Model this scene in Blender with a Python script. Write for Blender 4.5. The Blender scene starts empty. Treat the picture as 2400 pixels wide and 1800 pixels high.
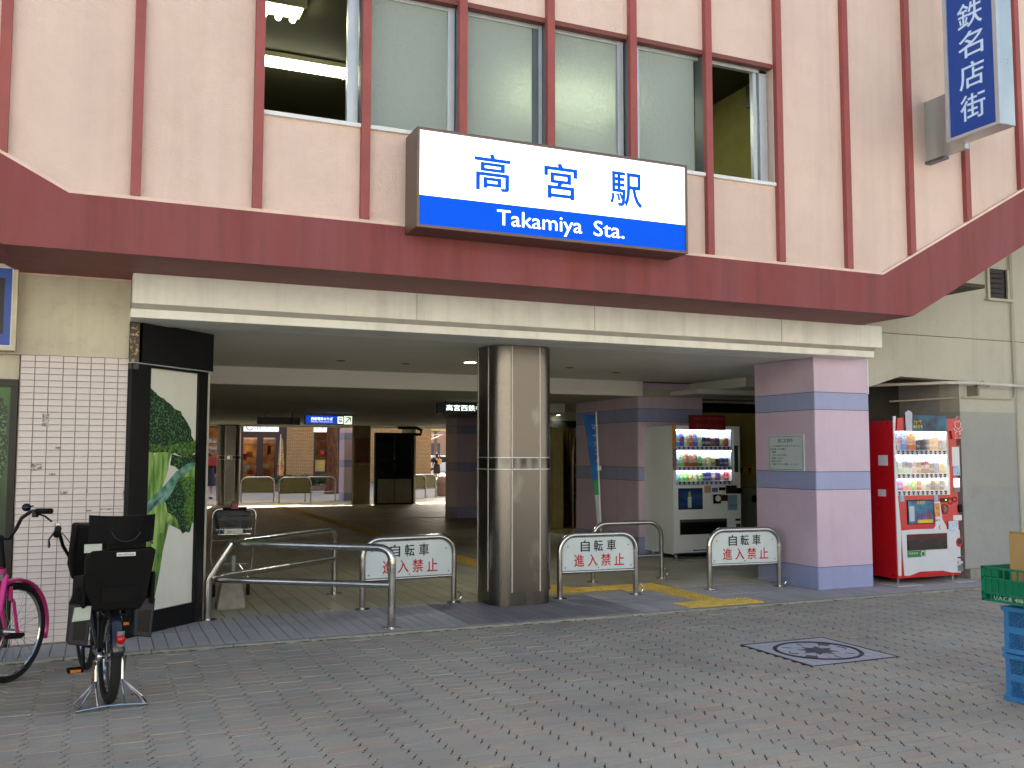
import bpy, bmesh, math, random
import numpy as np
from mathutils import Vector, Matrix
random.seed(7)
S = bpy.context.scene
COL = S.collection
R = math.radians

# ------------------------------------------------------------------ camera, sky, sun, exposure
YAW, PITCH, ROLL, FPX, HC = 0.410098, 0.074917, 0.000795, 2212.5, 1.5
fw = Vector((math.sin(YAW) * math.cos(PITCH), math.cos(YAW) * math.cos(PITCH), math.sin(PITCH)))
rt = fw.cross(Vector((0, 0, 1))).normalized()
up = rt.cross(fw)
rt, up = (math.cos(ROLL) * rt + math.sin(ROLL) * up), (-math.sin(ROLL) * rt + math.cos(ROLL) * up)
cam = bpy.data.cameras.new('camera')
cam.sensor_width = 36.0
cam.lens = 36.0 * FPX / 2400.0
cam.clip_start, cam.clip_end = 0.05, 600.0
co = bpy.data.objects.new('camera', cam)
COL.objects.link(co)
co.matrix_world = Matrix(((rt.x, up.x, -fw.x, 0), (rt.y, up.y, -fw.y, 0), (rt.z, up.z, -fw.z, HC), (0, 0, 0, 1)))
S.camera = co

SUN_EL, SUN_AZ = 42.0, 12.0          # the sun stands behind the station (degrees from +Y to +X)
w = bpy.data.worlds.new('World')
S.world = w
w.use_nodes = True
nt = w.node_tree
bg = nt.nodes['Background']
sky = nt.nodes.new('ShaderNodeTexSky')
sky.sky_type = 'NISHITA'
sky.sun_disc = False
sky.sun_elevation = R(SUN_EL)
sky.sun_rotation = R(SUN_AZ)
sky.dust_density = 4.0
sky.ozone_density = 0.6
sky.air_density = 1.0
tint = nt.nodes.new('ShaderNodeMix')           # a hazy, whitish sky
tint.data_type = 'RGBA'
tint.blend_type = 'MULTIPLY'
tint.inputs[0].default_value = 1.0
tint.inputs[7].default_value = (1.03, 1.0, 0.93, 1)
nt.links.new(sky.outputs[0], tint.inputs[6])
nt.links.new(tint.outputs[2], bg.inputs[0])
bg.inputs[1].default_value = 0.15
sl = bpy.data.lights.new('sun', 'SUN')
sl.energy = 5.0
sl.angle = R(0.53)
sl.color = (1.0, 0.95, 0.87)
so = bpy.data.objects.new('sun', sl)
COL.objects.link(so)
sd = Vector((math.sin(R(SUN_AZ)) * math.cos(R(SUN_EL)), math.cos(R(SUN_AZ)) * math.cos(R(SUN_EL)), math.sin(R(SUN_EL))))
so.rotation_euler = sd.to_track_quat('Z', 'Y').to_euler()
vs = S.view_settings
vs.view_transform = 'Standard'
vs.look = 'None'
vs.exposure = 1.28
vs.gamma = 1.0
S.render.engine = 'CYCLES'
S.cycles.use_denoising = True
S.cycles.max_bounces = 8
S.cycles.diffuse_bounces = 5
S.cycles.sample_clamp_indirect = 6.0
S.cycles.caustics_reflective = False
S.cycles.caustics_refractive = False


# ------------------------------------------------------------------ measuring on real planes
def ray(x, y):
    return rt * ((x - 1200) / FPX) - up * ((y - 900) / FPX) + fw


def on(x, y, axis, v):
    """the point of a real plane (world axis = v) seen at photograph pixel x, y"""
    d = ray(x, y)
    c = Vector((0, 0, HC))
    t = (v - c[axis]) / d[axis]
    return c + d * t


def onp(x, y, p0, n):
    d = ray(x, y)
    c = Vector((0, 0, HC))
    t = (p0 - c).dot(n) / d.dot(n)
    return c + d * t


# ------------------------------------------------------------------ materials
def lin(c):
    return tuple(((v / 255.0) / 12.92 if v / 255.0 <= 0.04045 else ((v / 255.0 + 0.055) / 1.055) ** 2.4) for v in c)


MATS = {}


def M(name, rgb, rough=0.6, metal=0.0, var=0.08, scale=6.0, bump=0.0, bscale=80.0, emit=0.0, spec=0.5, stretch=(1, 1, 1), alpha=None,
      rgb2=None, lo=0.35, hi=0.65, coat=0.0, dirt=0.0, streak=0.0):
    if name in MATS:
        return MATS[name]
    m = bpy.data.materials.new(name)
    MATS[name] = m
    m.use_nodes = True
    t = m.node_tree
    b = t.nodes['Principled BSDF']
    c = lin(rgb)
    b.inputs['Roughness'].default_value = rough
    b.inputs['Metallic'].default_value = metal
    b.inputs['Specular IOR Level'].default_value = spec
    if coat:
        b.inputs['Coat Weight'].default_value = coat
        b.inputs['Coat Roughness'].default_value = 0.12
    tc = t.nodes.new('ShaderNodeTexCoord')
    mp = t.nodes.new('ShaderNodeMapping')
    mp.inputs['Scale'].default_value = stretch
    t.links.new(tc.outputs['Object'], mp.inputs[0])
    last = None
    if var > 0 or rgb2:
        n = t.nodes.new('ShaderNodeTexNoise')
        n.inputs['Scale'].default_value = scale
        n.inputs['Detail'].default_value = 5
        t.links.new(mp.outputs[0], n.inputs['Vector'])
        r = t.nodes.new('ShaderNodeValToRGB')
        r.color_ramp.elements[0].position, r.color_ramp.elements[1].position = lo, hi
        c2 = lin(rgb2) if rgb2 else tuple(min(1, v * (1 + var)) for v in c)
        c1 = c if rgb2 else tuple(v * (1 - var) for v in c)
        r.color_ramp.elements[0].color = (*c1, 1)
        r.color_ramp.elements[1].color = (*c2, 1)
        t.links.new(n.outputs['Fac'], r.inputs[0])
        last = r.outputs[0]
        if dirt:
            n2 = t.nodes.new('ShaderNodeTexNoise')
            n2.inputs['Scale'].default_value = scale * 4.3
            n2.inputs['Detail'].default_value = 8
            n2.inputs['Roughness'].default_value = 0.7
            t.links.new(tc.outputs['Object'], n2.inputs['Vector'])
            r2 = t.nodes.new('ShaderNodeValToRGB')
            r2.color_ramp.elements[0].position, r2.color_ramp.elements[1].position = 0.3, 0.5
            d = 1 - dirt
            r2.color_ramp.elements[0].color = (d, d, d * 0.97, 1)
            r2.color_ramp.elements[1].color = (1, 1, 1, 1)
            t.links.new(n2.outputs['Fac'], r2.inputs[0])
            mx = t.nodes.new('ShaderNodeMix')
            mx.data_type = 'RGBA'
            mx.blend_type = 'MULTIPLY'
            mx.inputs[0].default_value = 1.0
            t.links.new(last, mx.inputs[6])
            t.links.new(r2.outputs[0], mx.inputs[7])
            last = mx.outputs[2]
        if streak:                                     # rain runs: noise drawn out downwards
            ms_ = t.nodes.new('ShaderNodeMapping')
            ms_.inputs['Scale'].default_value = (3.2, 3.2, 0.16)
            t.links.new(tc.outputs['Object'], ms_.inputs[0])
            n3 = t.nodes.new('ShaderNodeTexNoise')
            n3.inputs['Scale'].default_value = 1.6
            n3.inputs['Detail'].default_value = 6
            n3.inputs['Roughness'].default_value = 0.65
            t.links.new(ms_.outputs[0], n3.inputs['Vector'])
            r3 = t.nodes.new('ShaderNodeMapRange')
            r3.inputs[1].default_value, r3.inputs[2].default_value = 0.34, 0.52
            r3.inputs[3].default_value, r3.inputs[4].default_value = 1 - streak, 1.0 + streak * .25
            t.links.new(n3.outputs['Fac'], r3.inputs[0])
            mx3 = t.nodes.new('ShaderNodeMix')
            mx3.data_type = 'RGBA'
            mx3.blend_type = 'MULTIPLY'
            mx3.inputs[0].default_value = 1.0
            t.links.new(last, mx3.inputs[6])
            t.links.new(r3.outputs[0], mx3.inputs[7])
            last = mx3.outputs[2]
        t.links.new(last, b.inputs['Base Color'])
        rr = t.nodes.new('ShaderNodeMapRange')
        rr.inputs[3].default_value = max(0.02, rough - 0.07)
        rr.inputs[4].default_value = min(1, rough + 0.07)
        t.links.new(n.outputs['Fac'], rr.inputs[0])
        t.links.new(rr.outputs[0], b.inputs['Roughness'])
    else:
        b.inputs['Base Color'].default_value = (*c, 1)
    if bump > 0:
        nb = t.nodes.new('ShaderNodeTexNoise')
        nb.inputs['Scale'].default_value = bscale
        nb.inputs['Detail'].default_value = 3
        t.links.new(mp.outputs[0], nb.inputs['Vector'])
        bp = t.nodes.new('ShaderNodeBump')
        bp.inputs['Strength'].default_value = bump
        bp.inputs['Distance'].default_value = 0.01
        t.links.new(nb.outputs['Fac'], bp.inputs['Height'])
        t.links.new(bp.outputs[0], b.inputs['Normal'])
    if emit > 0:
        b.inputs['Emission Color'].default_value = (*c, 1)
        b.inputs['Emission Strength'].default_value = emit
    return m


def glass(name, rgb, rough, trans, bump=0.0, bscale=60):
    m = M(name, rgb, rough, var=0.0, bump=bump, bscale=bscale)
    b = m.node_tree.nodes['Principled BSDF']
    b.inputs['Transmission Weight'].default_value = trans
    b.inputs['IOR'].default_value = 1.3
    return m


def thin_glass(name, tintc=(1, 1, 1), refl=.08):
    m = bpy.data.materials.new(name)
    m.use_nodes = True
    t = m.node_tree
    t.nodes.remove(t.nodes['Principled BSDF'])
    tr_ = t.nodes.new('ShaderNodeBsdfTransparent')
    tr_.inputs[0].default_value = (*tintc, 1)
    gl = t.nodes.new('ShaderNodeBsdfGlossy')
    gl.inputs['Roughness'].default_value = .03
    lw_ = t.nodes.new('ShaderNodeLayerWeight')
    lw_.inputs[0].default_value = .25
    mr_ = t.nodes.new('ShaderNodeMapRange')
    mr_.inputs[3].default_value, mr_.inputs[4].default_value = refl, .7
    t.links.new(lw_.outputs['Fresnel'], mr_.inputs[0])
    mx_ = t.nodes.new('ShaderNodeMixShader')
    t.links.new(mr_.outputs[0], mx_.inputs[0])
    t.links.new(tr_.outputs[0], mx_.inputs[1])
    t.links.new(gl.outputs[0], mx_.inputs[2])
    t.links.new(mx_.outputs[0], t.nodes['Material Output'].inputs[0])
    return m


PINKWALL = M('pink wall paint', (222, 199, 186), 0.8, var=0.05, scale=0.9, bump=0.25, bscale=55, stretch=(1, 1, 1), dirt=0.05, streak=0.045)
t_ = PINKWALL.node_tree
wv = t_.nodes.new('ShaderNodeTexWave')          # the fine diagonal ribbing of the coating
wv.inputs['Scale'].default_value = 22
wv.inputs['Distortion'].default_value = 3.0
wv.inputs['Detail Scale'].default_value = 2.0
mpw = t_.nodes.new('ShaderNodeMapping')
mpw.inputs['Rotation'].default_value = (0, R(62), 0)
t_.links.new(t_.nodes['Texture Coordinate'].outputs['Object'], mpw.inputs[0])
t_.links.new(mpw.outputs[0], wv.inputs['Vector'])
bw = t_.nodes.new('ShaderNodeBump')
bw.inputs['Strength'].default_value = 0.28
bw.inputs['Distance'].default_value = 0.008
t_.links.new(wv.outputs['Fac'], bw.inputs['Height'])
t_.links.new(t_.nodes['Bump'].outputs[0], bw.inputs['Normal'])
t_.links.new(bw.outputs[0], t_.nodes['Principled BSDF'].inputs['Normal'])
REDBAR = M('red bar paint', (154, 78, 74), 0.55, var=0.08, scale=3, dirt=.08)
REDBAND = M('red band paint', (128, 56, 54), 0.6, var=0.1, scale=2.2, bump=0.3, bscale=18, stretch=(1.6, 1, 0.22), rgb2=(134, 68, 71), dirt=0.06, streak=0.16)
TRIM = M('pale trim paint', (232, 205, 190), 0.7, bump=0.4, bscale=40)
BEAMP = M('beam paint', (238, 240, 232), 0.6, var=0.06, scale=1.1, bump=0.1, bscale=30, dirt=0.09, streak=.10)
BEAMG = M('beam groove paint', (170, 169, 160), 0.7)
CREAM = M('cream wall paint', (184, 183, 168), 0.75, var=0.05, scale=1.1, bump=0.2, bscale=30, dirt=0.06, streak=.07)
CREAML = M('stained cream wall', (196, 192, 170), 0.75, var=0.07, scale=2.0, bump=0.15, bscale=30, dirt=0.14, streak=.12)
GREYP = M('grey wall paint', (160, 163, 156), 0.8, var=0.05, scale=1.4, bump=0.25, bscale=30, dirt=0.06)
GREYP2 = M('pale grey wall paint', (156, 160, 157), 0.8, var=0.05, scale=1.4, bump=0.25, bscale=30, dirt=0.10)
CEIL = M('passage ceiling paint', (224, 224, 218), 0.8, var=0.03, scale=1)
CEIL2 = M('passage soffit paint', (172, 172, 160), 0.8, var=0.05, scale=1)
DARKC = M('dark interior paint', (180, 178, 162), 0.8, var=0.06)
BLACK = M('black metal', (10, 10, 11), 0.35, var=0.1, spec=.35)
BLACKP = M('black plastic', (9, 9, 10), 0.6, var=0.15, bump=0.1, bscale=200, spec=.16)
DARKG = M('dark grey plastic', (26, 29, 36), 0.5, var=0.1)
RUBBER = M('tyre rubber', (22, 22, 22), 0.8, var=0.1, bump=0.5, bscale=250)
ALU = M('aluminium frame', (192, 202, 208), 0.38, metal=0.55, var=0.04)
ALUD = M('dark aluminium frame', (96, 106, 112), 0.4, metal=0.5, var=0.04)
STEEL = M('brushed steel', (116, 113, 108), 0.27, metal=1.0, var=0.08, scale=3, stretch=(1, 1, 0.15))
STEELB = M('polished steel', (205, 205, 205), 0.08, metal=1.0, var=0.03)
TUBE = M('satin steel tube', (188, 187, 184), 0.2, metal=1.0, var=0.06, scale=9)
CHROME = M('chrome', (205, 205, 205), 0.15, metal=1.0, var=0.03)
WHITEP = M('white paint', (226, 230, 230), 0.4, var=0.02)
WHITEM = M('white enamel', (226, 234, 238), 0.35, var=0.03, scale=2)
SIGNW = M('sign plate white', (208, 222, 224), 0.45, var=0.03, scale=3, dirt=0.04)
INKK = M('black ink', (22, 24, 30), 0.5, var=0)
INKR = M('red ink', (186, 30, 46), 0.5, var=0)
INKD = M('dark grey ink', (60, 66, 72), 0.6, var=0)
PANELP = M('pink panel', (203, 184, 206), 0.4, var=0.04, scale=2, coat=0.2, dirt=.04, streak=.05)
PANELB = M('blue panel', (152, 162, 204), 0.4, var=0.04, scale=2, coat=0.2, dirt=.04, streak=.05)
JOINT = M('dark joint', (58, 54, 58), 0.8)
CONC = M('concrete', (150, 148, 138), 0.9, var=0.12, scale=14, bump=0.3, bscale=60)
TILE = M('wall tile', (208, 200, 196), 0.35, var=0.04, scale=5, dirt=0.08)
GROUT = M('tile grout', (136, 128, 121), 0.9, var=0.1)
YEL = M('yellow tactile', (226, 192, 92), 0.7, var=0.12, scale=8, dirt=0.12)
GOLD = M('gold flake', (46, 38, 24), 0.45, rgb2=(190, 160, 96), scale=38, lo=0.5, hi=0.68)


def paver_mat(name, cols, bumpv=0.25):
    m = bpy.data.materials.new(name)
    MATS[name] = m
    m.use_nodes = True
    t = m.node_tree
    b = t.nodes['Principled BSDF']
    oi = t.nodes.new('ShaderNodeObjectInfo')
    ge = t.nodes.new('ShaderNodeNewGeometry')
    ad = t.nodes.new('ShaderNodeMath')
    ad.operation = 'ADD'
    t.links.new(oi.outputs['Random'], ad.inputs[0])
    t.links.new(ge.outputs['Random Per Island'], ad.inputs[1])
    fr = t.nodes.new('ShaderNodeMath')
    fr.operation = 'FRACT'
    t.links.new(ad.outputs[0], fr.inputs[0])
    r = t.nodes.new('ShaderNodeValToRGB')
    els = r.color_ramp.elements
    while len(els) < len(cols):
        els.new(0.5)
    acc = 0.0
    for e, (wt, c) in zip(els, cols):
        e.position = acc
        e.color = (*lin(c), 1)
        acc += wt
    r.color_ramp.interpolation = 'LINEAR'
    t.links.new(fr.outputs[0], r.inputs[0])
    n = t.nodes.new('ShaderNodeTexNoise')
    n.inputs['Scale'].default_value = 1.1
    n.inputs['Detail'].default_value = 6
    t.links.new(ge.outputs['Position'], n.inputs['Vector'])
    n2 = t.nodes.new('ShaderNodeTexNoise')
    n2.inputs['Scale'].default_value = 170
    n2.inputs['Detail'].default_value = 3
    t.links.new(ge.outputs['Position'], n2.inputs['Vector'])
    mr = t.nodes.new('ShaderNodeMapRange')
    mr.inputs[1].default_value, mr.inputs[2].default_value = 0.3, 0.7
    mr.inputs[3].default_value, mr.inputs[4].default_value = 0.82, 1.1
    t.links.new(n.outputs['Fac'], mr.inputs[0])
    mr2 = t.nodes.new('ShaderNodeMapRange')
    mr2.inputs[1].default_value, mr2.inputs[2].default_value = 0.3, 0.7
    mr2.inputs[3].default_value, mr2.inputs[4].default_value = 0.86, 1.12
    t.links.new(n2.outputs['Fac'], mr2.inputs[0])
    mm = t.nodes.new('ShaderNodeMath')
    mm.operation = 'MULTIPLY'
    t.links.new(mr.outputs[0], mm.inputs[0])
    t.links.new(mr2.outputs[0], mm.inputs[1])
    mx = t.nodes.new('ShaderNodeMix')
    mx.data_type = 'RGBA'
    mx.blend_type = 'MULTIPLY'
    mx.inputs[0].default_value = 1
    t.links.new(r.outputs[0], mx.inputs[6])
    t.links.new(mm.outputs[0], mx.inputs[7])
    t.links.new(mx.outputs[2], b.inputs['Base Color'])
    b.inputs['Roughness'].default_value = 0.8
    bp = t.nodes.new('ShaderNodeBump')
    bp.inputs['Strength'].default_value = bumpv
    bp.inputs['Distance'].default_value = 0.003
    t.links.new(n2.outputs['Fac'], bp.inputs['Height'])
    t.links.new(bp.outputs[0], b.inputs['Normal'])
    return m


PAVER = paver_mat('paver concrete', [(0.22, (164, 160, 147)), (0.2, (168, 160, 145)), (0.2, (158, 158, 147)), (0.14, (172, 160, 143)), (0.1, (155, 153, 143)),
                                     (0.05, (172, 156, 141)), (0.05, (152, 147, 136)), (0.04, (164, 160, 147))])
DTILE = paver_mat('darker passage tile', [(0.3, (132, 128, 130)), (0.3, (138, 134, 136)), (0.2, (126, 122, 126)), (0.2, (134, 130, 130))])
FTILE = paver_mat('passage tile', [(0.3, (172, 168, 168)), (0.3, (178, 174, 173)), (0.2, (165, 162, 163)), (0.2, (174, 171, 169))])
ITILE = paver_mat('inner passage tile', [(0.3, (176, 172, 146)), (0.3, (182, 177, 150)), (0.2, (166, 164, 142)), (0.2, (174, 170, 146))])
ITILE.node_tree.nodes['Principled BSDF'].inputs['Roughness'].default_value = 0.42


# ------------------------------------------------------------------ mesh builder
class MB:
    def __init__(s):
        s.v, s.f = [], []

    def add(s, vs_, fs_):
        o = len(s.v)
        s.v += [tuple(p) for p in vs_]
        s.f += [tuple(i + o for i in f) for f in fs_]
        return s

    def box(s, x0, x1, y0, y1, z0, z1):
        return s.add([(x0, y0, z0), (x1, y0, z0), (x1, y1, z0), (x0, y1, z0), (x0, y0, z1), (x1, y0, z1), (x1, y1, z1), (x0, y1, z1)],
                     [(0, 3, 2, 1), (4, 5, 6, 7), (0, 1, 5, 4), (1, 2, 6, 5), (2, 3, 7, 6), (3, 0, 4, 7)])

    def bbox(s, p0, p1):
        return s.box(min(p0[0], p1[0]), max(p0[0], p1[0]), min(p0[1], p1[1]), max(p0[1], p1[1]), min(p0[2], p1[2]), max(p0[2], p1[2]))

    def hexa(s, pts, d):
        """a slab: planar polygon pts swept by the vector d"""
        n = len(pts)
        d = Vector(d)
        q = [Vector(p) for p in pts]
        nrm = sum(((q[i] - q[0]).cross(q[i + 1] - q[0]) for i in range(1, n - 1)), Vector())
        if nrm.dot(d) > 0:
            q.reverse()
        vv = q + [p + d for p in q]
        ff = [tuple(range(n)), tuple(reversed(range(n, 2 * n)))]
        ff += [((i + 1) % n, i, i + n, (i + 1) % n + n) for i in range(n)]
        return s.add(vv, ff)

    def tube(s, path, r, n=10, closed=False, caps=True):
        P = [Vector(p) for p in path]
        k = len(P)
        rings = []
        prev = None
        for i in range(k):
            a = P[(i - 1) % k] if (closed or i > 0) else P[i]
            b = P[(i + 1) % k] if (closed or i < k - 1) else P[i]
            tg = (b - a).normalized()
            if prev is None:
                e = Vector((0, 0, 1)) if abs(tg.z) < 0.9 else Vector((1, 0, 0))
                u = tg.cross(e).normalized()
            else:
                u = (prev - tg * prev.dot(tg)).normalized()
            prev = u
            v = tg.cross(u)
            rr = r[i] if isinstance(r, (list, tuple)) else r
            rings.append([P[i] + (u * math.cos(2 * math.pi * j / n) + v * math.sin(2 * math.pi * j / n)) * rr for j in range(n)])
        vv = [p for ring in rings for p in ring]
        ff = []
        for i in range(k if closed else k - 1):
            i2 = (i + 1) % k
            for j in range(n):
                j2 = (j + 1) % n
                ff.append((i * n + j, i * n + j2, i2 * n + j2, i2 * n + j))
        if caps and not closed:
            ff.append(tuple(reversed(range(n))))
            ff.append(tuple(range((k - 1) * n, k * n)))
        return s.add(vv, ff)

    def cyl(s, p0, p1, r0, r1=None, n=16):
        return s.tube([p0, p1], [r0, r0 if r1 is None else r1], n)

    def lathe(s, prof, c=(0, 0, 0), n=16):
        vv, ff = [], []
        for (r, z) in prof:
            for j in range(n):
                a = 2 * math.pi * j / n
                vv.append((c[0] + r * math.cos(a), c[1] + r * math.sin(a), c[2] + z))
        for i in range(len(prof) - 1):
            for j in range(n):
                j2 = (j + 1) % n
                ff.append((i * n + j, i * n + j2, (i + 1) * n + j2, (i + 1) * n + j))
        ff.append(tuple(reversed(range(n))))
        ff.append(tuple(range((len(prof) - 1) * n, len(prof) * n)))
        return s.add(vv, ff)

    def ball(s, c, rx, ry=None, rz=None, n=12, m=8):
        ry, rz = ry or rx, rz or rx
        vv = [(c[0], c[1], c[2] - rz)]
        for i in range(1, m):
            th = math.pi * i / m
            for j in range(n):
                a = 2 * math.pi * j / n
                vv.append((c[0] + rx * math.sin(th) * math.cos(a), c[1] + ry * math.sin(th) * math.sin(a), c[2] - rz * math.cos(th)))
        vv.append((c[0], c[1], c[2] + rz))
        ff = [(0, 1 + (j + 1) % n, 1 + j) for j in range(n)]
        for i in range(m - 2):
            for j in range(n):
                j2 = (j + 1) % n
                ff.append((1 + i * n + j, 1 + i * n + j2, 1 + (i + 1) * n + j2, 1 + (i + 1) * n + j))
        e = len(vv) - 1
        ff += [(e, 1 + (m - 2) * n + j, 1 + (m - 2) * n + (j + 1) % n) for j in range(n)]
        return s.add(vv, ff)

    def xf(s, fn):
        s.v = [tuple(fn(Vector(p))) for p in s.v]
        return s

    def build(s, name, mat, parent=None, world=True, smooth=False, bevel=0.0, seg=2):
        me = bpy.data.meshes.new(name)
        off = Vector((0, 0, 0))
        if parent is not None and world:
            q = parent
            while q is not None:
                off = off + Vector(q.location)
                q = q.parent
        me.from_pydata([tuple(Vector(p) - off) for p in s.v], [], s.f)
        me.materials.append(mat)
        if smooth:
            me.shade_smooth()
            try:
                me.set_sharp_from_angle(angle=R(40))
            except Exception:
                pass
        if bevel > 0:
            bm = bmesh.new()
            bm.from_mesh(me)
            ed = [e for e in bm.edges if len(e.link_faces) == 2 and e.calc_face_angle(0) > R(35)]
            bmesh.ops.bevel(bm, geom=ed, offset=bevel, segments=seg, affect='EDGES', profile=0.6, clamp_overlap=True)
            bm.to_mesh(me)
            bm.free()
        o = bpy.data.objects.new(name, me)
        COL.objects.link(o)
        if parent is not None:
            o.parent = parent
        return o


def tag(o, label=None, cat=None, group=None, kind=None):
    if label:
        o['label'] = label
    if cat:
        o['category'] = cat
    if group:
        o['group'] = group
    if kind:
        o['kind'] = kind
    return o


def thing(name, label, cat, loc=(0, 0, 0), rot=(0, 0, 0), group=None, kind=None):
    o = bpy.data.objects.new(name, None)
    o.empty_display_size = 0.1
    COL.objects.link(o)
    o.location = loc
    o.rotation_euler = rot
    return tag(o, label, cat, group, kind)


def dup(root, loc, rotz, label, group=None):
    """a copy of a thing with copies of its parts and sub-parts (mesh data shared)"""
    r = root.copy()
    COL.objects.link(r)
    r.location = loc
    r.rotation_euler = (0, 0, rotz)
    tag(r, label, None, group)
    for ch in list(root.children):
        c = ch.copy()
        COL.objects.link(c)
        c.parent = r
        for g in list(ch.children):
            d = g.copy()
            COL.objects.link(d)
            d.parent = c
    return r


def text_mb(s, o, ux, uz, w, h, th=0.0015, weight=0.0, fit=True):
    """lettering s filling the rectangle at o (lower left) with axes ux, uz, width w and height h"""
    cu = bpy.data.curves.new('lettering', 'FONT')
    cu.body = s
    cu.size = 1.0
    cu.offset = weight
    cu.extrude = 0.01
    cu.resolution_u = 3
    ob = bpy.data.objects.new('lettering_tmp', cu)
    COL.objects.link(ob)
    bpy.context.view_layer.update()
    dg = bpy.context.evaluated_depsgraph_get()
    me = bpy.data.meshes.new_from_object(ob.evaluated_get(dg))
    pts = np.array([v.co[:] for v in me.vertices]) if len(me.vertices) else np.zeros((1, 3))
    fs = [tuple(p.vertices) for p in me.polygons]
    bpy.data.objects.remove(ob)
    bpy.data.curves.remove(cu)
    bpy.data.meshes.remove(me)
    lo, hi = pts.min(0), pts.max(0)
    e = np.maximum(hi - lo, 1e-6)
    ux, uz, o = Vector(ux).normalized(), Vector(uz).normalized(), Vector(o)
    n = ux.cross(uz).normalized()
    sx, sz = w / e[0], h / e[1]
    if not fit:
        sx = sz = min(sx, sz)
    m = MB()
    m.add([o + ux * ((p[0] - lo[0]) * sx) + uz * ((p[1] - lo[1]) * sz) + n * ((p[2] - lo[2]) / e[2] * th) for p in pts], fs)
    return m


def text(s, o, ux, uz, w, h, mat, parent, th=0.0015, weight=0.0, name='lettering', fit=True):
    return text_mb(s, o, ux, uz, w, h, th, weight, fit).build(name, mat, parent)


def latin(s, o, ux, uz, w, cap, mat, parent, th=0.0015, weight=0.0, gap=.11, space=.42):
    ux, uz, o = Vector(ux).normalized(), Vector(uz).normalized(), Vector(o)
    n = ux.cross(uz).normalized()
    glyphs, x = [], 0.0
    caph = None
    for ch in 'T' + s:
        if ch == ' ':
            x += space
            continue
        cu = bpy.data.curves.new('lettering', 'FONT')
        cu.body = chr(ord(ch) + 0xFEE0)
        cu.size = 1.0
        cu.offset = weight
        cu.extrude = .01
        cu.resolution_u = 3
        ob = bpy.data.objects.new('lettering_tmp', cu)
        COL.objects.link(ob)
        bpy.context.view_layer.update()
        me = bpy.data.meshes.new_from_object(ob.evaluated_get(bpy.context.evaluated_depsgraph_get()))
        p = np.array([v.co[:] for v in me.vertices])
        f = [tuple(q.vertices) for q in me.polygons]
        bpy.data.objects.remove(ob)
        bpy.data.curves.remove(cu)
        bpy.data.meshes.remove(me)
        if caph is None:
            caph, base = p[:, 1].max() - p[:, 1].min(), p[:, 1].min()
            continue
        glyphs.append((p, f, x - p[:, 0].min()))
        x += p[:, 0].max() - p[:, 0].min() + gap * caph
    k, kx = cap / caph, w / (x - gap * caph)
    m = MB()
    for p, f, dx in glyphs:
        m.add([o + ux * ((v[0] + dx) * kx) + uz * ((v[1] - base) * k) + n * ((v[2] + .01) / .02 * th) for v in p], f)
    return m.build('lettering', mat, parent)


def arc(c, r, a0, a1, n, ax, ay):
    c, ax, ay = Vector(c), Vector(ax), Vector(ay)
    return [c + ax * (r * math.cos(R(a0 + (a1 - a0) * i / n))) + ay * (r * math.sin(R(a0 + (a1 - a0) * i / n))) for i in range(n + 1)]


XA, YA, ZA = Vector((1, 0, 0)), Vector((0, 1, 0)), Vector((0, 0, 1))
YU, YW, YB = 7.29, 8.35, 8.0      # planes: upper wall, lower wall, beam
FZ = 0.02                           # passage floor height

# ================================================================== GROUND
MB().box(-160, 160, -160, 200, -0.6, -0.035).build('ground', M('bedding ground', (150, 147, 138), 0.9, var=0.1, scale=.4), None)
bpy.data.objects['ground']['kind'] = 'structure'
plaza = MB().box(-16, 24, 1.5, 7.74, -0.04, -0.0055).build('plaza', M('paver joint sand', (28, 27, 24), 0.95, var=0.2, scale=20))
plaza['kind'] = 'structure'
pf = MB().box(-60, 70, -60, 1.498, -0.034, -0.003).build('paving', M('far paving', (164, 161, 152), .8, var=.06, scale=3, bump=.2, bscale=40))
pf['kind'] = 'structure'
# interlocking pavers 0.2 x 0.1 with S-shaped ends
PX, PY = 0.2, 0.1005
prof = [(0.0, 0.0), (0.006, 0.14), (0.021, 0.27), (0.019, 0.42), (-0.019, 0.58), (-0.021, 0.73), (-0.006, 0.86), (0.0, 1.0)]


def paver_pts(g=0.0062):
    hy = PY / 2
    left = [(-PX / 2 + dx + g, -hy + .0023 + (PY - .0046) * t) for dx, t in prof]
    right = [(PX / 2 + dx - g, -hy + .0023 + (PY - .0046) * t) for dx, t in prof]
    return right + left[::-1]


PPS = [paver_pts(g) for g in (.0045, .006, .0078)]
PP = PPS[1]


def paver_geo(m, cx, cy, z, tx=0.0, ty=0.0):
    PP = random.choice(PPS)
    n = len(PP)
    c = 0.004
    top = [(cx + x * 0.988, cy + y * 0.97, z + x * tx + y * ty) for x, y in PP]
    mid = [(cx + x, cy + y, z - c + x * tx + y * ty) for x, y in PP]
    bot = [(cx + x, cy + y, z - 0.03) for x, y in PP]
    f = [tuple(range(n))]
    f += [(i + n, (i + 1) % n + n, (i + 1) % n, i) for i in range(n)]
    f += [(i + 2 * n, (i + 1) % n + 2 * n, (i + 1) % n + n, i + n) for i in range(n)]
    m.add(top + mid + bot, f)


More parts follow.
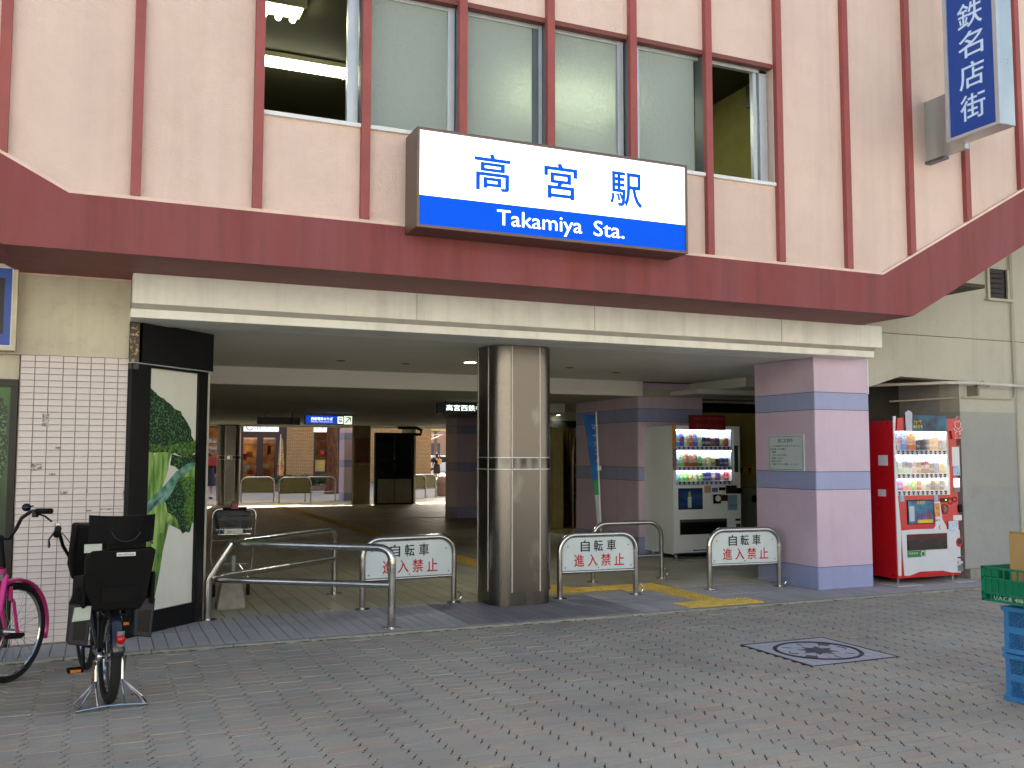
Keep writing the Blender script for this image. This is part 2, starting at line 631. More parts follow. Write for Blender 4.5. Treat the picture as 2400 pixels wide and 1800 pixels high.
MH = (4.70, 5.50, 5.43, 6.24)
cells = []
for j in range(0, 62):
    for i in range(-26, 66):
        cx, cy = 0.183 + i * PX, 7.69 - j * PY
        if MH[0] - 0.06 < cx < MH[1] + 0.06 and MH[2] - 0.02 < cy < MH[3] + 0.02:
            continue
        d = Vector((cx, cy, -HC))
        zc = d.dot(fw)
        vis = False
        if zc > 0.3:
            px, py = 1200 + FPX * d.dot(rt) / zc, 900 - FPX * d.dot(up) / zc
            vis = -20 < px < 2420 and py < 1815
        cells.append((0 if vis else 1, d.length, cx, cy))
cells.sort()
proto_mb = MB()
paver_geo(proto_mb, 0, 0, 0)
pm = []
for k in range(3):
    q = MB()
    paver_geo(q, 0, 0, 0, random.uniform(-.006, .006), random.uniform(-.01, .01))
    pm.append(q)
pmesh = []
for k, q in enumerate(pm):
    o = q.build('paver', PAVER, plaza)
    pmesh.append(o.data)
    bpy.data.objects.remove(o)
rest = MB()
for k, (vis, d, cx, cy) in enumerate(cells):
    z = random.uniform(-0.0018, 0.0018)
    if k < 298:
        o = bpy.data.objects.new('paver', pmesh[k % 3])
        COL.objects.link(o)
        o.parent = plaza
        o.location = (cx, cy, z)
    else:
        paver_geo(rest, cx, cy, z, random.uniform(-.006, .006), random.uniform(-.01, .01))
o = rest.build('paver_field', PAVER, plaza)
o['kind'] = 'stuff'

gs = MB()
rg = random.Random(31)
for k in range(46):
    gx, gy, gr = rg.uniform(-1.2, 8.5), rg.uniform(3.6, 7.5), rg.uniform(.006, .016)
    gs.lathe([(gr * rg.uniform(.8, 1), -.001), (gr * .9, .0026)], (gx, gy, 0), 7)
o = gs.build('gum_spots', M('old gum', (84, 82, 77), .8, var=.15), plaza)
o['kind'] = 'stuff'
ms_b = MB()
for k in range(120):
    mx_ = rg.uniform(-1.8, 3.4) if k < 90 else rg.uniform(3.4, 10)
    ms_b.ball((mx_, 7.742, -.001), rg.uniform(.015, .05), rg.uniform(.006, .012), rg.uniform(.004, .009), 6, 4)
o = ms_b.build('moss_line', M('kerb moss', (58, 62, 38), .95, rgb2=(92, 94, 52), scale=40), plaza)
o['kind'] = 'stuff'
# ---- kerb and passage floor
kerb = MB()
x = -5.0
while x < 12.5:
    kerb.box(x + 0.003, x + 0.597, 7.745, 7.83, -0.03, FZ - 0.001)
    x += 0.6
k_ = kerb.build('kerb', CONC, None, bevel=0.004, seg=1)
k_['kind'] = 'structure'
floor = MB().box(-6, 13, 7.83, 30.4, -0.03, 0.008).build('passage_floor', M('passage bed', (66, 62, 58), 0.9))
floor['kind'] = 'structure'
TAC = [(5.30, 6.20, 7.86, 8.16), (5.61, 5.91, 8.16, 9.06), (5.31, 5.91, 9.06, 9.50), (4.85, 5.31, 9.20, 9.50), (3.95, 4.85, 9.20, 9.80)]


def in_tac(x, y):
    return any(a - 0.02 < x < b + 0.02 and c - 0.01 < y < d + 0.01 for a, b, c, d in TAC)


tm = {}


def tile_obj(x0, x1, y0, y1, mat, tid):
    key = (round(x1 - x0, 3), round(y1 - y0, 3), tid)
    if key not in tm:
        hx, hy = (x1 - x0) / 2, (y1 - y0) / 2
        q = MB()
        c = 0.004
        q.add([(-hx, -hy, -0.03), (hx, -hy, -0.03), (hx, hy, -0.03), (-hx, hy, -0.03), (-hx, -hy, -c), (hx, -hy, -c), (hx, hy, -c), (-hx, hy, -c),
               (-hx + c, -hy + c, 0), (hx - c, -hy + c, 0), (hx - c, hy - c, 0), (-hx + c, hy - c, 0)],
              [(0, 1, 5, 4), (1, 2, 6, 5), (2, 3, 7, 6), (3, 0, 4, 7), (4, 5, 9, 8), (5, 6, 10, 9), (6, 7, 11, 10), (7, 4, 8, 11), (8, 9, 10, 11)])
        o = q.build('floor_tile', mat, floor)
        tm[key] = o.data
        bpy.data.objects.remove(o)
    o = bpy.data.objects.new('floor_tile', tm[key])
    COL.objects.link(o)
    o.parent = floor
    o.location = ((x0 + x1) / 2, (y0 + y1) / 2, FZ + random.uniform(-0.0008, 0.0008))


far = MB()


def tile_stuff(x0, x1, y0, y1):
    z = FZ + random.uniform(-0.0008, 0.0008)
    far.box(x0, x1, y0, y1, -0.02, z)


nt_ = 0
x = -1.85
while x < 10.6:
    y1 = 9.06
    if x < 0.2:
        y1 = 8.32
    for (a, b) in ((7.835, 8.44), (8.446, 9.06)):
        if a > y1:
            continue
        b = min(b, y1)
        if in_tac(x + 0.05, (a + b) / 2) or in_tac(x + 0.05, a + 0.1) or in_tac(x + 0.05, b - 0.1):
            yy = a
            while yy < b - 0.02:                      # shorter pieces beside the yellow tactile tiles
                if not in_tac(x + 0.05, yy + 0.05):
                    tile_stuff(x, x + 0.0985, yy, min(yy + 0.097, b))
                yy += 0.1
            continue
        if nt_ < 150:
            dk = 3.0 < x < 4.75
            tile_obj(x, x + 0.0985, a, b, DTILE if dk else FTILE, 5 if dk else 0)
            nt_ += 1
        else:
            tile_stuff(x, x + 0.0985, a, b)
    x += 0.1035
ff_ = far
far = MB()
x = 0.6
while x < 10.9:
    for j, (a, b) in enumerate(((9.066, 10.06), (10.066, 11.06), (11.066, 12.06))):
        if in_tac(x + 0.08, a + 0.3) or in_tac(x + 0.08, a + 0.6) or in_tac(x + 0.08, a + 0.2):
            yy = a
            while yy < b - 0.02:
                if not in_tac(x + 0.08, yy + 0.08):
                    tile_stuff(x, x + 0.157, yy, min(yy + 0.163, b))
                yy += 0.167
            continue
        if nt_ < 262 and x < 7.0:
            tile_obj(x, x + 0.157, a, b, ITILE, 1)
            nt_ += 1
        else:
            tile_stuff(x, x + 0.157, a, b)
    x += 0.163
y = 12.066
while y < 30.3:
    x = 0.6
    while x < 12.0:
        tile_stuff(x, x + 0.315, y, y + 0.994)
        x += 0.321
    y += 1.0
o = ff_.build('front_tile_field', FTILE, floor)
o['kind'] = 'stuff'
o = far.build('inner_tile_field', ITILE, floor)
o['kind'] = 'stuff'
# tactile tiles, 0.3 m, with dots or bars
tacm = {}
for (a, b, c, d), kind in zip(TAC, ('dot', 'bary', 'dot', 'barx', 'dot')):
    nx, ny = max(1, round((b - a) / 0.3)), max(1, round((d - c) / 0.3))
    sx, sy = (b - a) / nx, (d - c) / ny
    for i in range(nx):
        for j in range(ny):
            key = (kind, round(sx, 3), round(sy, 3))
            if key not in tacm:
                q = MB().box(-sx / 2 + .002, sx / 2 - .002, -sy / 2 + .002, sy / 2 - .002, -0.02, 0.0)
                if kind == 'dot':
                    for u in range(6):
                        for v in range(max(4, round(sy / 0.05))):
                            nv = max(4, round(sy / 0.05))
                            q.cyl((-sx / 2 + (u + .5) * sx / 6, -sy / 2 + (v + .5) * sy / nv, 0), (-sx / 2 + (u + .5) * sx / 6, -sy / 2 + (v + .5) * sy / nv, 0.006), 0.015, 0.009, 6)
                else:
                    for u in range(4):
                        if kind == 'bary':
                            cx_ = -sx / 2 + (u + .5) * sx / 4
                            q.box(cx_ - .014, cx_ + .014, -sy / 2 + .012, sy / 2 - .012, 0, 0.006)
                        else:
                            cy_ = -sy / 2 + (u + .5) * sy / 4
                            q.box(-sx / 2 + .012, sx / 2 - .012, cy_ - .014, cy_ + .014, 0, 0.006)
                o = q.build('tactile_tile', YEL, floor)
                tacm[key] = o.data
                bpy.data.objects.remove(o)
            o = bpy.data.objects.new('tactile_tile', tacm[key])
            COL.objects.link(o)
            o.parent = floor
            o.location = (a + (i + .5) * sx, c + (j + .5) * sy, FZ + 0.003)
q = MB()                                              # the tactile line running on through the passage
for k in range(36):
    y0 = 10.4 + k * 0.5
    x0 = 4.62
    q.box(x0, x0 + 0.3, y0, y0 + 0.49, 0.0, FZ + 0.004)
    for u in range(4):
        q.box(x0 + .035 + u * .07, x0 + .06 + u * .07, y0 + .01, y0 + .48, FZ + .004, FZ + .009)
for k in range(20):
    q.box(4.95 + k * 0.3, 5.24 + k * 0.3, 21.2, 21.5, 0.0, FZ + 0.004)
o = q.build('tactile_line', YEL, floor)
o['kind'] = 'stuff'

# ================================================================== STATION BUILDING
bld = thing('station_building', 'pink station building with red bars, red band and open passage below', 'building', (3.5, 8.0, 0))
BT = 9.5
slp = 0.53
upper = MB()
T = 0.16


def wallpoly(pts):
    upper.hexa([(x, YU, z) for x, z in pts], (0, T, 0))


zb = 3.34
wallpoly([(-6, zb + slp * 5.74), (-0.26, zb), (1.06, zb), (1.06, BT), (-6, BT)])
wallpoly([(1.06, zb), (5.97, zb), (5.97, 4.13), (1.06, 4.13)])
wallpoly([(1.06, 5.33), (5.97, 5.33), (5.97, BT), (1.06, BT)])
wallpoly([(5.97, zb), (7.295, zb), (14.5, zb + slp * 7.2), (14.5, BT), (5.97, BT)])
upper.build('upper_wall', PINKWALL, bld)
MB().box(-6, 14.5, YU + T + .002, 13.0, BT - .2, BT).box(-6, 14.5, 13.0, 29.79, 2.8, 2.9).build('roof', M('roof grey', (120, 120, 118), 0.9), bld)
q = MB()
q.box(-6.2, -6.0, YU, 13, 2.6, BT)
q.box(14.5, 14.7, YU, 13, 2.6, BT)
q.box(-6, 14.5, 29.8, 30, 2.6, 3.4)
q.box(-6, 14.5, 12.8, 13, 2.91, BT - .21)
q.build('side_wall', PINKWALL, bld)
BPOS = [-0.69, 0.175, 1.035, 1.872, 2.70, 3.52, 4.355, 5.18, 6.01, 6.86, 7.715, 8.54, 9.39, 10.22, 11.06]
for b in BPOS:
    z0 = zb + 0.03
    dz = 0.0
    if b < -0.26:
        z0 = zb + slp * (-0.26 - b) + 0.045
        dz = -slp * 0.07
    if b > 7.295:
        z0 = zb + slp * (b - 7.295) + 0.02
        dz = slp * 0.07
    MB().hexa([(b - .035, YU - 0.055, z0), (b + .035, YU - 0.055, z0 + dz), (b + .035, YU - 0.055, BT), (b - .035, YU - 0.055, BT)], (0, 0.055 + 0.003, 0)).build('wall_bar', REDBAR, bld)
    if 1.05 < b < 5.96:
        MB().box(b - .033, b + .033, YU + .004, YU + .14, 4.16, 5.31).build('mullion', ALUD, bld)
# red band with its dark underside, sloping up at both ends
lo_, zt_ = 2.94, 3.345
pts = [(-6, zt_ + slp * 5.74), (-6, lo_ + slp * 5.34), (-0.66, lo_), (7.692, lo_), (14.5, lo_ + slp * 6.81), (14.5, zt_ + slp * 7.2), (7.295, zt_), (-0.26, zt_)]
m = MB()
for seg in ([(-6, zt_ + slp * 5.74), (-6, lo_ + slp * 5.34), (-0.66, lo_), (-0.26, zt_)], [(-0.26, zt_), (-0.66, lo_), (7.692, lo_), (7.295, zt_)], [(7.295, zt_), (7.692, lo_), (14.5, lo_ + slp * 6.81), (14.5, zt_ + slp * 7.2)]):
    m.hexa([(x, YU - 0.04, z) for x, z in seg], (0, 1.14, 0))
m.build('red_band', REDBAND, bld)
m = MB()
for (a, b) in (((-6, zt_ + slp * 5.74), (-0.26, zt_)), ((-0.26, zt_), (7.295, zt_)), ((7.295, zt_), (14.5, zt_ + slp * 7.2))):
    m.hexa([(a[0], YU - 0.043, a[1] - .002), (b[0], YU - 0.043, b[1] - .002), (b[0], YU - 0.043, b[1] + 0.024), (a[0], YU - 0.043, a[1] + 0.024)], (0, 0.041, 0))
m.build('band_trim', TRIM, bld)
# beam over the passage: two stepped faces with a sloping groove
MB().box(0.195, 8.01, YB, 8.55, 2.70, 2.943).build('fascia_board', BEAMP, bld, bevel=0.004, seg=1)
MB().hexa([(0.19, YB + 0.01, 2.70), (0.19, YB + 0.05, 2.66), (0.19, 8.5, 2.66), (0.19, 8.5, 2.70)], (7.73, 0, 0)).build('fascia_groove', BEAMG, bld)
MB().box(0.185, 7.92, YB + 0.035, 8.55, 2.59, 2.661).build('fascia_lip', BEAMP, bld, bevel=0.004, seg=1)
m = MB()
for xj in (2.55, 4.35, 6.6):
    m.box(xj, xj + .003, YB - .0015, YB + .01, 2.705, 2.94)
m.build('fascia_seam', JOINT, bld)

# lower walls
MB().box(-3.5, 0.19, YW, YW + .2, 2.288, 2.945).build('wall_panel', CREAML, bld)
MB().box(-3.5, 0.19, YW - .018, YW + .05, 2.925, 2.9405).build('wall_trim', TRIM, bld)
MB().box(-3.5, -0.61, YW + .04, YW + .2, 2.09, 2.287).build('wall_panel', CREAML, bld)
a1, a2, a3 = on(2043, 905, 1, YW), on(2110, 882, 1, YW), on(2246, 893, 1, YW)
XJ = 9.57
zj = 2.405
rw = MB()
rw.hexa([(8.06, YW, 2.28), (8.178, YW, 2.298), (8.624, YW, 2.427), (XJ, YW, zj), (XJ, YW, 2.928), (8.06, YW, 2.928)], (0, .2, 0))
rw.box(XJ + .0, 10.56, YW, YW + .3, 2.03, 2.928)
rw.hexa([(8.06, YW, 2.936), (10.56, YW, 2.936), (10.56, YW, 4.35), (8.06, YW, 2.98)], (0, .2, 0))
rw.box(10.568, 14, YW, YW + .3, 0.0, 2.928)
rw.hexa([(10.568, YW, 2.936), (14, YW, 2.936), (14, YW, 6.3), (10.568, YW, 4.3)], (0, .2, 0))
rw.build('cream_wall', CREAM, bld)
MB().box(8.06, 14, YW + .006, YW + .1, 2.927, 2.937).box(10.559, 10.569, YW + .006, YW + .1, 0.02, 4.2).build('wall_seam', JOINT, bld)
MB().box(XJ, 10.56, YW - .002, YW + .3, 1.106, 2.03).build('painted_wall', GREYP, bld)
MB().box(XJ + .001, 10.56, YW - .002, YW + .3, 0.14, 1.105).build('painted_wall', GREYP2, bld)
MB().box(XJ + .03, 10.56, YW - .05, YW + .3, 0.0, 0.14).build('plinth', CONC, bld, bevel=.006, seg=1)
# recess holding the red machine
MB().box(XJ, XJ + .1, YW + .301, 9.55, 0.0, zj).build('recess_side', GREYP2, bld)
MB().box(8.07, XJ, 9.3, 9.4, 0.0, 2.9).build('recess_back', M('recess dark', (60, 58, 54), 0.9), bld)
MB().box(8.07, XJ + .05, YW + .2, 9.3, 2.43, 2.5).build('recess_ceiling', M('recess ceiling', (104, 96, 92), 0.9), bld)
# louvre vent high on the right wall
lv = MB()
zs = (3.455, 3.84)
lv.box(10.09, 10.13, YW - .03, YW, zs[0], zs[1]).box(10.44, 10.48, YW - .03, YW, zs[0], zs[1]).box(10.06, 10.51, YW - .06, YW, zs[0] - .03, zs[0])
vent = lv.build('vent_frame', CREAM, bld)
MB().box(10.13, 10.44, YW - .004, YW + .02, zs[0], zs[1]).build('vent_back', BLACK, vent)
for k in range(6):
    z = zs[0] + .015 + k * .062
    MB().hexa([(10.13, YW - .026, z), (10.13, YW - .005, z + .035), (10.13, YW - .001, z + .033), (10.13, YW - .022, z - .002)], (.25, 0, 0)).build('slat', M('vent slat', (70, 68, 62), 0.7), vent)
# pipes on the right wall
rp = 0.017
pipe = thing('conduit', 'pale conduit pipe running down and left along the cream wall', 'pipe', (10.5, 8.3, 2.2))
pth = [(10.50, YW - .025, 4.1), (10.50, YW - .025, 2.36)] + arc((10.42, YW - .025, 2.28), .08, 0, -90, 5, XA, ZA) + [(9.62, YW - .03, 2.20), (9.55, YW + .1, 2.20), (9.2, 9.1, 2.18)]
MB().tube(pth, 0.011, 8).build('tube', CREAM, pipe, smooth=True)
MB().tube([(10.53, YW - .02, 4.1), (10.53, YW - .02, .5)], 0.006, 6).build('cable', CREAM, pipe, smooth=True)
MB().ball((10.49, YW - .03, 3.42), .016).build('clip', CREAM, pipe, smooth=True)
pipe2 = thing('pipe', 'thicker white pipe on an angle bracket along the right wall', 'pipe', (10, 8.2, 2.35))
MB().tube([(8.5, 9.2, 2.36), (9.35, 8.36, 2.375), (9.6, 8.22, 2.372), (14, 8.2, 2.30)], 0.02, 10).build('tube', M('pipe white', (206, 204, 192), .5), pipe2, smooth=True)
MB().box(9.70, 9.735, YW - .15, YW, 2.22, 2.345).box(9.70, 9.90, YW - .16, YW - .12, 2.325, 2.35).build('bracket', M('bracket grey', (132, 128, 112), .7), pipe2)
MB().tube(arc((9.79, YW - .15, 2.37), .03, -60, 240, 8, XA, ZA), .004, 6).build('hook', TUBE, pipe2, smooth=True)

# ---------------- passage interior
CZ, CZ2 = 2.60, 2.38
MB().box(-2, 12.2, 8.551, 12.17, CZ, CZ + .1).build('ceiling', CEIL, bld)
MB().box(-2, 7.43, 12.17, 12.3, CZ2, CZ + .1).build('bulkhead', CEIL, bld)
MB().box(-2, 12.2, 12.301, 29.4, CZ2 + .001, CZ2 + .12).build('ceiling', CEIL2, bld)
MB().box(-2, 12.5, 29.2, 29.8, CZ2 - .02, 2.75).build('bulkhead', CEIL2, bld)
m = MB()
m.box(-0.1, 0.9, 9.0, 30.0, 0, CZ2 - .001).box(12.2, 12.4, 8.9, 30.2, 0, CZ)
m.build('passage_wall', DARKC, bld)
m = MB()
for (x, y) in ((2.55, 10.9), (3.35, 10.95), (5.4, 10.6), (6.3, 11.0)):
    m.cyl((x, y, CZ - .006), (x, y, CZ), .05, .055, 10)
m.build('ceiling_vent', M('ceiling vent', (110, 110, 104), .8), bld)
# small step-backs under the right-hand ceiling
m = MB()
m.box(8.35, 10.9, 10.9, 12.7, 2.47, CZ - .001)
m.box(8.0, 10.2, 11.6, 12.69, 2.40, 2.469)
m.build('duct_casing', CEIL, bld)
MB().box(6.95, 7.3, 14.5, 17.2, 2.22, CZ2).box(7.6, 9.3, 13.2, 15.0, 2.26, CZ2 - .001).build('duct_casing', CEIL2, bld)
# wall behind the white machine, olive, with dark fascia
OLIVE = M('olive wall', (168, 158, 92), .7, var=.08, scale=2)
MB().box(8.62, 12.2, 12.8, 12.95, 0, 2.19).build('back_wall', OLIVE, bld)
MB().box(8.62, 12.2, 12.72, 12.95, 2.19, 2.34).build('dark_fascia', BLACKP, bld)
MB().box(8.62, 12.2, 12.82, 12.95, 2.341, CZ).build('back_wall', M('pale bulkhead', (206, 206, 186), .7), bld)
MB().box(9.1, 10.6, 12.76, 12.8, 1.20, 1.31).build('yellow_rail', M('yellow rail', (190, 170, 40), .5), bld)
m = MB()
for k in range(3):
    x = 9.62 + k * .165
    m.hexa([(x, 12.75, 1.29), (x + .055, 12.75, 1.29), (x + .03, 12.75, 1.19)], (0, .009, 0))
m.build('black_marks', BLACK, bld)
# far right wing of the passage with the shop door
MB().box(8.15, 11.0, 17.55, 17.7, 0, 2.06).build('shop_wall', DARKC, bld)
MB().box(8.15, 11.0, 17.4, 17.7, 2.06, 2.20).build('dark_fascia', BLACKP, bld)
MB().box(8.15, 11.0, 17.5, 17.7, 2.201, CZ2).build('shop_bulkhead', M('pale bulkhead', (206, 206, 186), .7), bld)
a, b = on(1284, 1240, 1, 17.35), on(1304, 1240, 1, 17.35)
MB().box(8.20, 8.42, 17.42, 17.55, 0, 2.05).build('shop_pilaster', M('cream pilaster', (176, 168, 120), .5), bld)
MB().box(8.43, 8.66, 17.3, 17.55, 0, 2.05).build('shop_pilaster', M('pale pilaster', (196, 190, 140), .45), bld)
BRASS = M('bronze door frame', (120, 98, 52), .25, metal=.9, var=.1)
m = MB()
for x in (8.70, 8.78, 8.86):
    m.box(x, x + .05, 17.40, 17.55, 0, 2.05)
m.build('door_frame', BRASS, bld)
MB().box(9.42, 9.62, 17.45, 17.55, 0, 2.05).build('shop_pilaster', M('orange wood', (150, 96, 48), .5), bld)
MB().box(8.0, 10.5, 13.2, 17.3, 0.0, FZ + .006).build('shop_floor', M('polished shop floor', (170, 152, 104), .22, rgb2=(120, 104, 70), scale=1.4), bld)
# ---------------- upper room seen through the windows
OLV = M('upper room paint', (78, 76, 52), .8, var=.08, scale=1)
MB().box(-1, 9, YU + .17, 11.6, 5.66, 5.8).build('room_ceiling', OLV, bld)
MB().box(-1, 9, 11.6, 11.7, 3.4, 5.8).build('room_wall', OLV, bld)
MB().box(6.55, 6.65, YU + .17, 11.6, 3.4, 5.65).build('room_wall', M('upper side wall', (150, 148, 84), .8), bld)
MB().box(-1.1, -1, YU + .17, 11.6, 3.4, 5.8).build('room_wall', OLV, bld)
MB().box(-1, 9, YU + .17, 11.59, 3.36, 3.4).build('room_floor', M('upper floor', (70, 66, 50), .8), bld)
pa, pb = on(1748, 253, 0, 6.25), on(1748, 203, 0, 6.25)
MB().box(6.25, 6.54, 7.6, pa.y, pa.z, pb.z).build('dark_box', BLACK, bld)
FLU = M('fluorescent tube', (255, 255, 226), .4, var=0, emit=9)
REFL = M('lamp reflector', (226, 226, 190), .4)


def fluo(x0, x1, y0, y1, z, label, w=1):
    t = thing('fluorescent_light', label, 'ceiling light', ((x0 + x1) / 2, (y0 + y1) / 2, z), group='fluorescent lights in the upper room')
    MB().box(x0, x1, y0, y1, z + .05, z + .1).build('housing', REFL, t)
    if x1 - x0 > y1 - y0:
        yc = (y0 + y1) / 2
        MB().tube([(x0 + .03, yc - .05, z + .02), (x1 - .03, yc - .05, z + .02)], .022, 8).tube([(x0 + .03, yc + .05, z + .02), (x1 - .03, yc + .05, z + .02)], .022, 8).build('tube', FLU, t)
        MB().box(x1 - .05, x1 - .02, y0, y1, z, z + .05).build('socket', WHITEP, t)
    else:
        for k in range(3):
            xc = x0 + (x1 - x0) * (k + .5) / 3
            MB().tube([(xc, y0 + .03, z + .02), (xc, y1 - .03, z + .02)], .03, 8).build('tube', FLU, t)
        MB().box(x0, x1, y0, y0 + .03, z - .01, z + .05).build('socket', REFL, t)
    return t


fluo(0.9, 2.34, 9.68, 9.9, 5.56, 'long lit fluorescent lamp seen through the open window with no pane')
fluo(1.2, 1.6, 8.35, 8.75, 5.56, 'lit square ceiling lamp above the open window, cut by the top edge')
fluo(4.0, 5.6, 9.3, 9.5, 5.56, 'fluorescent lamp glowing behind the frosted pane at the right')

# ---------------- windows
FROST = glass('frosted glass', (192, 208, 200), .45, .45, bump=1.0, bscale=30)
PANEY = YU + .09


def window(x0, x1, label_open, pane, jambs, name='window'):
    fr = MB()
    for (a, b, dy) in jambs:
        fr.box(a, b, PANEY - .03 + dy, PANEY + .02 + dy, 4.158, 5.30)
    fr.box(x0, x1, PANEY - .02, PANEY + .03, 5.27, 5.33)
    fr.box(x0, x1, PANEY - .04, PANEY + .04, 4.13, 4.172)
    o = fr.build('window', ALU, bld)
    if pane:
        MB().box(pane[0], pane[1], PANEY - .004, PANEY + .004, 4.172, 5.27).build('pane', FROST, o)
    MB().box(x0, x1, YU - .03, PANEY - .041, 4.118, 4.15).build('sill', WHITEP, o)
    MB().box(x0, x1, YU - .008, YU + .06, 5.302, 5.345).build('head', M('window head', (120, 66, 58), .6), o)
    return o


window(1.071, 1.836, True, None, ((1.74, 1.828, 0), (1.071, 1.079, .04)))
window(1.909, 2.664, False, (1.909, 2.60), ((2.60, 2.66, 0),))
wi = window(2.736, 3.484, False, (2.736, 3.40), ((3.45, 3.484, 0),))
MB().box(3.40, 3.449, PANEY - .02, PANEY + .02, 4.173, 5.269).build('jamb', ALUD, wi)
window(3.556, 4.318, False, (3.556, 4.25), ((4.25, 4.31, 0),))
wi = window(4.392, 5.144, False, (4.478, 5.10), ((4.443, 4.478, 0),))
MB().box(4.392, 4.442, PANEY - .02, PANEY + .02, 4.173, 5.269).build('jamb', ALUD, wi)
window(5.216, 5.968, True, None, ((5.22, 5.258, 0), (5.80, 5.84, .03), (5.86, 5.95, 0.01)))

# ================================================================== SIGNS ON THE BUILDING
LITW = M('lit sign white', (250, 253, 255), .4, var=0, emit=1.0)
LITB = M('lit sign blue', (0, 78, 206), .5, var=0, emit=.24, spec=.1)
st = thing('station_sign', 'big lit white and blue station name board with blue lettering', 'sign', (3.46, 7.1, 3.28))
SX0, SX1, SZ0, SZ1, SY = 2.205, 4.715, 3.275, 4.075, 6.95
BROWN = M('bronze sign frame', (112, 98, 90), .4, metal=.5)
MB().box(SX0, SX1, SY + .02, YU - .045, SZ0, SZ1).build('sign_box', BROWN, st)
fr = 0.022
m = MB()
m.box(SX0, SX1, SY - .012, SY + .019, SZ1 - fr, SZ1).box(SX0, SX1, SY - .012, SY + .019, SZ0, SZ0 + fr).box(SX0, SX0 + fr, SY - .012, SY + .019, SZ0 + fr, SZ1 - fr).box(SX1 - fr, SX1, SY - .012, SY + .019, SZ0 + fr, SZ1 - fr)
m.build('sign_frame', BROWN, st)
MB().box(SX0 + fr, SX1 - fr, SY, SY + .019, 3.535, SZ1 - fr).build('white_panel', LITW, st)
MB().box(SX0 + fr, SX1 - fr, SY, SY + .019, SZ0 + fr, 3.534).build('blue_panel', LITB, st)
GB = M('sign blue ink', (0, 84, 204), .5, var=0, emit=.22, spec=.1)
for ch, x0, x1 in (('高', 2.69, 3.005), ('宮', 3.31, 3.62), ('駅', 3.935, 4.255)):
    text(ch, (x0, SY - .002, 3.63), XA, ZA, x1 - x0, .305, GB, st, weight=.014)
text('Takamiya', (2.888, SY - .002, 3.318), XA, ZA, .775, .166, LITW, st)
text('Sta.', (3.775, SY - .002, 3.352), XA, ZA, .297, .130, LITW, st)

vsn = thing('projecting_sign', 'tall blue projecting sign with white characters, cut by the top edge', 'sign', (7.87, 6.5, 4.66))
VX0, VX1, VY0, VY1, VZ0, VZ1 = 7.75, 7.99, 6.19, 6.81, 4.65, 7.9
SILV = M('silver sign case', (196, 204, 202), .3, metal=.7, var=.05, scale=2)
MB().box(VX0 + .03, VX1, VY0 + .02, VY1 - .02, VZ0 + .01, VZ1).build('sign_case', SILV, vsn, bevel=.006, seg=1)
m = MB()
e = .045
m.box(VX0, VX0 + .04, VY0, VY0 + e, VZ0, VZ1).box(VX0, VX0 + .04, VY1 - e, VY1, VZ0, VZ1).box(VX0, VX0 + .04, VY0 + e, VY1 - e, VZ0, VZ0 + .03)
m.build('sign_frame', ALU, vsn)
SBL = M('sign face blue', (10, 66, 152), .35, var=.03, emit=.05)
MB().box(VX0 + .012, VX0 + .029, VY0 + e, VY1 - e, VZ0 + .03, VZ1).build('sign_face', SBL, vsn)
PALE = M('pale lettering', (190, 216, 240), .5, var=0, emit=.08)
for ch, zc in (('鉄', 5.862), ('名', 5.56), ('店', 5.245), ('街', 4.925)):
    text(ch, (VX0 + .011, 6.64, zc - .13), -YA, ZA, .29, .26, PALE, vsn, weight=.006)
MB().box(7.985, 8.04, VY1 - .019, YU - .001, 4.62, 5.27).build('wall_bracket', SILV, vsn)
MB().box(7.97, 8.05, 7.05, YU - .001, 4.59, 4.619).build('cable_box', ALUD, vsn)

ls = thing('shop_sign', 'cream framed sign with blue border and black middle at left edge', 'sign', (-1.4, 8.3, 2.3))
MB().box(-2.2, -0.632, 8.23, YW - .001, 2.305, 2.98).build('sign_box', M('sign cream', (206, 200, 172), .6, dirt=.1), ls)
MB().box(-2.17, -0.662, 8.224, 8.2295, 2.335, 2.952).build('white_line', WHITEP, ls)
MB().box(-2.16, -0.672, 8.219, 8.2235, 2.343, 2.944).build('blue_border', M('border blue', (14, 70, 160), .4, var=.03), ls)
MB().box(-2.05, -0.722, 8.214, 8.2185, 2.43, 2.865).build('black_panel', BLACK, ls)

# ================================================================== TILED WALL
tw = thing('tiled_wall', 'pale pinkish tiled wall pier behind the bicycles', 'wall', (-0.2, 8.36, 0))
MB().box(-0.602, 0.202, YW + .008, YW + .2, 0, 2.287).build('grout_bed', GROUT, tw)
tmesh = None
nn = 0
restt = MB()
for j in range(45):
    z = 2.262 - j * .0502
    for i in range(8):
        x = -.548 + i * .1015
        wdt = .0965 if i < 7 else .082
        if i == 7:
            x -= .007
        if z < 0.03:
            continue
        if nn < 296:
            key = ('wt', i == 7)
            if key not in tm:
                q = MB().box(-wdt / 2, wdt / 2, 0, .012, -.0231, .0231)
                oo = q.build('wall_tile', TILE, None, bevel=.0015, seg=1)
                tm[key] = oo.data
                bpy.data.objects.remove(oo)
            oo = bpy.data.objects.new('wall_tile', tm[key])
            COL.objects.link(oo)
            oo.parent = tw
            oo.location = Vector((x, YW + random.uniform(-.0006, .0006), z)) - Vector(tw.location)
            nn += 1
        else:
            restt.box(x - wdt / 2, x + wdt / 2, YW, YW + .012, z - .0231, z + .0231)
oo = restt.build('wall_tile_field', TILE, tw)
oo['kind'] = 'stuff'
SCUFF = M('scuff mark', (118, 112, 108), .8, rgb2=(200, 190, 182), scale=60, lo=.45, hi=.6)
m = MB()
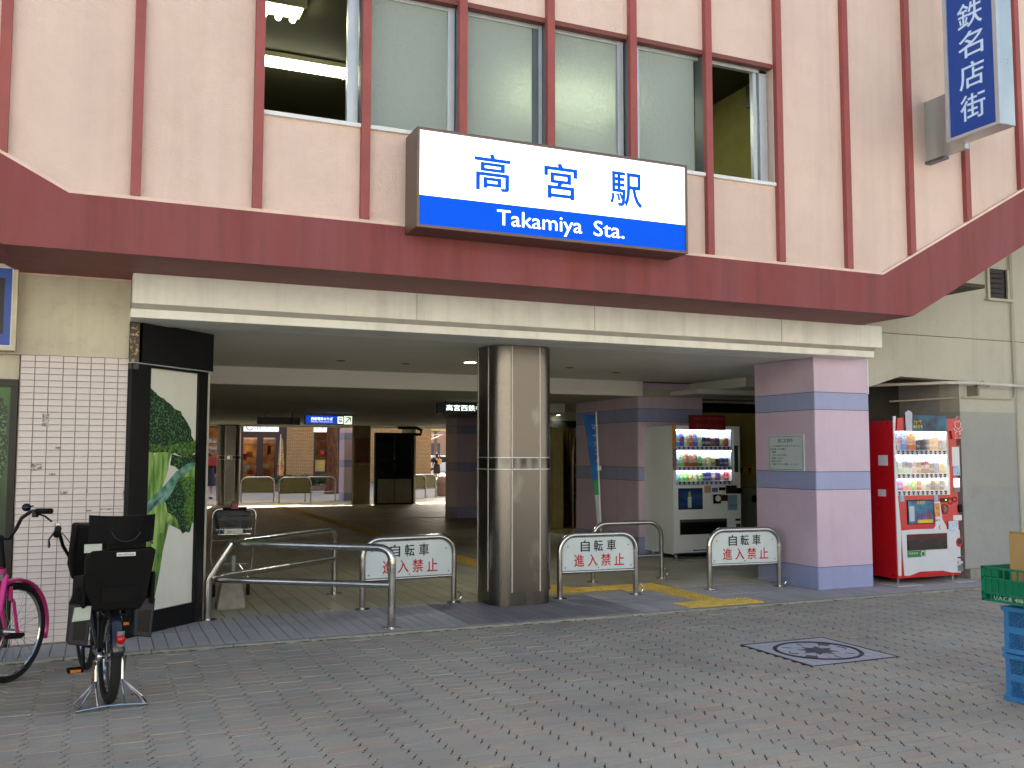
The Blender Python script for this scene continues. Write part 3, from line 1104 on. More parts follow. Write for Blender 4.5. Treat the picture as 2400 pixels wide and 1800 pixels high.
for (px, py, w_, h_) in ((85, 1095, 22, 16), (136, 1052, 12, 9), (122, 1112, 14, 5), (150, 1155, 18, 7), (203, 1160, 3, 26), (290, 1158, 3, 26), (258, 1193, 44, 3), (208, 1197, 12, 3), (107, 985, 14, 30)):
    p = on(px, py, 1, YW)
    m.box(p.x - w_ * .0017, p.x + w_ * .0017, YW - .0012, YW, p.z - h_ * .0017, p.z + h_ * .0017)
m.build('scuff_marks', SCUFF, tw)

# ================================================================== DISPLAY CASE WITH BROCCOLI POSTER
P0 = Vector((0.215, 8.33, 0))
DU = Vector((0.705, 0.709, 0)).normalized()
DN = Vector((DU.y, -DU.x, 0))       # towards the passage


def DP(u, z, d=0.0):
    return P0 + DU * u + DN * d + Vector((0, 0, z))


def dpu(px, py):
    p = onp(px, py, P0, DN)
    return ((p - P0).dot(DU), p.z)


def slab(u0, u1, z0, z1, d0, d1):
    return MB().hexa([DP(u0, z0, d0), DP(u1, z0, d0), DP(u1, z1, d0), DP(u0, z1, d0)], DN * (d1 - d0))


dc = thing('display_case', 'black framed shop display case with broccoli poster at passage corner', 'display case', (0.5, 8.6, 0))
slab(0.0, .93, .03, 2.27, -.14, -.03).build('case_back', BLACK, dc)
ul, _ = dpu(343, 1150)
ur, _ = dpu(458, 1150)
ue, _ = dpu(478, 1150)
_, zt2 = dpu(400, 868)
_, zb2 = dpu(400, 1422)
print('case', ul, ur, ue, zt2, zb2)
slab(-.01, ul, .02, 2.25, -.03, .015).build('case_frame', BLACK, dc)
slab(ur, ue, .02, 2.25, -.03, .015).build('case_frame', BLACK, dc)
slab(ul, ur, .02, zb2, -.03, .012).build('case_plinth', BLACK, dc)
slab(ul, ur, zt2, 2.25, -.03, .012).build('case_frame', BLACK, dc)
slab(.065, ue + .03, 2.256, 2.598, -.10, .045).build('header_box', BLACK, dc)
MB().box(.192, .268, 8.318, 8.42, 2.20, 2.598).build('header_end', BLACK, dc)
slab(-.03, ue + .03, 2.248, 2.2555, .0, .05).build('metal_strip', ALU, dc)
MB().box(0.196, .264, 8.313, 8.3175, 2.25, 2.58).build('peeling_sticker', GOLD, dc)
PBG = M('poster paper', (224, 226, 210), .3, rgb2=(238, 240, 232), scale=1.2, dirt=.05)
slab(ul, ur, zb2, zt2, -.029, -.012).build('poster', PBG, dc)
HEADG = M('broccoli print', (12, 34, 22), .4, rgb2=(76, 130, 72), scale=46, lo=.38, hi=.72)
vt = HEADG.node_tree
vo = vt.nodes.new('ShaderNodeTexVoronoi')
vo.inputs['Scale'].default_value = 62
vt.links.new(vt.nodes['Mapping'].outputs[0], vo.inputs['Vector'])
vt.links.new(vo.outputs['Distance'], vt.nodes['Color Ramp'].inputs[0])
vt.nodes['Color Ramp'].color_ramp.elements[0].position = .62
vt.nodes['Color Ramp'].color_ramp.elements[1].position = .05
HEADG2 = M('broccoli print light', (22, 52, 20), .5, rgb2=(112, 160, 66), scale=40, lo=.35, hi=.7)
STEMG = M('stem print', (86, 140, 52), .4, rgb2=(172, 206, 116), scale=9, stretch=(3, 3, .4), lo=.35, hi=.65)
LEAFG = M('leaf print', (60, 116, 98), .4, rgb2=(140, 190, 166), scale=12, lo=.35, hi=.68)
STEMD = M('stem print dark', (52, 98, 36), .5, rgb2=(110, 156, 66), scale=12, stretch=(3, 3, .5))


def wob(pts, a=.012, n=5, seed=1):
    rnd = random.Random(seed)
    out = []
    k = len(pts)
    for i in range(k):
        p, q_ = Vector((*pts[i], 0)), Vector((*pts[(i + 1) % k], 0))
        for j in range(n):
            v = p.lerp(q_, j / n)
            out.append((v.x + rnd.uniform(-a, a), v.y + rnd.uniform(-a, a)))
    return out


def print_poly(pxs, d, mat, a=.008, n=4, seed=1, name='printed_shape', clip=True, plane=None):
    pts = [dpu(*p) for p in pxs]
    pts = wob(pts, a, n, seed)
    pts = [(min(max(u, ul + .001), ur - .001), min(max(z, zb2 + .001), zt2 - .001)) for u, z in pts]
    m = MB()
    cu, cz = sum(p[0] for p in pts) / len(pts), sum(p[1] for p in pts) / len(pts)
    n_ = len(pts)
    m.add([DP(u, z, d) for u, z in pts] + [DP(cu, cz, d)], [(i, (i + 1) % n_, n_) for i in range(n_)])
    return m.build(name, mat, dc)


print_poly([(338, 1130), (375, 1040), (404, 1060), (380, 1150), (372, 1230), (340, 1300), (334, 1430), (330, 1300)], -.0112, STEMG, .004, 3, 3)
print_poly([(341, 1180), (372, 1190), (408, 1130), (436, 1100), (461, 1090), (456, 1210), (430, 1245), (412, 1200), (390, 1230), (368, 1330), (352, 1430), (341, 1432)], -.0106, STEMG, .004, 3, 4)
print_poly([(376, 1250), (388, 1250), (378, 1330), (362, 1420), (352, 1425), (360, 1340)], -.0104, STEMD, .004, 3, 5)
print_poly([(341, 910), (352, 907), (372, 925), (398, 945), (425, 965), (445, 1000), (460, 1040), (463, 1060), (440, 1072), (400, 1060), (341, 1056)], -.0100, HEADG, .012, 4, 6)
print_poly([(341, 1035), (380, 1045), (420, 1040), (463, 1030), (464, 1056), (440, 1072), (405, 1062), (372, 1056), (341, 1066)], -.0094, HEADG2, .012, 4, 7)
print_poly([(404, 1064), (440, 1072), (463, 1064), (461, 1090), (430, 1105), (402, 1090)], -.0098, HEADG, .006, 3, 12)
print_poly([(350, 1060), (362, 1060), (366, 1140), (352, 1180), (346, 1140)], -.0090, STEMG, .003, 3, 8)
print_poly([(386, 1062), (402, 1058), (396, 1100), (380, 1150), (362, 1180), (368, 1120)], -.0090, STEMG, .003, 3, 9)
print_poly([(395, 1130), (420, 1115), (450, 1130), (461, 1150), (459, 1190), (448, 1245), (428, 1250), (415, 1215), (396, 1200), (386, 1170)], -.0088, HEADG, .010, 4, 10)
print_poly([(420, 1120), (455, 1115), (461, 1140), (457, 1225), (440, 1240), (432, 1205), (440, 1160)], -.0084, HEADG2, .010, 4, 13)
print_poly([(461, 1082), (440, 1088), (415, 1105), (380, 1145), (350, 1175), (338, 1205), (341, 1215), (352, 1192), (385, 1180), (408, 1150), (425, 1115), (461, 1092)], -.0080, LEAFG, .005, 4, 11)

lw = thing('shop_window', 'black framed shop window with dark green broccoli print, cut by left edge', 'display window', (-1.3, 8.4, 0))
MB().box(-2.4, -0.61, YW + .05, YW + .1, .02, 2.09).build('case_back', BLACK, lw)
MB().box(-2.4, -0.61, YW + .0, YW + .05, 2.035, 2.09).box(-.66, -0.61, YW + .0, YW + .05, .02, 2.034).build('case_frame', BLACK, lw)
MB().box(-2.4, -0.661, YW + .03, YW + .049, .3, 2.034).build('poster', M('dark green print', (28, 52, 34), .4, rgb2=(62, 110, 42), scale=2.2, stretch=(2, 1, .6)), lw)
m = MB()
pts = [(-2.2, 2.0), (-.9, 2.0), (-.72, 1.94), (-.67, 1.86), (-.67, 1.45), (-.7, 1.3), (-.8, 1.22), (-1.2, 1.2), (-2.2, 1.25)]
pts = wob(pts, .015, 5, 20)
m.add([(min(x, -.664), YW + .0285, z) for x, z in pts] + [(-1.4, YW + .0285, 1.6)], [(i, (i + 1) % len(pts), len(pts)) for i in range(len(pts))])
m.build('printed_shape', HEADG, lw)
MB().box(-2.4, -.61, YW + .001, YW + .05, .02, .3).build('case_plinth', BLACK, lw)

# ================================================================== PILLARS
SCR = M('scratched steel', (114, 110, 104), .3, metal=1.0, rgb2=(142, 141, 138), scale=3.5, lo=.60, hi=.72, stretch=(1, 1, .5))


def rrect(x0, x1, y0, y1, r, n=6):
    pts = []
    for cx, cy, a in ((x1 - r, y0 + r, -90), (x1 - r, y1 - r, 0), (x0 + r, y1 - r, 90), (x0 + r, y0 + r, 180)):
        pts += [(cx + r * math.cos(R(a + 90 * k / n)), cy + r * math.sin(R(a + 90 * k / n))) for k in range(n + 1)]
    return pts


def steel_pillar(x0, x1, y0, y1, z1, label, r=.18, detail=True):
    t = thing('steel_pillar', label, 'pillar', ((x0 + x1) / 2, (y0 + y1) / 2, FZ), group='steel clad pillars')
    x0, x1, y0, y1 = x0 + 1e-4, x1, y0, y1

    def ring(e, za, zb_, name, mat):
        pts = rrect(x0 + e, x1 - e, y0 + e, y1 - e, max(.02, r - e), 8)
        m = MB().hexa([(x, y, za) for x, y in pts], (0, 0, zb_ - za))
        return m.build(name, mat, t, smooth=True)
    ring(.012, FZ, .15, 'base_ring', STEEL)
    ring(.03, .151, z1, 'core', JOINT)
    # cladding sheets: four flats and four curved corners, lower and upper tiers
    th = .004
    for za, zb_ in ((.152, 1.352), (1.478, z1 - .012)):
        for k in range(4):
            # curved corner
            cx, cy, a = ((x1 - r, y0 + r, -90), (x1 - r, y1 - r, 0), (x0 + r, y1 - r, 90), (x0 + r, y0 + r, 180))[k]
            o_ = [(cx + r * math.cos(R(a + 90 * j / 12)), cy + r * math.sin(R(a + 90 * j / 12))) for j in range(13)]
            i_ = [(cx + (r - th) * math.cos(R(a + 90 * j / 12)), cy + (r - th) * math.sin(R(a + 90 * j / 12))) for j in range(13)]
            m = MB()
            for j in range(12):
                m.hexa([(*o_[j], za), (*o_[j + 1], za), (*i_[j + 1], za), (*i_[j], za)], (0, 0, zb_ - za))
            q = MB()
            q.v = m.v
            nv = 26
            q = MB()
            vv = [(*p, za) for p in o_] + [(*p, zb_) for p in o_]
            q.add(vv, [(j, j + 1, j + 14, j + 13) for j in range(12)])
            q.build('cladding', STEEL, t, smooth=True)
        g = .005
        flats = ((x0 + r + g, x1 - r - g, y0, y0 + th), (x0 + r + g, x1 - r - g, y1 - th, y1), (x0, x0 + th, y0 + r + g, y1 - r - g), (x1 - th, x1, y0 + r + g, y1 - r - g))
        for k, f in enumerate(flats):
            MB().box(*f, za, zb_).build('cladding', SCR if k == 0 else STEEL, t)
    m = MB()
    for (cx, cy) in ((x0 + r, y0), (x1 - r, y0), (x0, y0 + r), (x0, y1 - r), (x1, y0 + r), (x1, y1 - r), (x0 + r, y1), (x1 - r, y1)):
        m.box(cx - .006, cx + .006, cy - .006, cy + .006, .152, z1 - .012)
    m.build('seam_strip', M('pale seam', (196, 194, 188), .5, metal=.3), t)
    ring(-.001, 1.362, 1.468, 'mirror_band', M('dark mirror steel', (96, 96, 94), .07, metal=1.0, var=.04))
    for za in (1.353, 1.4685):
        ring(-.006, za, za + .009, 'band_strip', ALU)
    ring(.01, z1 - .0115, z1, 'top_ring', BROWN)
    return t


steel_pillar(3.56, 4.225, 8.60, 9.24, 2.598, 'brushed steel pillar with rounded corners at the front of passage')
steel_pillar(3.17, 3.80, 28.70, 29.35, 2.36, 'dark steel pillar at the far left end of the passage')

LV = [(FZ, .267, 'b'), (.267, 1.115, 'p'), (1.115, 1.315, 'b'), (1.315, 2.007, 'p'), (2.007, 2.203, 'b'), (2.203, 2.598, 'p')]


def panel_pillar(x0, x1, y0, y1, label, levels=LV, splits=((), ()), top=2.598, name='panel_pillar'):
    t = thing(name, label, 'pillar', ((x0 + x1) / 2, (y0 + y1) / 2, FZ), group='pink and blue panel pillars')
    MB().box(x0 + .012, x1 - .012, y0 + .012, y1 - .012, FZ, top - .001).build('core', JOINT, t)
    g = .003
    th = .012
    for za, zb_, k in levels:
        zb_ = min(zb_, top)
        if za >= top:
            continue
        mat = PANELP if k == 'p' else PANELB
        xs = [x0] + [s for s in splits[0]] + [x1]
        for a, b in zip(xs[:-1], xs[1:]):
            MB().box(a + g, b - g, y0, y0 + th, za + g, zb_ - g).build('panel', mat, t)
        ys = [y0] + [s for s in splits[1]] + [y1]
        for a, b in zip(ys[:-1], ys[1:]):
            MB().box(x0, x0 + th, a + (th + .001 if a == y0 else g), b - g, za + g, zb_ - g).build('panel', mat, t)
        MB().box(x1 - th, x1, y0 + th + .001, y1 - g, za + g, zb_ - g).build('panel', mat, t)
    return t


panel_pillar(7.267, 8.055, 8.28, 9.32, 'pink and blue panelled pillar with a white notice beside the red machine')
MB().box(8.058, 8.075, 8.29, 8.34, 2.2, 2.6).build('downpipe_trim', WHITEP, bld)
panel_pillar(7.43, 8.60, 12.32, 14.35, 'dim pink panelled block behind the white vending machine', splits=((), (12.96,)))
panel_pillar(7.68, 8.35, 20.9, 21.7, 'pink panelled pillar half hidden behind the steel pillar', top=2.375)
panel_pillar(7.25, 8.1, 30.3, 31.0, 'pink panelled pillar at the far street end of the passage', top=2.375)
nb = thing('notice_plate', 'white notice plate with heading on the side of pink pillar', 'notice', (7.25, 8.76, 1.52))
NX = 7.267
MB().box(NX - .012, NX - .0005, 8.455, 9.07, 1.318, 1.73).build('plate', M('notice white', (190, 206, 210), .4, var=.03), nb)
m = MB()
m.box(NX - .0135, NX - .012, 8.47, 9.055, 1.332, 1.336).box(NX - .0135, NX - .012, 8.47, 9.055, 1.712, 1.716).box(NX - .0135, NX - .012, 8.47, 8.474, 1.336, 1.712).box(NX - .0135, NX - .012, 9.051, 9.055, 1.336, 1.712)
m.build('border_line', INKD, nb)
text('おことわり', (NX - .0125, 8.89, 1.645), -YA, ZA, .25, .045, INKK, nb, weight=.02)
for k, (s, y0, w_) in enumerate((('ここに自転車をとめないでください', 9.03, .52), ('お客様へのお願い', 9.03, .28), ('・禁煙', 9.03, .10), ('・ゴミのポイ捨て', 9.03, .30), ('・自転車、バイク', 9.03, .22), ('・通行のさまたげ', 9.03, .2), ('ご協力をお願いします', 9.03, .5))):
    text(s, (NX - .0125, y0, 1.595 - k * .035), -YA, ZA, w_, .02, INKD, nb)

# ================================================================== BARRIERS
def u_barrier(name, label, cat, loc, rotz, wdt, hgt, plate, group, words=True, r=.03, rad=.17):
    t = thing(name, label, cat, loc, (0, 0, rotz), group)
    h = wdt / 2
    pth = [(-h, 0, 0.0), (-h, 0, hgt - rad - .03)] + arc((-h + rad, 0, hgt - rad - .03), rad, 180, 90, 8, XA, ZA) + arc((h - rad, 0, hgt - rad - .03), rad, 90, 0, 8, XA, ZA) + [(h, 0, 0.0)]
    MB().tube(pth, r, 14).build('frame_tube', TUBE, t, world=False, smooth=True)
    zr = hgt * .39
    MB().tube([(-h + r * .8, 0, zr), (h - r * .8, 0, zr)], .019, 10).build('rail', TUBE, t, world=False, smooth=True)
    MB().lathe([(.075, 0), (.075, .005), (.034, .009)], (-h, 0, 0)).build('base_plate', TUBE, t, world=False)
    MB().lathe([(.075, 0), (.075, .005), (.034, .009)], (h, 0, 0)).build('base_plate', TUBE, t, world=False)
    MB().tube([(h, 0, hgt - rad - .05), (h, 0, hgt - rad - .035)], r + .003, 14).build('collar', CHROME, t, world=False)
    MB().tube(arc((h + .045, 0, .06), .04, -80, 100, 8, XA, ZA), .008, 8).build('lock_ring', CHROME, t, world=False, smooth=True)
    if plate:
        i = r * .9
        rr = rad - i
        z0, z1 = zr + .018, hgt - .03 - i
        pts = [(-h + i, z0), (h - i, z0)] + [(h - i - rr + rr * math.cos(R(a)), z1 - rr + rr * math.sin(R(a))) for a in range(0, 91, 15)] + [(-h + i + rr + rr * math.cos(R(a)), z1 - rr + rr * math.sin(R(a))) for a in range(90, 181, 15)]
        p = MB().hexa([(x, -.006, z) for x, z in pts], (0, .012, 0)).build('sign_plate', plate, t, world=False)
        m = MB()
        for sx in (-1, 1):
            for (xx, zz) in ((h - .09, z1 - .09), (h - .06, z0 + .03)):
                m.cyl((sx * xx, -.010, zz), (sx * xx, -.006, zz), .007, .007, 8)
            m.cyl((0, -.010, z0 + .02), (0, -.006, z0 + .02), .007, .007, 8)
        m.build('screw', ALUD, t, world=False)
        if words:
            def tx(s, x0, z, w_, hh, mat):
                text_mb(s, (x0, -.008, z), XA, ZA, w_, hh, .0015, .012).build('lettering', mat, t, world=False)
            zz = z0 + (z1 - z0) * .56
            for k, c in enumerate('自転車'):
                tx(c, -.205 + k * .152, zz, .105, .12, INKK)
            for k, c in enumerate('進入禁止'):
                tx(c, -.28 + k * .155, z0 + .035, .115, .128, INKR)
        else:
            m = MB()
            for sx in (-1, 1):
                for zz in (z0 + .06, z1 - .1):
                    m.box(sx * (h - .05) - .025, sx * (h - .05) + .025, -.02, .02, zz - .02, zz + .02)
            m.box(-.02, .02, -.02, .02, z1 - .03, z1).box(-.02, .02, -.02, .02, z0, z0 + .03)
            m.build('clamp', ALUD, t, world=False)
    return t


GBAR = 'bicycle barriers with sign plates'
u_barrier('sign_barrier', 'white no-bicycle sign barrier left of the steel pillar, behind the corner railing', 'barrier', (2.83, 9.05, FZ), R(4), .96, .69, SIGNW, GBAR)
u_barrier('sign_barrier', 'white no-bicycle sign barrier just right of the steel pillar', 'barrier', (4.835, 8.845, FZ), R(-3), .88, .675, SIGNW, GBAR)
u_barrier('sign_barrier', 'white no-bicycle sign barrier beside the pink pillar', 'barrier', (6.65, 8.76, FZ), R(-5.5), .89, .675, SIGNW, GBAR)
u_barrier('plain_barrier', 'steel tube barrier without a plate in front of white vending machine', 'barrier', (5.785, 9.855, FZ), R(-1), .93, .70, None, 'plain steel tube barriers', r=.026)
OLIVEP = M('barrier back plate', (150, 144, 104), .5, var=.06, dirt=.1)
GB2 = 'barriers at the far end of the passage'
u_barrier('plate_barrier', 'far plate barrier nearest the dark steel pillar', 'barrier', (4.52, 30.25, 0), R(-7), .98, .82, OLIVEP, GB2, False, r=.026)
u_barrier('plate_barrier', 'far plate barrier in front of the hedge', 'barrier', (5.54, 29.5, 0), R(8), 1.0, .82, OLIVEP, GB2, False, r=.026)
u_barrier('plain_barrier', 'far open tube barrier in front of the tree trunk', 'barrier', (6.47, 30.2, 0), R(10), 1.02, .82, None, 'plain steel tube barriers', r=.024)
u_barrier('plate_barrier', 'far plate barrier right next to the black notice board', 'barrier', (9.9, 31.4, 0), R(0), .96, .82, OLIVEP, GB2, False, r=.026)
u_barrier('plate_barrier', 'far plate barrier under the walking woman', 'barrier', (10.5, 32.0, 0), R(8), .96, .82, OLIVEP, GB2, False, r=.026)

# V-shaped corner railing
cr = thing('corner_railing', 'V-shaped steel tube railing standing in front of the shopping cart', 'railing', (1.9, 9.0, FZ))
A, Bk = Vector((2.325, 7.93, 0)), Vector((2.338, 10.14, 0))
zt, zl = .70, .385


def bend(p0, pv, p1, rad, n=8):
    d0, d1 = (p0 - pv).normalized(), (p1 - pv).normalized()
    a, b = pv + d0 * rad, pv + d1 * rad
    return [a.lerp(pv, t).lerp(pv.lerp(b, t), t) for t in [i / n for i in range(n + 1)]]


def rail(z, v, posttop):
    v = Vector((v[0], v[1], z))
    a, b = Vector((A.x, A.y, z)), Vector((Bk.x, Bk.y, z))
    body = bend(a, v, b, .24)
    if posttop:
        pa = [Vector((A.x, A.y, FZ)), Vector((A.x, A.y, z - .14))] + bend(Vector((A.x, A.y, z - .14)), Vector((A.x, A.y, z)), v, .13, 6)
        pb = bend(v, Vector((Bk.x, Bk.y, z)), Vector((Bk.x, Bk.y, z - .14)), .13, 6) + [Vector((Bk.x, Bk.y, z - .14)), Vector((Bk.x, Bk.y, FZ))]
        return pa + body + pb
    return [a] + body + [b]


MB().tube(rail(zt, (1.075, 8.98), True), .034, 14).build('top_rail', TUBE, cr, smooth=True)
MB().tube(rail(zl, (.885, 8.98), False), .030, 12).build('lower_rail', TUBE, cr, smooth=True)
LV0 = Vector((.925, 8.98, 0))
MB().tube([(LV0.x, LV0.y, FZ), (LV0.x, LV0.y, zl - .02), (LV0.x + .01, LV0.y, zl + .01), (1.125, 8.98, zt - .005)], .034, 14).build('corner_post', TUBE, cr, smooth=True)
for p in (A, Bk, LV0):
    MB().lathe([(.085, 0), (.085, .006), (.036, .01)], (p.x, p.y, FZ)).build('base_plate', TUBE, cr)
for p in (A, Bk):
    MB().tube([(p.x, p.y, zt - .165), (p.x, p.y, zt - .15)], .037, 14).build('collar', CHROME, cr)

# ================================================================== CONCRETE BLOCK, CART
cb = thing('weight_block', 'rough concrete weight block with short grey post in it', 'block', (1.2, 9.6, FZ))
MB().add([(1.06, 9.48, FZ), (1.33, 9.48, FZ), (1.33, 9.72, FZ), (1.06, 9.72, FZ), (1.105, 9.52, .27), (1.295, 9.52, .27), (1.295, 9.68, .27), (1.105, 9.68, .27)],
         [(0, 3, 2, 1), (4, 5, 6, 7), (0, 1, 5, 4), (1, 2, 6, 5), (2, 3, 7, 6), (3, 0, 4, 7)]).build('block', CONC, cb, bevel=.012)
MB().tube([(1.215, 9.6, .265), (1.22, 9.6, .52)], .022, 12).build('post', M('grey post', (150, 158, 152), .4), cb, smooth=True)

ct = thing('shopping_cart', 'silver shopping cart with black handle parked in the passage', 'shopping cart', (1.3, 10.5, FZ))
CW = CHROME
x0, x1, yc = 1.095, 1.535, 10.38
m = MB()
m.tube([(x0 + .02, yc + .02, .17), (x0 - .01, yc, .45), (x0, yc - .02, .80)] + arc((x0 + .07, yc - .02, .86), .07, 180, 90, 6, XA, ZA) + arc((x1 - .07, yc - .02, .86), .07, 90, 0, 6, XA, ZA) + [(x1, yc - .02, .80), (x1 - .02, yc, .45), (x1 - .05, yc + .02, .17)], .012, 10)
m.tube([(x0 + .02, yc, .17), (x0 + .03, yc + .45, .16)], .011, 8).tube([(x1 - .05, yc, .17), (x1 - .08, yc + .45, .16)], .011, 8).tube([(x0 + .05, yc + .15, .34), (x1 - .05, yc + .1, .34)], .008, 8)
m.tube([(x0, yc, .60), (x1, yc, .61)], .007, 8).tube([(x1 - .05, yc, .19), (x1 - .15, yc + .05, .34)], .007, 8)
m.build('cart_frame', CW, ct, smooth=True)
MB().tube([(x0 + .1, yc - .022, .932), (x1 - .1, yc - .022, .932)], .018, 10).build('handle', BLACKP, ct, smooth=True)
MB().hexa([(1.275, yc - .05, .93), (1.355, yc - .05, .93), (1.345, yc - .05, .985), (1.33, yc - .05, 1.0), (1.30, yc - .05, 1.0), (1.285, yc - .05, .985)], (0, .06, 0)).build('coin_lock', M('maroon plastic', (120, 16, 44), .4), ct)
m = MB()                                                # wire cradle for the hand basket
for z, e in ((.665, .035), (.715, .02)):
    pts = [(x0 + e + .02, yc - .03, z), (x1 - e - .02, yc - .03, z), (x1 - e, yc + .4, z + .03), (x0 + e, yc + .4, z + .03)]
    m.tube(pts, .006, 6, closed=True)
for k in range(9):
    x = x0 + .07 + k * .038
    m.tube([(x, yc - .032, .715), (x, yc - .032, .66), (x, yc + .4, .66)], .0035, 5)
for k in range(7):
    y = yc + .02 + k * .05
    m.tube([(x1 - .02, y, .80), (x1 - .05, y, .66), (x0 + .05, y, .66), (x0 + .02, y, .80)], .003, 5)
m.build('wire_cradle', CW, ct)
MB().box(1.215, 1.40, yc - .042, yc - .034, .672, .722).build('name_plate', WHITEP, ct)
text('西鉄ストア', (1.245, yc - .0425, .686), XA, ZA, .12, .02, INKD, ct)
for (x, y) in ((x0 + .03, yc + .02), (x1 - .06, yc + .02), (x0 + .03, yc + .45), (x1 - .08, yc + .45)):
    wh = MB().cyl((x - .013, y, .085), (x + .013, y, .085), .065, .065, 16).build('wheel', RUBBER, ct, smooth=True)
    MB().box(x - .018, x + .018, y - .012, y + .012, .085, .18).build('caster_fork', CW, ct)
sb = thing('shopping_basket', 'dark grey plastic hand basket lying in the silver shopping cart', 'basket', (1.31, 10.55, .67))
BKT = M('basket plastic', (50, 58, 62), .45, var=.1)
m = MB()
bx0, bx1, by0, by1, bz0, bz1 = 1.175, 1.445, 10.385, 10.78, .685, .885


def bpt(u, v, s):           # u along, v up, side s
    e = .035 * v
    return {'f': (bx0 - e + (bx1 - bx0 + 2 * e) * u, by0 - e * .3, bz0 + (bz1 - bz0) * v), 'r': (bx1 + e, by0 - e * .3 + (by1 - by0 + e * 1.3) * u, bz0 + (bz1 - bz0) * v),
            'l': (bx0 - e, by0 - e * .3 + (by1 - by0 + e * 1.3) * u, bz0 + (bz1 - bz0) * v), 'b': (bx0 - e + (bx1 - bx0 + 2 * e) * u, by1 + e, bz0 + (bz1 - bz0) * v)}[s]


for s in 'frlb':
    d = (0, .004, 0) if s in 'fb' else (.004, 0, 0)
    n_ = 14
    for k in range(n_ + 1):
        u = k / n_
        m.hexa([bpt(max(0, u - .018), 0, s), bpt(min(1, u + .018), 0, s), bpt(min(1, u + .018), .62, s), bpt(max(0, u - .018), .62, s)], d)
    for a, b in ((0, .07), (.3, .34), (.60, .80), (.88, 1.0)):
        m.hexa([bpt(0, a, s), bpt(1, a, s), bpt(1, b, s), bpt(0, b, s)], d)
m.box(bx0, bx1, by0, by1, bz0, bz0 + .005)
m.build('shell', BKT, sb)
MB().tube([bpt(0, 1, 'f'), bpt(1, 1, 'f'), bpt(1, 1, 'b'), bpt(0, 1, 'b')], .007, 6, closed=True).build('rim', BKT, sb)
text('西鉄ストア', (bx0 + .02, by0 - .012, bz0 + .155), XA, ZA, .06, .016, M('faded print', (130, 134, 132), .6), sb)

# ================================================================== VENDING MACHINES
BOT = {}


def bottle_mesh(kind):
    if kind in BOT:
        return BOT[kind]
    pr = {'bottle': [(.030, 0), (.032, .01), (.032, .065), (.031, .066), (.029, .085), (.032, .10), (.031, .14), (.020, .175), (.012, .19), (.012, .205)],
          'can': [(.024, 0), (.029, .006), (.029, .03), (.029, .06), (.029, .105), (.024, .115)],
          'small': [(.026, 0), (.027, .008), (.027, .04), (.027, .085), (.016, .115), (.014, .13)],
          'tall': [(.026, 0), (.029, .008), (.029, .15), (.024, .162)]}[kind]
    BOT[kind] = pr
    return pr


bcache = {}


def add_drink(parent, kind, rgb, x, y, z, h):
    pr = bottle_mesh(kind)
    key = (kind, rgb)
    if key not in bcache:
        o = MB().lathe(pr, (0, 0, 0), 10).build('drink_' + kind if kind in ('can',) else 'drink_bottle', M('drink %d %d %d' % rgb, rgb, .3, var=.0), None, smooth=True)
        # a pale label band gives each sample its print
        top_z = pr[-1][1]
        lab_c = tuple(int(v * .45 + 235 * .55) for v in rgb) if (rgb[0] + rgb[1] * 2 + rgb[2]) % 3 else (int(rgb[2] * .5 + 60), int(rgb[0] * .6 + 40), int(rgb[1] * .5 + 70))
        o.data.materials.append(M('drink label %d %d %d' % lab_c, lab_c, .35, var=.25, scale=30))
        o.data.materials.append(M('drink cap', (226, 226, 222), .4, var=0))
        for pl in o.data.polygons:
            zc = pl.center.z / top_z
            if kind != 'can' and zc > .93:
                pl.material_index = 2
            elif (.30 < zc < .62) if kind != 'can' else (.25 < zc < .55 and rgb[1] % 2 == 0):
                pl.material_index = 1
        bcache[key] = o.data
        bpy.data.objects.remove(o)
    o = bpy.data.objects.new('drink_can' if kind == 'can' else 'drink_bottle', bcache[key])
    COL.objects.link(o)
    o.parent = parent
    q, off = parent, Vector()
    while q is not None:
        off += Vector(q.location)
        q = q.parent
    s = h / pr[-1][1]
    o.location = Vector((x, y, z)) - off
    o.scale = (1.28, 1.28, s)
    lab = bcache.get('label' + kind)
    return o


class VM:
    """panels of a machine front, given by where they sit on the real front plane"""

    def __init__(s, root, Y, zx, zy, sc):
        s.r, s.Y, s.a = root, Y, (zx, zy, sc)

    def p(s, x, y, Y=None):
        return on(s.a[0] + x * s.a[2], s.a[1] + y * s.a[2], 1, s.Y if Y is None else Y)

    def panel(s, x0, y0, x1, y1, mat, name, out=.004, inn=.0, parent=None, bevel=0):
        a, b = s.p(x0, y1), s.p(x1, y0)
        xa, xb = (s.p(x0, (y0 + y1) / 2).x, s.p(x1, (y0 + y1) / 2).x)
        za, zb_ = s.p((x0 + x1) / 2, y1).z, s.p((x0 + x1) / 2, y0).z
        return MB().box(xa, xb, s.Y - out, s.Y - inn, za, zb_).build(name, mat, parent or s.r, bevel=bevel)


LEDW = M('machine back light', (200, 214, 236), .5, var=0, emit=.16)
LEDT = M('machine light tube', (236, 244, 255), .5, var=0, emit=7.0)


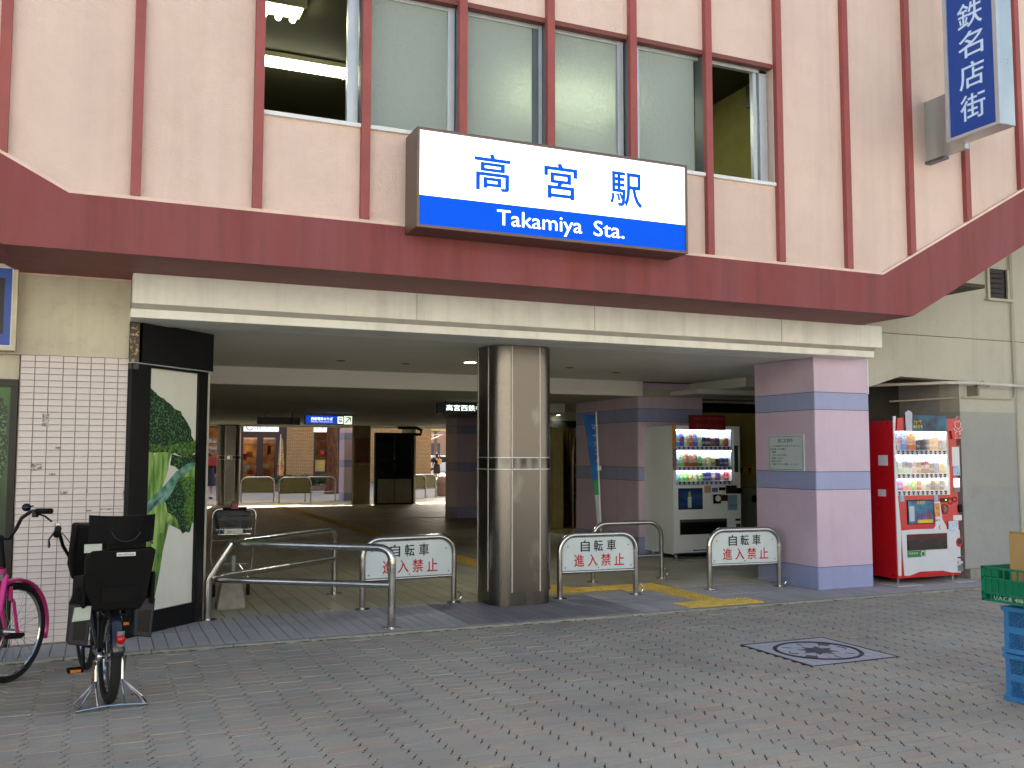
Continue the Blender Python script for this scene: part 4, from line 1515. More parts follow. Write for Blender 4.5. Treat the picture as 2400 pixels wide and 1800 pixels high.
def machine(root, vm, X0, X1, Y, D, Z0, Z1, body, disp, rows, btn_mat, rowsdata):
    """cabinet with a recessed lit display; disp = (x0, x1, z0, z1) in metres; rows = shelf heights"""
    dx0, dx1, dz0, dz1 = disp
    dep = .14
    m = MB()
    m.box(X0, X1, Y + dep, Y + D, Z0, Z1)
    m.box(X0, dx0, Y, Y + dep - .0005, Z0, Z1).box(dx1, X1, Y, Y + dep - .0005, Z0, Z1)
    m.box(dx0, dx1, Y, Y + dep - .0005, Z0, dz0).box(dx0, dx1, Y, Y + dep - .0005, dz1, Z1)
    m.build('cabinet', body, root)
    d = MB().box(dx0, dx1, Y + dep - .012, Y + dep - .001, dz0, dz1).build('display', LEDW, root)
    for (zs_, zt3), items in zip(rows, rowsdata):
        MB().box(dx0 + .0065, dx1 - .031, Y + .01, Y + dep - .013, zs_ - .012, zs_).build('shelf', WHITEP, d)
        MB().box(dx0 + .02, dx1 - .02, Y + .012, Y + .03, zt3 - .018, zt3 - .004).build('light_tube', LEDT, d)
        MB().box(dx0 + .01, dx1 - .03, Y + .004, Y + .0095, zs_ - .055, zs_ - .004).build('button_strip', M('button strip', (206, 212, 226), .4), d)
        n_ = len(items)
        b = MB()
        for k, (kind, rgb, h) in enumerate(items):
            x = dx0 + .06 + (dx1 - dx0 - .14) * k / (n_ - 1)
            add_drink(d, kind, rgb, x, Y + .07, zs_ + .001, h * (.94 + .12 * ((k * 7) % 5) / 4))
            b.box(x - .019, x + .019, Y - .001, Y + .004, zs_ - .026, zs_ - .008)
            b.cyl((x, Y - .003, zs_ - .04), (x, Y + .004, zs_ - .04), .012, .012, 8)
        b.build('button_row', btn_mat, d)
    MB().box(dx0 + .0005, dx0 + .006, Y + .011, Y + dep - .013, dz0, dz1).build('liner', WHITEP, d)
    MB().box(dx1 - .03, dx1 - .0005, Y + .011, Y + dep - .013, dz0, dz1).build('liner', WHITEP, d)
    g = MB().box(dx0, dx1, Y + .0005, Y + .0025, dz0, dz1).build('display_glass', thin_glass('clear glass', refl=.03), root)
    return d


WV_ = thing('vending_machine', 'white drinks vending machine standing inside the passage', 'vending machine', (8.1, 11.9, FZ))
vw = VM(WV_, 11.53, 1480, 950, 1 / 4.148)
c0, c1 = vw.p(437, 775), vw.p(985, 237)
disp = (c0.x, c1.x, vw.p(700, 775).z, vw.p(700, 237).z)
rz = [vw.p(700, y).z for y in (398, 595, 735)]
tops = [vw.p(700, y).z for y in (238, 438, 632)]
B_, C_, S_, T_ = 'bottle', 'can', 'small', 'tall'
rd = [[(B_, (90, 150, 220), .20), (B_, (60, 110, 200), .20), (B_, (200, 215, 160), .20), (B_, (190, 80, 60), .20), (B_, (70, 90, 180), .19), (B_, (190, 220, 170), .20), (C_, (30, 24, 28), .13), (C_, (34, 30, 40), .12), (C_, (140, 26, 36), .12), (C_, (40, 34, 90), .12), (C_, (190, 186, 120), .12), (C_, (170, 30, 40), .12)],
      [(S_, (120, 170, 210), .12), (B_, (140, 190, 90), .18), (B_, (170, 70, 30), .19), (B_, (150, 96, 44), .19), (B_, (150, 90, 40), .19), (B_, (40, 150, 60), .18), (C_, (206, 200, 140), .13), (C_, (200, 196, 150), .13), (C_, (180, 170, 50), .12), (C_, (24, 24, 30), .11), (C_, (40, 38, 90), .13), (C_, (50, 44, 70), .12)],
      [(S_, (120, 180, 220), .12), (S_, (130, 200, 90), .12), (S_, (110, 190, 70), .12), (S_, (210, 180, 50), .12), (B_, (180, 200, 190), .15), (B_, (150, 190, 60), .15), (C_, (34, 40, 110), .12), (C_, (30, 36, 100), .12), (S_, (140, 100, 90), .14), (C_, (70, 50, 130), .12), (S_, (190, 130, 150), .13), (C_, (186, 30, 46), .13)]]
NAVY = M('navy button', (34, 30, 96), .3, var=0)
machine(WV_, vw, 7.53, 8.70, 11.53, .78, .085, 1.925, WHITEM, disp, list(zip(rz, tops)), NAVY, rd)
vw.panel(396, 185, 432, 410, M('orange sticker', (190, 130, 40), .5), 'sticker')
vw.panel(400, 412, 438, 630, M('patterned sticker', (60, 44, 48), .5, rgb2=(190, 160, 150), scale=40), 'sticker')
vw.panel(1000, 390, 1036, 650, M('dark green panel', (22, 70, 62), .4), 'side_panel', bevel=.001)
vw.panel(455, 806, 690, 1012, BLACKP, 'poster_frame', .006)
vw.panel(460, 811, 685, 1007, M('blue poster', (54, 96, 168), .3, rgb2=(26, 40, 70), scale=3, stretch=(.3, .3, 1.6)), 'poster', .008, .006)
vw.panel(545, 890, 580, 995, M('poster bottle', (190, 206, 200), .4), 'printed_bottle', .0095, .008)
vw.panel(552, 840, 572, 892, M('poster bottle top', (160, 176, 90), .4), 'printed_bottle', .0095, .008)
vw.panel(708, 782, 770, 850, M('beige sticker', (176, 160, 140), .5), 'sticker')
vw.panel(782, 803, 838, 842, M('violet sticker', (90, 90, 170), .5), 'sticker')
vw.panel(850, 797, 912, 826, BLACK, 'price_display', .006)
vw.panel(918, 778, 1012, 857, M('dark red box', (40, 16, 18), .35), 'card_reader', .03)
a = vw.p(1036, 830)
MB().cyl((a.x, 11.53 - .05, a.z), (a.x, 11.53, a.z), .04, .045, 12).build('lock_knob', BLACKP, WV_)
vw.panel(793, 866, 866, 955, BLACKP, 'coin_unit', .012, bevel=.003)
a = vw.p(835, 905)
MB().cyl((a.x, 11.53 - .02, a.z), (a.x, 11.53 - .012, a.z), .045, .045, 16).build('coin_dial', WHITEM, WV_)
vw.panel(872, 870, 932, 930, M('dark amber unit', (70, 36, 22), .3), 'bill_slot', .01)
vw.panel(935, 872, 1026, 1018, M('light blue sticker', (120, 160, 190), .5, var=.1, scale=30), 'sticker')
text('のみもの', *(lambda p: ((p.x, 11.53 - .005, p.z), XA, ZA, .15, .03))(vw.p(948, 985)), INKD, WV_)
vw.panel(470, 1105, 928, 1252, M('slot rim', (70, 76, 86), .4), 'chute_frame', .004)
vw.panel(478, 1133, 920, 1248, BLACK, 'chute_flap', .009)
vw.panel(1010, 1102, 1056, 1122, DARKG, 'label_plate')
vw.panel(1016, 1150, 1056, 1194, M('coin return', (90, 50, 44), .4), 'coin_return', .01)
vw.panel(412, 1425, 1056, 1436, M('navy line', (30, 40, 90), .5), 'base_line')
vw.panel(600, 1398, 900, 1408, M('navy line', (30, 40, 90), .5), 'base_line')
tp = thing('machine_topper', 'small dark red advertising card on top of the white machine', 'advert', (8.2, 11.5, 1.93))
a, b = vw.p(556, 240), vw.p(900, 100)
MB().box(a.x, b.x, 11.50, 11.525, a.z, b.z).build('card', M('dark red card', (120, 22, 34), .5, var=.1, scale=12), tp)
text('つめたい・あったか〜い', (a.x + .06, 11.4985, b.z - .065), XA, ZA, .55, .03, M('pale pink print', (190, 110, 110), .6), tp)
text('おいしい', (a.x + .1, 11.4985, b.z - .2), XA, ZA, .45, .09, M('dull red print', (170, 80, 70), .6), tp)
m = MB()
for (x, y) in ((7.6, 11.6), (8.6, 11.6), (7.6, 12.2), (8.6, 12.2)):
    m.cyl((x, y, FZ), (x, y, .086), .02, .02, 8)
m.build('foot', CHROME, WV_)
MB().box(7.5, 7.92, 11.38, 11.75, FZ, FZ + .008).build('foot_plate', M('foot plate', (150, 150, 140), .6), WV_)

RED = M('machine red', (196, 14, 24), .3, var=.03, coat=.4)
RV = thing('vending_machine', 'red and white drinks vending machine in the wall recess', 'vending machine', (8.88, 8.6, FZ))
RY = 8.27
vr = VM(RV, RY, 1980, 930, .2834)
c0, c1 = vr.p(412, 815), vr.p(868, 285)
disp = (vr.p(414, 540).x, vr.p(868, 540).x, vr.p(640, 815).z, vr.p(640, 285).z)
rz = [vr.p(640, y).z for y in (440, 634, 774)]
tops = [vr.p(640, y).z for y in (287, 484, 676)]
rd = [[(B_, (60, 24, 22), .19), (B_, (110, 150, 226), .21), (B_, (120, 160, 230), .21), (B_, (226, 120, 30), .20), (B_, (230, 130, 30), .20), (C_, (40, 36, 40), .12), (C_, (34, 30, 44), .12), (C_, (60, 40, 60), .12), (C_, (200, 150, 60), .14), (C_, (206, 150, 60), .14), (C_, (70, 66, 110), .12)],
      [(B_, (150, 196, 70), .21), (B_, (190, 220, 190), .20), (B_, (200, 220, 206), .20), (B_, (200, 226, 206), .20), (B_, (226, 180, 180), .19), (C_, (170, 130, 90), .14), (S_, (120, 60, 40), .15), (S_, (150, 60, 44), .15), (C_, (40, 36, 30), .12), (C_, (60, 130, 196), .12), (C_, (206, 180, 60), .12)],
      [(C_, (130, 40, 130), .12), (C_, (150, 40, 150), .12), (S_, (226, 140, 110), .14), (S_, (230, 130, 110), .14), (C_, (140, 200, 70), .13), (C_, (196, 60, 30), .13), (C_, (220, 206, 180), .13), (C_, (190, 160, 120), .13), (C_, (60, 30, 24), .13), (C_, (170, 130, 80), .13), (C_, (50, 36, 24), .13)]]
machine(RV, vr, 8.40, 9.40, RY, .80, .09, 1.90, RED, disp, list(zip(rz, tops)), M('blue black button', (30, 36, 70), .3, var=0), rd)
# white side stripe, white lower front, raised red top
WG = M('machine white', (214, 220, 226), .3, var=.02, coat=.3)
a = [vr.p(*q) for q in ((372, 160), (415, 160), (408, 300), (432, 820), (460, 1110), (462, 1480), (440, 1480), (400, 700))]
MB().hexa([(max(p.x, 8.402), RY - .012, p.z) for p in a], (0, .0115, 0)).build('white_stripe', WG, RV)
a = [vr.p(*q) for q in ((462, 1108), (560, 1096), (730, 1092), (970, 1098), (992, 1450), (880, 1452), (805, 1436), (620, 1445), (530, 1480), (490, 1480))]
MB().hexa([(min(p.x, 9.398), RY - .010, p.z) for p in a], (0, .0095, 0)).build('white_front', WG, RV)
a = [vr.p(*q) for q in ((420, 282), (425, 178), (480, 168), (820, 180), (880, 182), (915, 172), (950, 200), (955, 350), (882, 350), (870, 284))]
MB().hexa([(p.x, RY - .02, p.z) for p in a], (0, .0195, 0)).build('red_header', RED, RV)
WINK = M('white print', (226, 226, 226), .5, var=0)
# emblem: a bud of three outlined petals over a curved base, moon and star below
ec = vr.p(922, 238)
m = MB()
for sx in (-1, 1):
    m.tube([ec + Vector((sx * .0, -.022, -.05)), ec + Vector((sx * .045, -.022, -.015)), ec + Vector((sx * .05, -.022, .03)), ec + Vector((sx * .02, -.022, .06)), ec + Vector((0, -.022, .035))], .005, 5)
    m.tube([ec + Vector((sx * .005, -.022, -.075)), ec + Vector((sx * .05, -.022, -.06)), ec + Vector((sx * .075, -.022, -.03))], .006, 5)
m.tube(arc(ec + Vector((0, -.022, .075)), .03, 20, 160, 6, XA, ZA), .004, 5)
m.build('emblem', WINK, RV)
ms = vr.p(905, 305)
m = MB()
m.tube(arc(ms + Vector((.008, -.022, 0)), .02, 60, 300, 8, XA, ZA), [.001, .004, .006, .007, .008, .007, .006, .004, .001], 5)
st_ = vr.p(940, 305)
for k in range(4):
    d = Vector((math.cos(k * math.pi / 4), 0, math.sin(k * math.pi / 4))) * .02
    m.tube([st_ + Vector((0, -.022, 0)) - d, st_ + Vector((0, -.022, 0)) + d], .003, 4)
m.build('moon_and_star', WINK, RV)
text('省エネ', (ms.x - .02, RY - .021, ms.z - .06), XA, ZA, .05, .022, WINK, RV)
text('照明', (st_.x - .015, RY - .021, st_.z - .06), XA, ZA, .04, .022, WINK, RV)
# advertising card standing on the header (plain, no mascot)
ad = thing('machine_topper', 'dark blue advertising card with yellow words on the red machine', 'advert', (8.85, 8.2, 1.8))
a, b = vr.p(482, 282), vr.p(822, 160)
MB().box(a.x, b.x, RY - .034, RY - .0215, a.z, b.z).build('card', M('advert navy', (20, 30, 62), .4, rgb2=(40, 120, 150), scale=3.5), ad)
MB().hexa([(a.x + .01, RY - .04, a.z + .0), (a.x + .10, RY - .04, a.z), (a.x + .11, RY - .04, b.z + .03), (a.x + .055, RY - .04, b.z + .055), (a.x + .0, RY - .04, b.z + .03)], (0, .005, 0)).build('pale_shape', M('advert pale', (186, 196, 210), .5), ad)
text('ショーで', (a.x + .13, RY - .036, a.z + .085), XA, ZA, .12, .045, M('advert yellow', (226, 196, 40), .5), ad, weight=.02)
text('あたりを', (a.x + .12, RY - .036, a.z + .03), XA, ZA, .15, .045, M('advert yellow', (226, 196, 40), .5), ad, weight=.02)
# right-hand column
vr.panel(886, 415, 946, 572, WG, 'paper_notice', .003)
vr.panel(886, 404, 946, 414, M('pink heading', (200, 70, 70), .5), 'paper_heading', .004)
vr.panel(896, 573, 952, 650, M('light blue card', (110, 170, 220), .5, rgb2=(210, 225, 235), scale=50), 'sticker')
vr.panel(902, 674, 946, 746, M('lit keypad', (240, 246, 255), .5, var=0, emit=1.2), 'keypad', .006)
vr.panel(904, 747, 948, 786, M('keypad base', (130, 130, 130), .4), 'keypad_base', .006)
# lower red panel
vr.panel(455, 820, 490, 866, M('pale blue sticker', (150, 190, 220), .5), 'sticker')
vr.panel(740, 815, 770, 860, M('pale blue sticker', (150, 190, 220), .5), 'sticker')
vr.panel(515, 853, 732, 1052, BLACKP, 'poster_frame', .008)
vr.panel(521, 860, 726, 1046, M('advert blue', (26, 54, 96), .4, rgb2=(70, 150, 190), scale=6), 'poster', .010, .008)
vr.panel(528, 905, 570, 1030, M('advert pale', (186, 196, 210), .5), 'printed_can', .0115, .010)
m = MB()
a, b = vr.p(600, 1010), vr.p(718, 960)
for k in range(5):
    m.box(a.x + (b.x - a.x) * k / 5, a.x + (b.x - a.x) * (k + .75) / 5, RY - .0115, RY - .010, a.z, b.z)
m.build('printed_cans', M('advert red', (170, 40, 50), .5, rgb2=(60, 80, 170), scale=16), RV)
a = vr.p(598, 1046)
MB().box(a.x, vr.p(722, 1046).x, RY - .0115, RY - .010, a.z + .002, vr.p(650, 1016).z).build('printed_strip', M('advert yellow', (226, 196, 40), .5), RV)
text('あたり', (vr.p(590, 890).x, RY - .0115, vr.p(590, 890).z), XA, ZA, .13, .04, M('advert yellow', (226, 196, 40), .5), RV, weight=.02)
a = [vr.p(*q) for q in ((732, 865), (780, 865), (795, 970), (800, 1010), (835, 1075), (835, 1112), (728, 1112), (728, 1090), (745, 1070), (745, 1000))]
MB().hexa([(p.x, RY - .012, p.z) for p in a], (0, .0115, 0)).build('white_strip', WG, RV)
vr.panel(738, 880, 778, 990, M('yellow red sticker', (206, 60, 50), .5, rgb2=(230, 190, 80), scale=26), 'sticker', .014, .012)
text('あたり', (vr.p(742, 1030).x, RY - .0125, vr.p(742, 1030).z), XA, ZA, .07, .025, INKR, RV)
text('く', (vr.p(770, 1095).x, RY - .0125, vr.p(770, 1100).z), XA, ZA, .03, .06, INKR, RV, weight=.03)
vr.panel(788, 838, 850, 870, BLACK, 'price_display', .008)
MB().box(vr.p(826, 852).x, vr.p(836, 852).x, RY - .0095, RY - .008, vr.p(830, 858).z, vr.p(830, 848).z).build('price_light', M('green light', (150, 230, 60), .5, var=0, emit=1.5), RV)
for (xx, yy, r_) in ((825, 928, .055), (872, 862, .036), (908, 848, .03)):
    a = vr.p(xx, yy)
    MB().tube(arc(a + Vector((0, -.004, 0)), r_, 0, 345, 24, XA, ZA), .006, 6).build('ring', M('dark red ring', (150, 10, 20), .3), RV)
a = vr.p(825, 930)
MB().cyl((a.x, RY - .012, a.z), (a.x, RY, a.z), .035, .035, 14).build('coin_slot', M('steel slot', (120, 100, 96), .3, metal=.8), RV)
vr.panel(935, 890, 962, 955, BLACKP, 'lock', .012)
vr.panel(896, 978, 966, 1022, WG, 'sticker', .003)
vr.panel(852, 1026, 930, 1118, M('sky blue card', (150, 200, 230), .5, rgb2=(220, 232, 240), scale=40), 'sticker', .014, .0105)
vr.panel(508, 1132, 840, 1265, M('slot dark red', (70, 16, 22), .35), 'chute_frame', .014, .0105)
vr.panel(516, 1180, 832, 1258, M('slot dark', (38, 36, 40), .25), 'chute_flap', .02, .0145)
vr.panel(512, 1272, 662, 1325, M('green sticker', (28, 130, 70), .5), 'sticker', .0125, .0105)
a = vr.p(524, 1305)
text('のみもの', (a.x, RY - .013, a.z), XA, ZA, .14, .028, WINK, RV)
a = vr.p(640, 1298)
MB().tube(arc(a + Vector((0, -.014, 0)), .032, 0, 345, 20, XA, ZA), .006, 6).build('sticker_ring', WINK, RV)
a = [vr.p(940 + 26 * math.cos(R(t)), 1203 + 38 * math.sin(R(t))) for t in range(0, 360, 20)]
MB().hexa([(p.x, RY - .016, p.z) for p in a], (0, .0055, 0)).build('coin_return', RED, RV)
a = [vr.p(940 + 19 * math.cos(R(t)), 1196 + 24 * math.sin(R(t))) for t in range(0, 360, 20)]
MB().hexa([(p.x, RY - .0175, p.z) for p in a], (0, .0012, 0)).build('return_hole', M('slot dark', (38, 36, 40), .25), RV)
for (y0, y1) in ((1322, 1335), (1356, 1382)):
    vr.panel(926, y0, 970, y1, INKD if y0 < 1340 else M('label outline', (110, 116, 130), .5), 'label', .0125, .0105)
vr.panel(930, 1360, 966, 1378, WG, 'label', .014, .0125)
vr.panel(928, 1392, 974, 1442, M('grey label', (130, 132, 136), .5, rgb2=(90, 92, 98), scale=40, stretch=(.1, 1, 1)), 'label', .0125, .0105)
m = MB()
for (x, y) in ((8.47, 8.33), (9.33, 8.33), (8.47, 8.95), (9.33, 8.95)):
    m.cyl((x, y, FZ), (x, y, .091), .014, .014, 8)
m.build('foot', CHROME, RV)
for x0_, x1_ in ((8.28, 8.66), (9.2, 9.5)):
    MB().box(x0_, x1_, 8.13, 8.45, FZ, FZ + .007).build('foot_plate', M('pale foot plate', (186, 186, 178), .6), RV)
sp = on(2053, 1095, 0, 8.399)
MB().box(8.395, 8.3995, 8.36, 8.50, 1.38, 1.50).build('side_notice', WG, RV)
MB().box(8.396, 8.3996, 8.40, 8.52, 1.02, 1.10).build('side_sticker', WG, RV)

# ================================================================== BICYCLES
def tor(m, c, r, rt_, n=40, k=8, ax='x', fn=None):
    pts = [Vector((0, r * math.cos(2 * math.pi * i / n), r * math.sin(2 * math.pi * i / n))) + Vector(c) for i in range(n)]
    m.tube(pts, rt_, k, closed=True)


def bike_wheel(root, c, r, tw_, fn, rimmat=CHROME, spokes=28, hub=.022):
    m = MB()
    tor(m, c, r - tw_, tw_)
    ty = m.xf(fn).build('wheel', RUBBER, root, world=False, smooth=True)
    m = MB()
    tor(m, c, r - 2 * tw_ - .006, .009, k=6)
    m.xf(fn).build('rim', rimmat, ty, world=False, smooth=True)
    m = MB()
    for i in range(spokes):
        a = 2 * math.pi * i / spokes
        s = .02 if i % 2 else -.02
        m.tube([(c[0] + s, c[1] + hub * math.cos(a + .6), c[2] + hub * math.sin(a + .6)), (c[0], c[1] + (r - 2 * tw_ - .004) * math.cos(a), c[2] + (r - 2 * tw_ - .004) * math.sin(a))], .0013, 3)
    m.xf(fn).build('spokes', CHROME, ty, world=False)
    MB().cyl((c[0] - .045, c[1], c[2]), (c[0] + .045, c[1], c[2]), hub, hub, 12).xf(fn).build('hub', CHROME, ty, world=False, smooth=True)
    return ty


def fender(root, c, r, a0, a1, wd, mat, fn, name='mudguard'):
    m = MB()
    n = 20
    vv, ff = [], []
    cross = [(-wd, -.012), (-wd * .7, .004), (0, .010), (wd * .7, .004), (wd, -.012)]
    for i in range(n + 1):
        a = R(a0 + (a1 - a0) * i / n)
        for dx, dr in cross:
            vv.append((c[0] + dx, c[1] + (r + dr) * math.cos(a), c[2] + (r + dr) * math.sin(a)))
    k = len(cross)
    for i in range(n):
        for j in range(k - 1):
            ff.append((i * k + j, i * k + j + 1, (i + 1) * k + j + 1, (i + 1) * k + j))
    m.add(vv, ff)
    o = m.xf(fn).build(name, mat, root, world=False, smooth=True)
    sm = o.modifiers.new('solid', 'SOLIDIFY')
    sm.thickness = .003
    return o


def pedal(root, c, mat=BLACKP, refl=True):
    m = MB()
    m.box(c[0] - .045, c[0] + .045, c[1] + .026, c[1] + .04, c[2] - .012, c[2] + .012).box(c[0] - .045, c[0] + .045, c[1] - .04, c[1] - .026, c[2] - .012, c[2] + .012)
    m.box(c[0] - .045, c[0] - .035, c[1] - .026, c[1] + .026, c[2] - .01, c[2] + .01).box(c[0] + .035, c[0] + .045, c[1] - .026, c[1] + .026, c[2] - .01, c[2] + .01).box(c[0] - .008, c[0] + .008, c[1] - .026, c[1] + .026, c[2] - .008, c[2] + .008)
    p = m.build('pedal', mat, root, world=False, bevel=.003, seg=1)
    if refl:
        MB().box(c[0] - .03, c[0] + .03, c[1] - .043, c[1] - .0405, c[2] - .009, c[2] + .009).build('reflector', M('amber reflector', (220, 120, 20), .3), p, world=False)
    return p


def steer_fn(c, ang):
    ca, sa = math.cos(ang), math.sin(ang)

    def f(p):
        d = Vector(p) - Vector((c[0], c[1], 0))
        return Vector((c[0] + ca * d.x - sa * d.y, c[1] + sa * d.x + ca * d.y, d.z))
    return f


IDN = lambda p: Vector(p)

# black child-seat bicycle (local: +y forward, origin under the rear hub)
bk = thing('bicycle', 'black child-seat bicycle on its stand, seen from behind', 'bicycle', (0.086, 6.331, 0), (0, R(0.6), R(7.5)))
r_ = .285
L = 1.04
bike_wheel(bk, (0, 0, r_), r_, .030, IDN)
sf = steer_fn((0, L - .05), R(4))
bike_wheel(bk, (0, L, r_), r_, .024, sf)
BKP = M('bicycle black paint', (20, 24, 34), .25, var=.05, coat=.5)
fender(bk, (0, 0, r_), r_ + .016, 20, 172, .036, BKP, IDN)
fender(bk, (0, L, r_), r_ + .016, 30, 190, .032, BKP, sf)
m = MB()
bb = Vector((0, .42, .27))
m.tube([(0, L - .18, .80), (0, L - .15, .58), (0, L - .3, .42), (0, .55, .30), bb], [.024, .026, .026, .024, .024], 10)
m.tube([bb, (0, .26, .62), (0, .23, .70)], .018, 10)
for s in (-1, 1):
    m.tube([bb + Vector((s * .03, 0, 0)), (s * .06, .2, .28), (s * .065, 0, r_)], .011, 8).tube([(s * .02, .24, .62), (s * .055, .1, .46), (s * .065, 0, r_)], .009, 8)
m.build('frame', BKP, bk, world=False, smooth=True)
m = MB()
for s in (-1, 1):
    m.tube([(s * .045, L, r_), (s * .05, L - .04, r_ + .22), (s * .03, L - .1, .62)], .012, 8)
m.tube([(0, L - .1, .6), (0, L - .17, .86)], .016, 8)
m.xf(sf).build('fork', BKP, bk, world=False, smooth=True)
m = MB()
for s in (-1, 1):
    m.tube([(0, L - .17, .74), (s * .13, L - .15, .76), (s * .20, L - .18, .88), (s * .235, L - .25, .985), (s * .25, L - .35, 1.01), (s * .255, L - .42, 1.005)], .0115, 8)
m.build('handlebar', BLACK, bk, world=False, smooth=True)
for s in (-1, 1):
    MB().tube([(s * .252, L - .37, 1.01), (s * .27, L - .50, .985)], [.021, .021], 10).tube([(s * .27, L - .50, .985), (s * .272, L - .515, .982)], .024, 10).build('grip', BLACKP, bk, world=False, smooth=True)
    MB().tube([(s * .27, L - .36, .99), (s * .31, L - .44, .945), (s * .315, L - .52, .905)], [.008, .006, .009], 6).build('brake_lever', CHROME, bk, world=False, smooth=True)
    MB().box(s * .252 - .018, s * .252 + .018, L - .36, L - .32, .985, 1.045).build('lever_clamp', CHROME, bk, world=False, bevel=.004, seg=1)
m = MB()
for s in (-1, 1):
    m.tube([(s * .25, L - .33, .99), (s * .19, L - .10, .95), (s * .08, L - .06, .80), (s * .04, L - .09, .62), (s * .04, L - .04, .5)], .0035, 5)
m.build('brake_cable', BLACK, bk, world=False, smooth=True)
# front child seat: a bucket on the handlebar
q = MB()
q.hexa([(-.14, L - .44, .66), (.16, L - .44, .66), (.19, L - .46, .76), (.19, L - .50, 1.03), (-.155, L - .50, 1.04), (-.17, L - .46, .76)], (0, .28, 0))
q.build('front_child_seat', BLACKP, bk, world=False, bevel=.02)
MB().box(-.12, .10, L - .48, L - .2, .56, .70).build('front_seat_base', BLACKP, bk, world=False, bevel=.012)
MB().tube([(-.155, L - .50, 1.035), (-.175, L - .49, .86), (-.16, L - .47, .70), (-.09, L - .46, .64)], .012, 8).build('seat_rim', BLACKP, bk, world=False, smooth=True)
# rear child seat
sy = .02
q = MB()
q.hexa([(-.12, sy - .20, .575), (.13, sy - .20, .575), (.165, sy - .22, .64), (.205, sy - .25, .93), (.18, sy - .252, .945), (-.155, sy - .25, .935), (-.185, sy - .24, .90), (-.18, sy - .22, .70)], (0, .07, 0))
seat = q.build('rear_child_seat', BLACKP, bk, world=False, bevel=.014)
MB().hexa([(-.09, sy - .222, .63), (.1, sy - .222, .63), (.11, sy - .228, .72), (-.09, sy - .228, .72)], (0, .005, 0)).build('back_rib', BLACKP, seat, world=False)
q = MB()
for s in (-1, 1):
    cx = s * .19 + .01
    q.hexa([(cx - .012, sy - .2, .60), (cx - .012, sy + .28, .60), (cx - .012, sy + .26, .74), (cx - .012, sy - .22, .80)], (.024, 0, 0))
q.box(-.17, .19, sy - .16, sy + .28, .575, .62)
q.build('seat_bucket', BLACKP, bk, world=False, bevel=.008, seg=1)
q = MB()
n_ = 12
vv = []
for i in range(n_ + 1):
    t_2 = -1 + 2 * i / n_
    x = .03 + .182 * t_2
    y = sy - .235 + .15 * abs(t_2) ** 2.6
    vv.append((x, y))
ff_pts = vv
for a, b in zip(vv[:-1], vv[1:]):
    q.hexa([(a[0], a[1], .972), (b[0], b[1], .972), (b[0] * 1.03, b[1] - .015, 1.135), (a[0] * 1.03, a[1] - .015, 1.135)], (0, .035, 0))
q.build('headrest', BLACKP, bk, world=False)
MB().box(-.06, .14, sy - .19, sy - .15, .93, .985).build('headrest_post', BLACKP, bk, world=False)
MB().tube(arc((.03, sy - .248, 1.07), .085, 200, 340, 10, XA, ZA), .004, 5).build('headrest_groove', DARKG, bk, world=False)
MB().box(-.02, .085, sy - .261, sy - .256, .90, .922).build('name_plate', WHITEP, bk, world=False, bevel=.002, seg=1)
text_mb('BRIDGESTONE', (-.012, sy - .262, .906), XA, ZA, .088, .009, .0008).build('lettering', INKK, bk, world=False)
MB().box(-.195, -.10, sy - .236, sy - .232, .925, .975).build('warning_label', M('pale label', (176, 186, 176), .5, dirt=.2), bk, world=False)
for s, z0 in ((-1, .375), (1, .395)):
    cx = -.195 if s < 0 else .16
    q = MB().hexa([(cx - .06, sy - .17, z0 + .02), (cx + .05, sy - .17, z0), (cx + .065, sy - .17, z0 + .24), (cx - .05, sy - .17, z0 + .25)], (0, .10, 0))
    fo = q.build('footrest', DARKG, bk, world=False, bevel=.008, seg=1)
    MB().hexa([(cx - .035, sy - .174, z0 + .045), (cx + .032, sy - .174, z0 + .035), (cx + .042, sy - .174, z0 + .17), (cx - .03, sy - .174, z0 + .17)], (0, .003, 0)).build('footrest_inset', BLACK, fo, world=False)
    q = MB().hexa([(cx - .055, sy - .14, z0 + .24), (cx + .06, sy - .14, z0 + .24), (cx + .06 - (.02 if s > 0 else 0), sy - .14, z0 + .34), (cx - .05 + (.03 if s < 0 else 0), sy - .14, z0 + .34)], (0, .06, 0))
    q.build('footrest_arm', BLACKP, bk, world=False, bevel=.006, seg=1)
    if s < 0:
        MB().hexa([(cx - .042, sy - .176, z0 + .15), (cx + .055, sy - .176, z0 + .155), (cx + .06, sy - .176, z0 + .235), (cx - .03, sy - .176, z0 + .23)], (0, .002, 0)).build('warning_label', M('pale label', (176, 186, 176), .5, dirt=.2), fo, world=False)
# rack, lamp, crank, pedals, stand
m = MB()
for s in (-1, 1):
    m.tube([(s * .06, -.15, .545), (s * .06, .3, .55)], .007, 6).tube([(s * .065, 0, r_ + .01), (s * .062, -.02, .545)], .006, 6)
m.tube([(-.06, -.15, .545), (.06, -.15, .545)], .007, 6)
m.build('rack', BLACK, bk, world=False, smooth=True)
MB().box(-.015, .085, .09, .16, .50, .57).build('battery', BLACKP, bk, world=False, bevel=.006, seg=1)
MB().ball((.012, -.312, .428), .026, .02, .028).build('rear_light', M('red lens', (176, 10, 16), .15, var=0), bk, world=False, smooth=True)
MB().tube([(.012, -.285, .385), (.012, -.285, .475)], .026, 10).build('light_mount', CHROME, bk, world=False, smooth=True)
m = MB()
m.tube([(-.038, -.262, .335), (0, -.285, .352), (.038, -.262, .335)], .004, 6).tube([(-.04, -.27, .33), (-.065, 0, r_)], .003, 5).tube([(.04, -.27, .33), (.065, 0, r_)], .003, 5)
m.build('mudguard_stay', CHROME, bk, world=False)
m = MB()
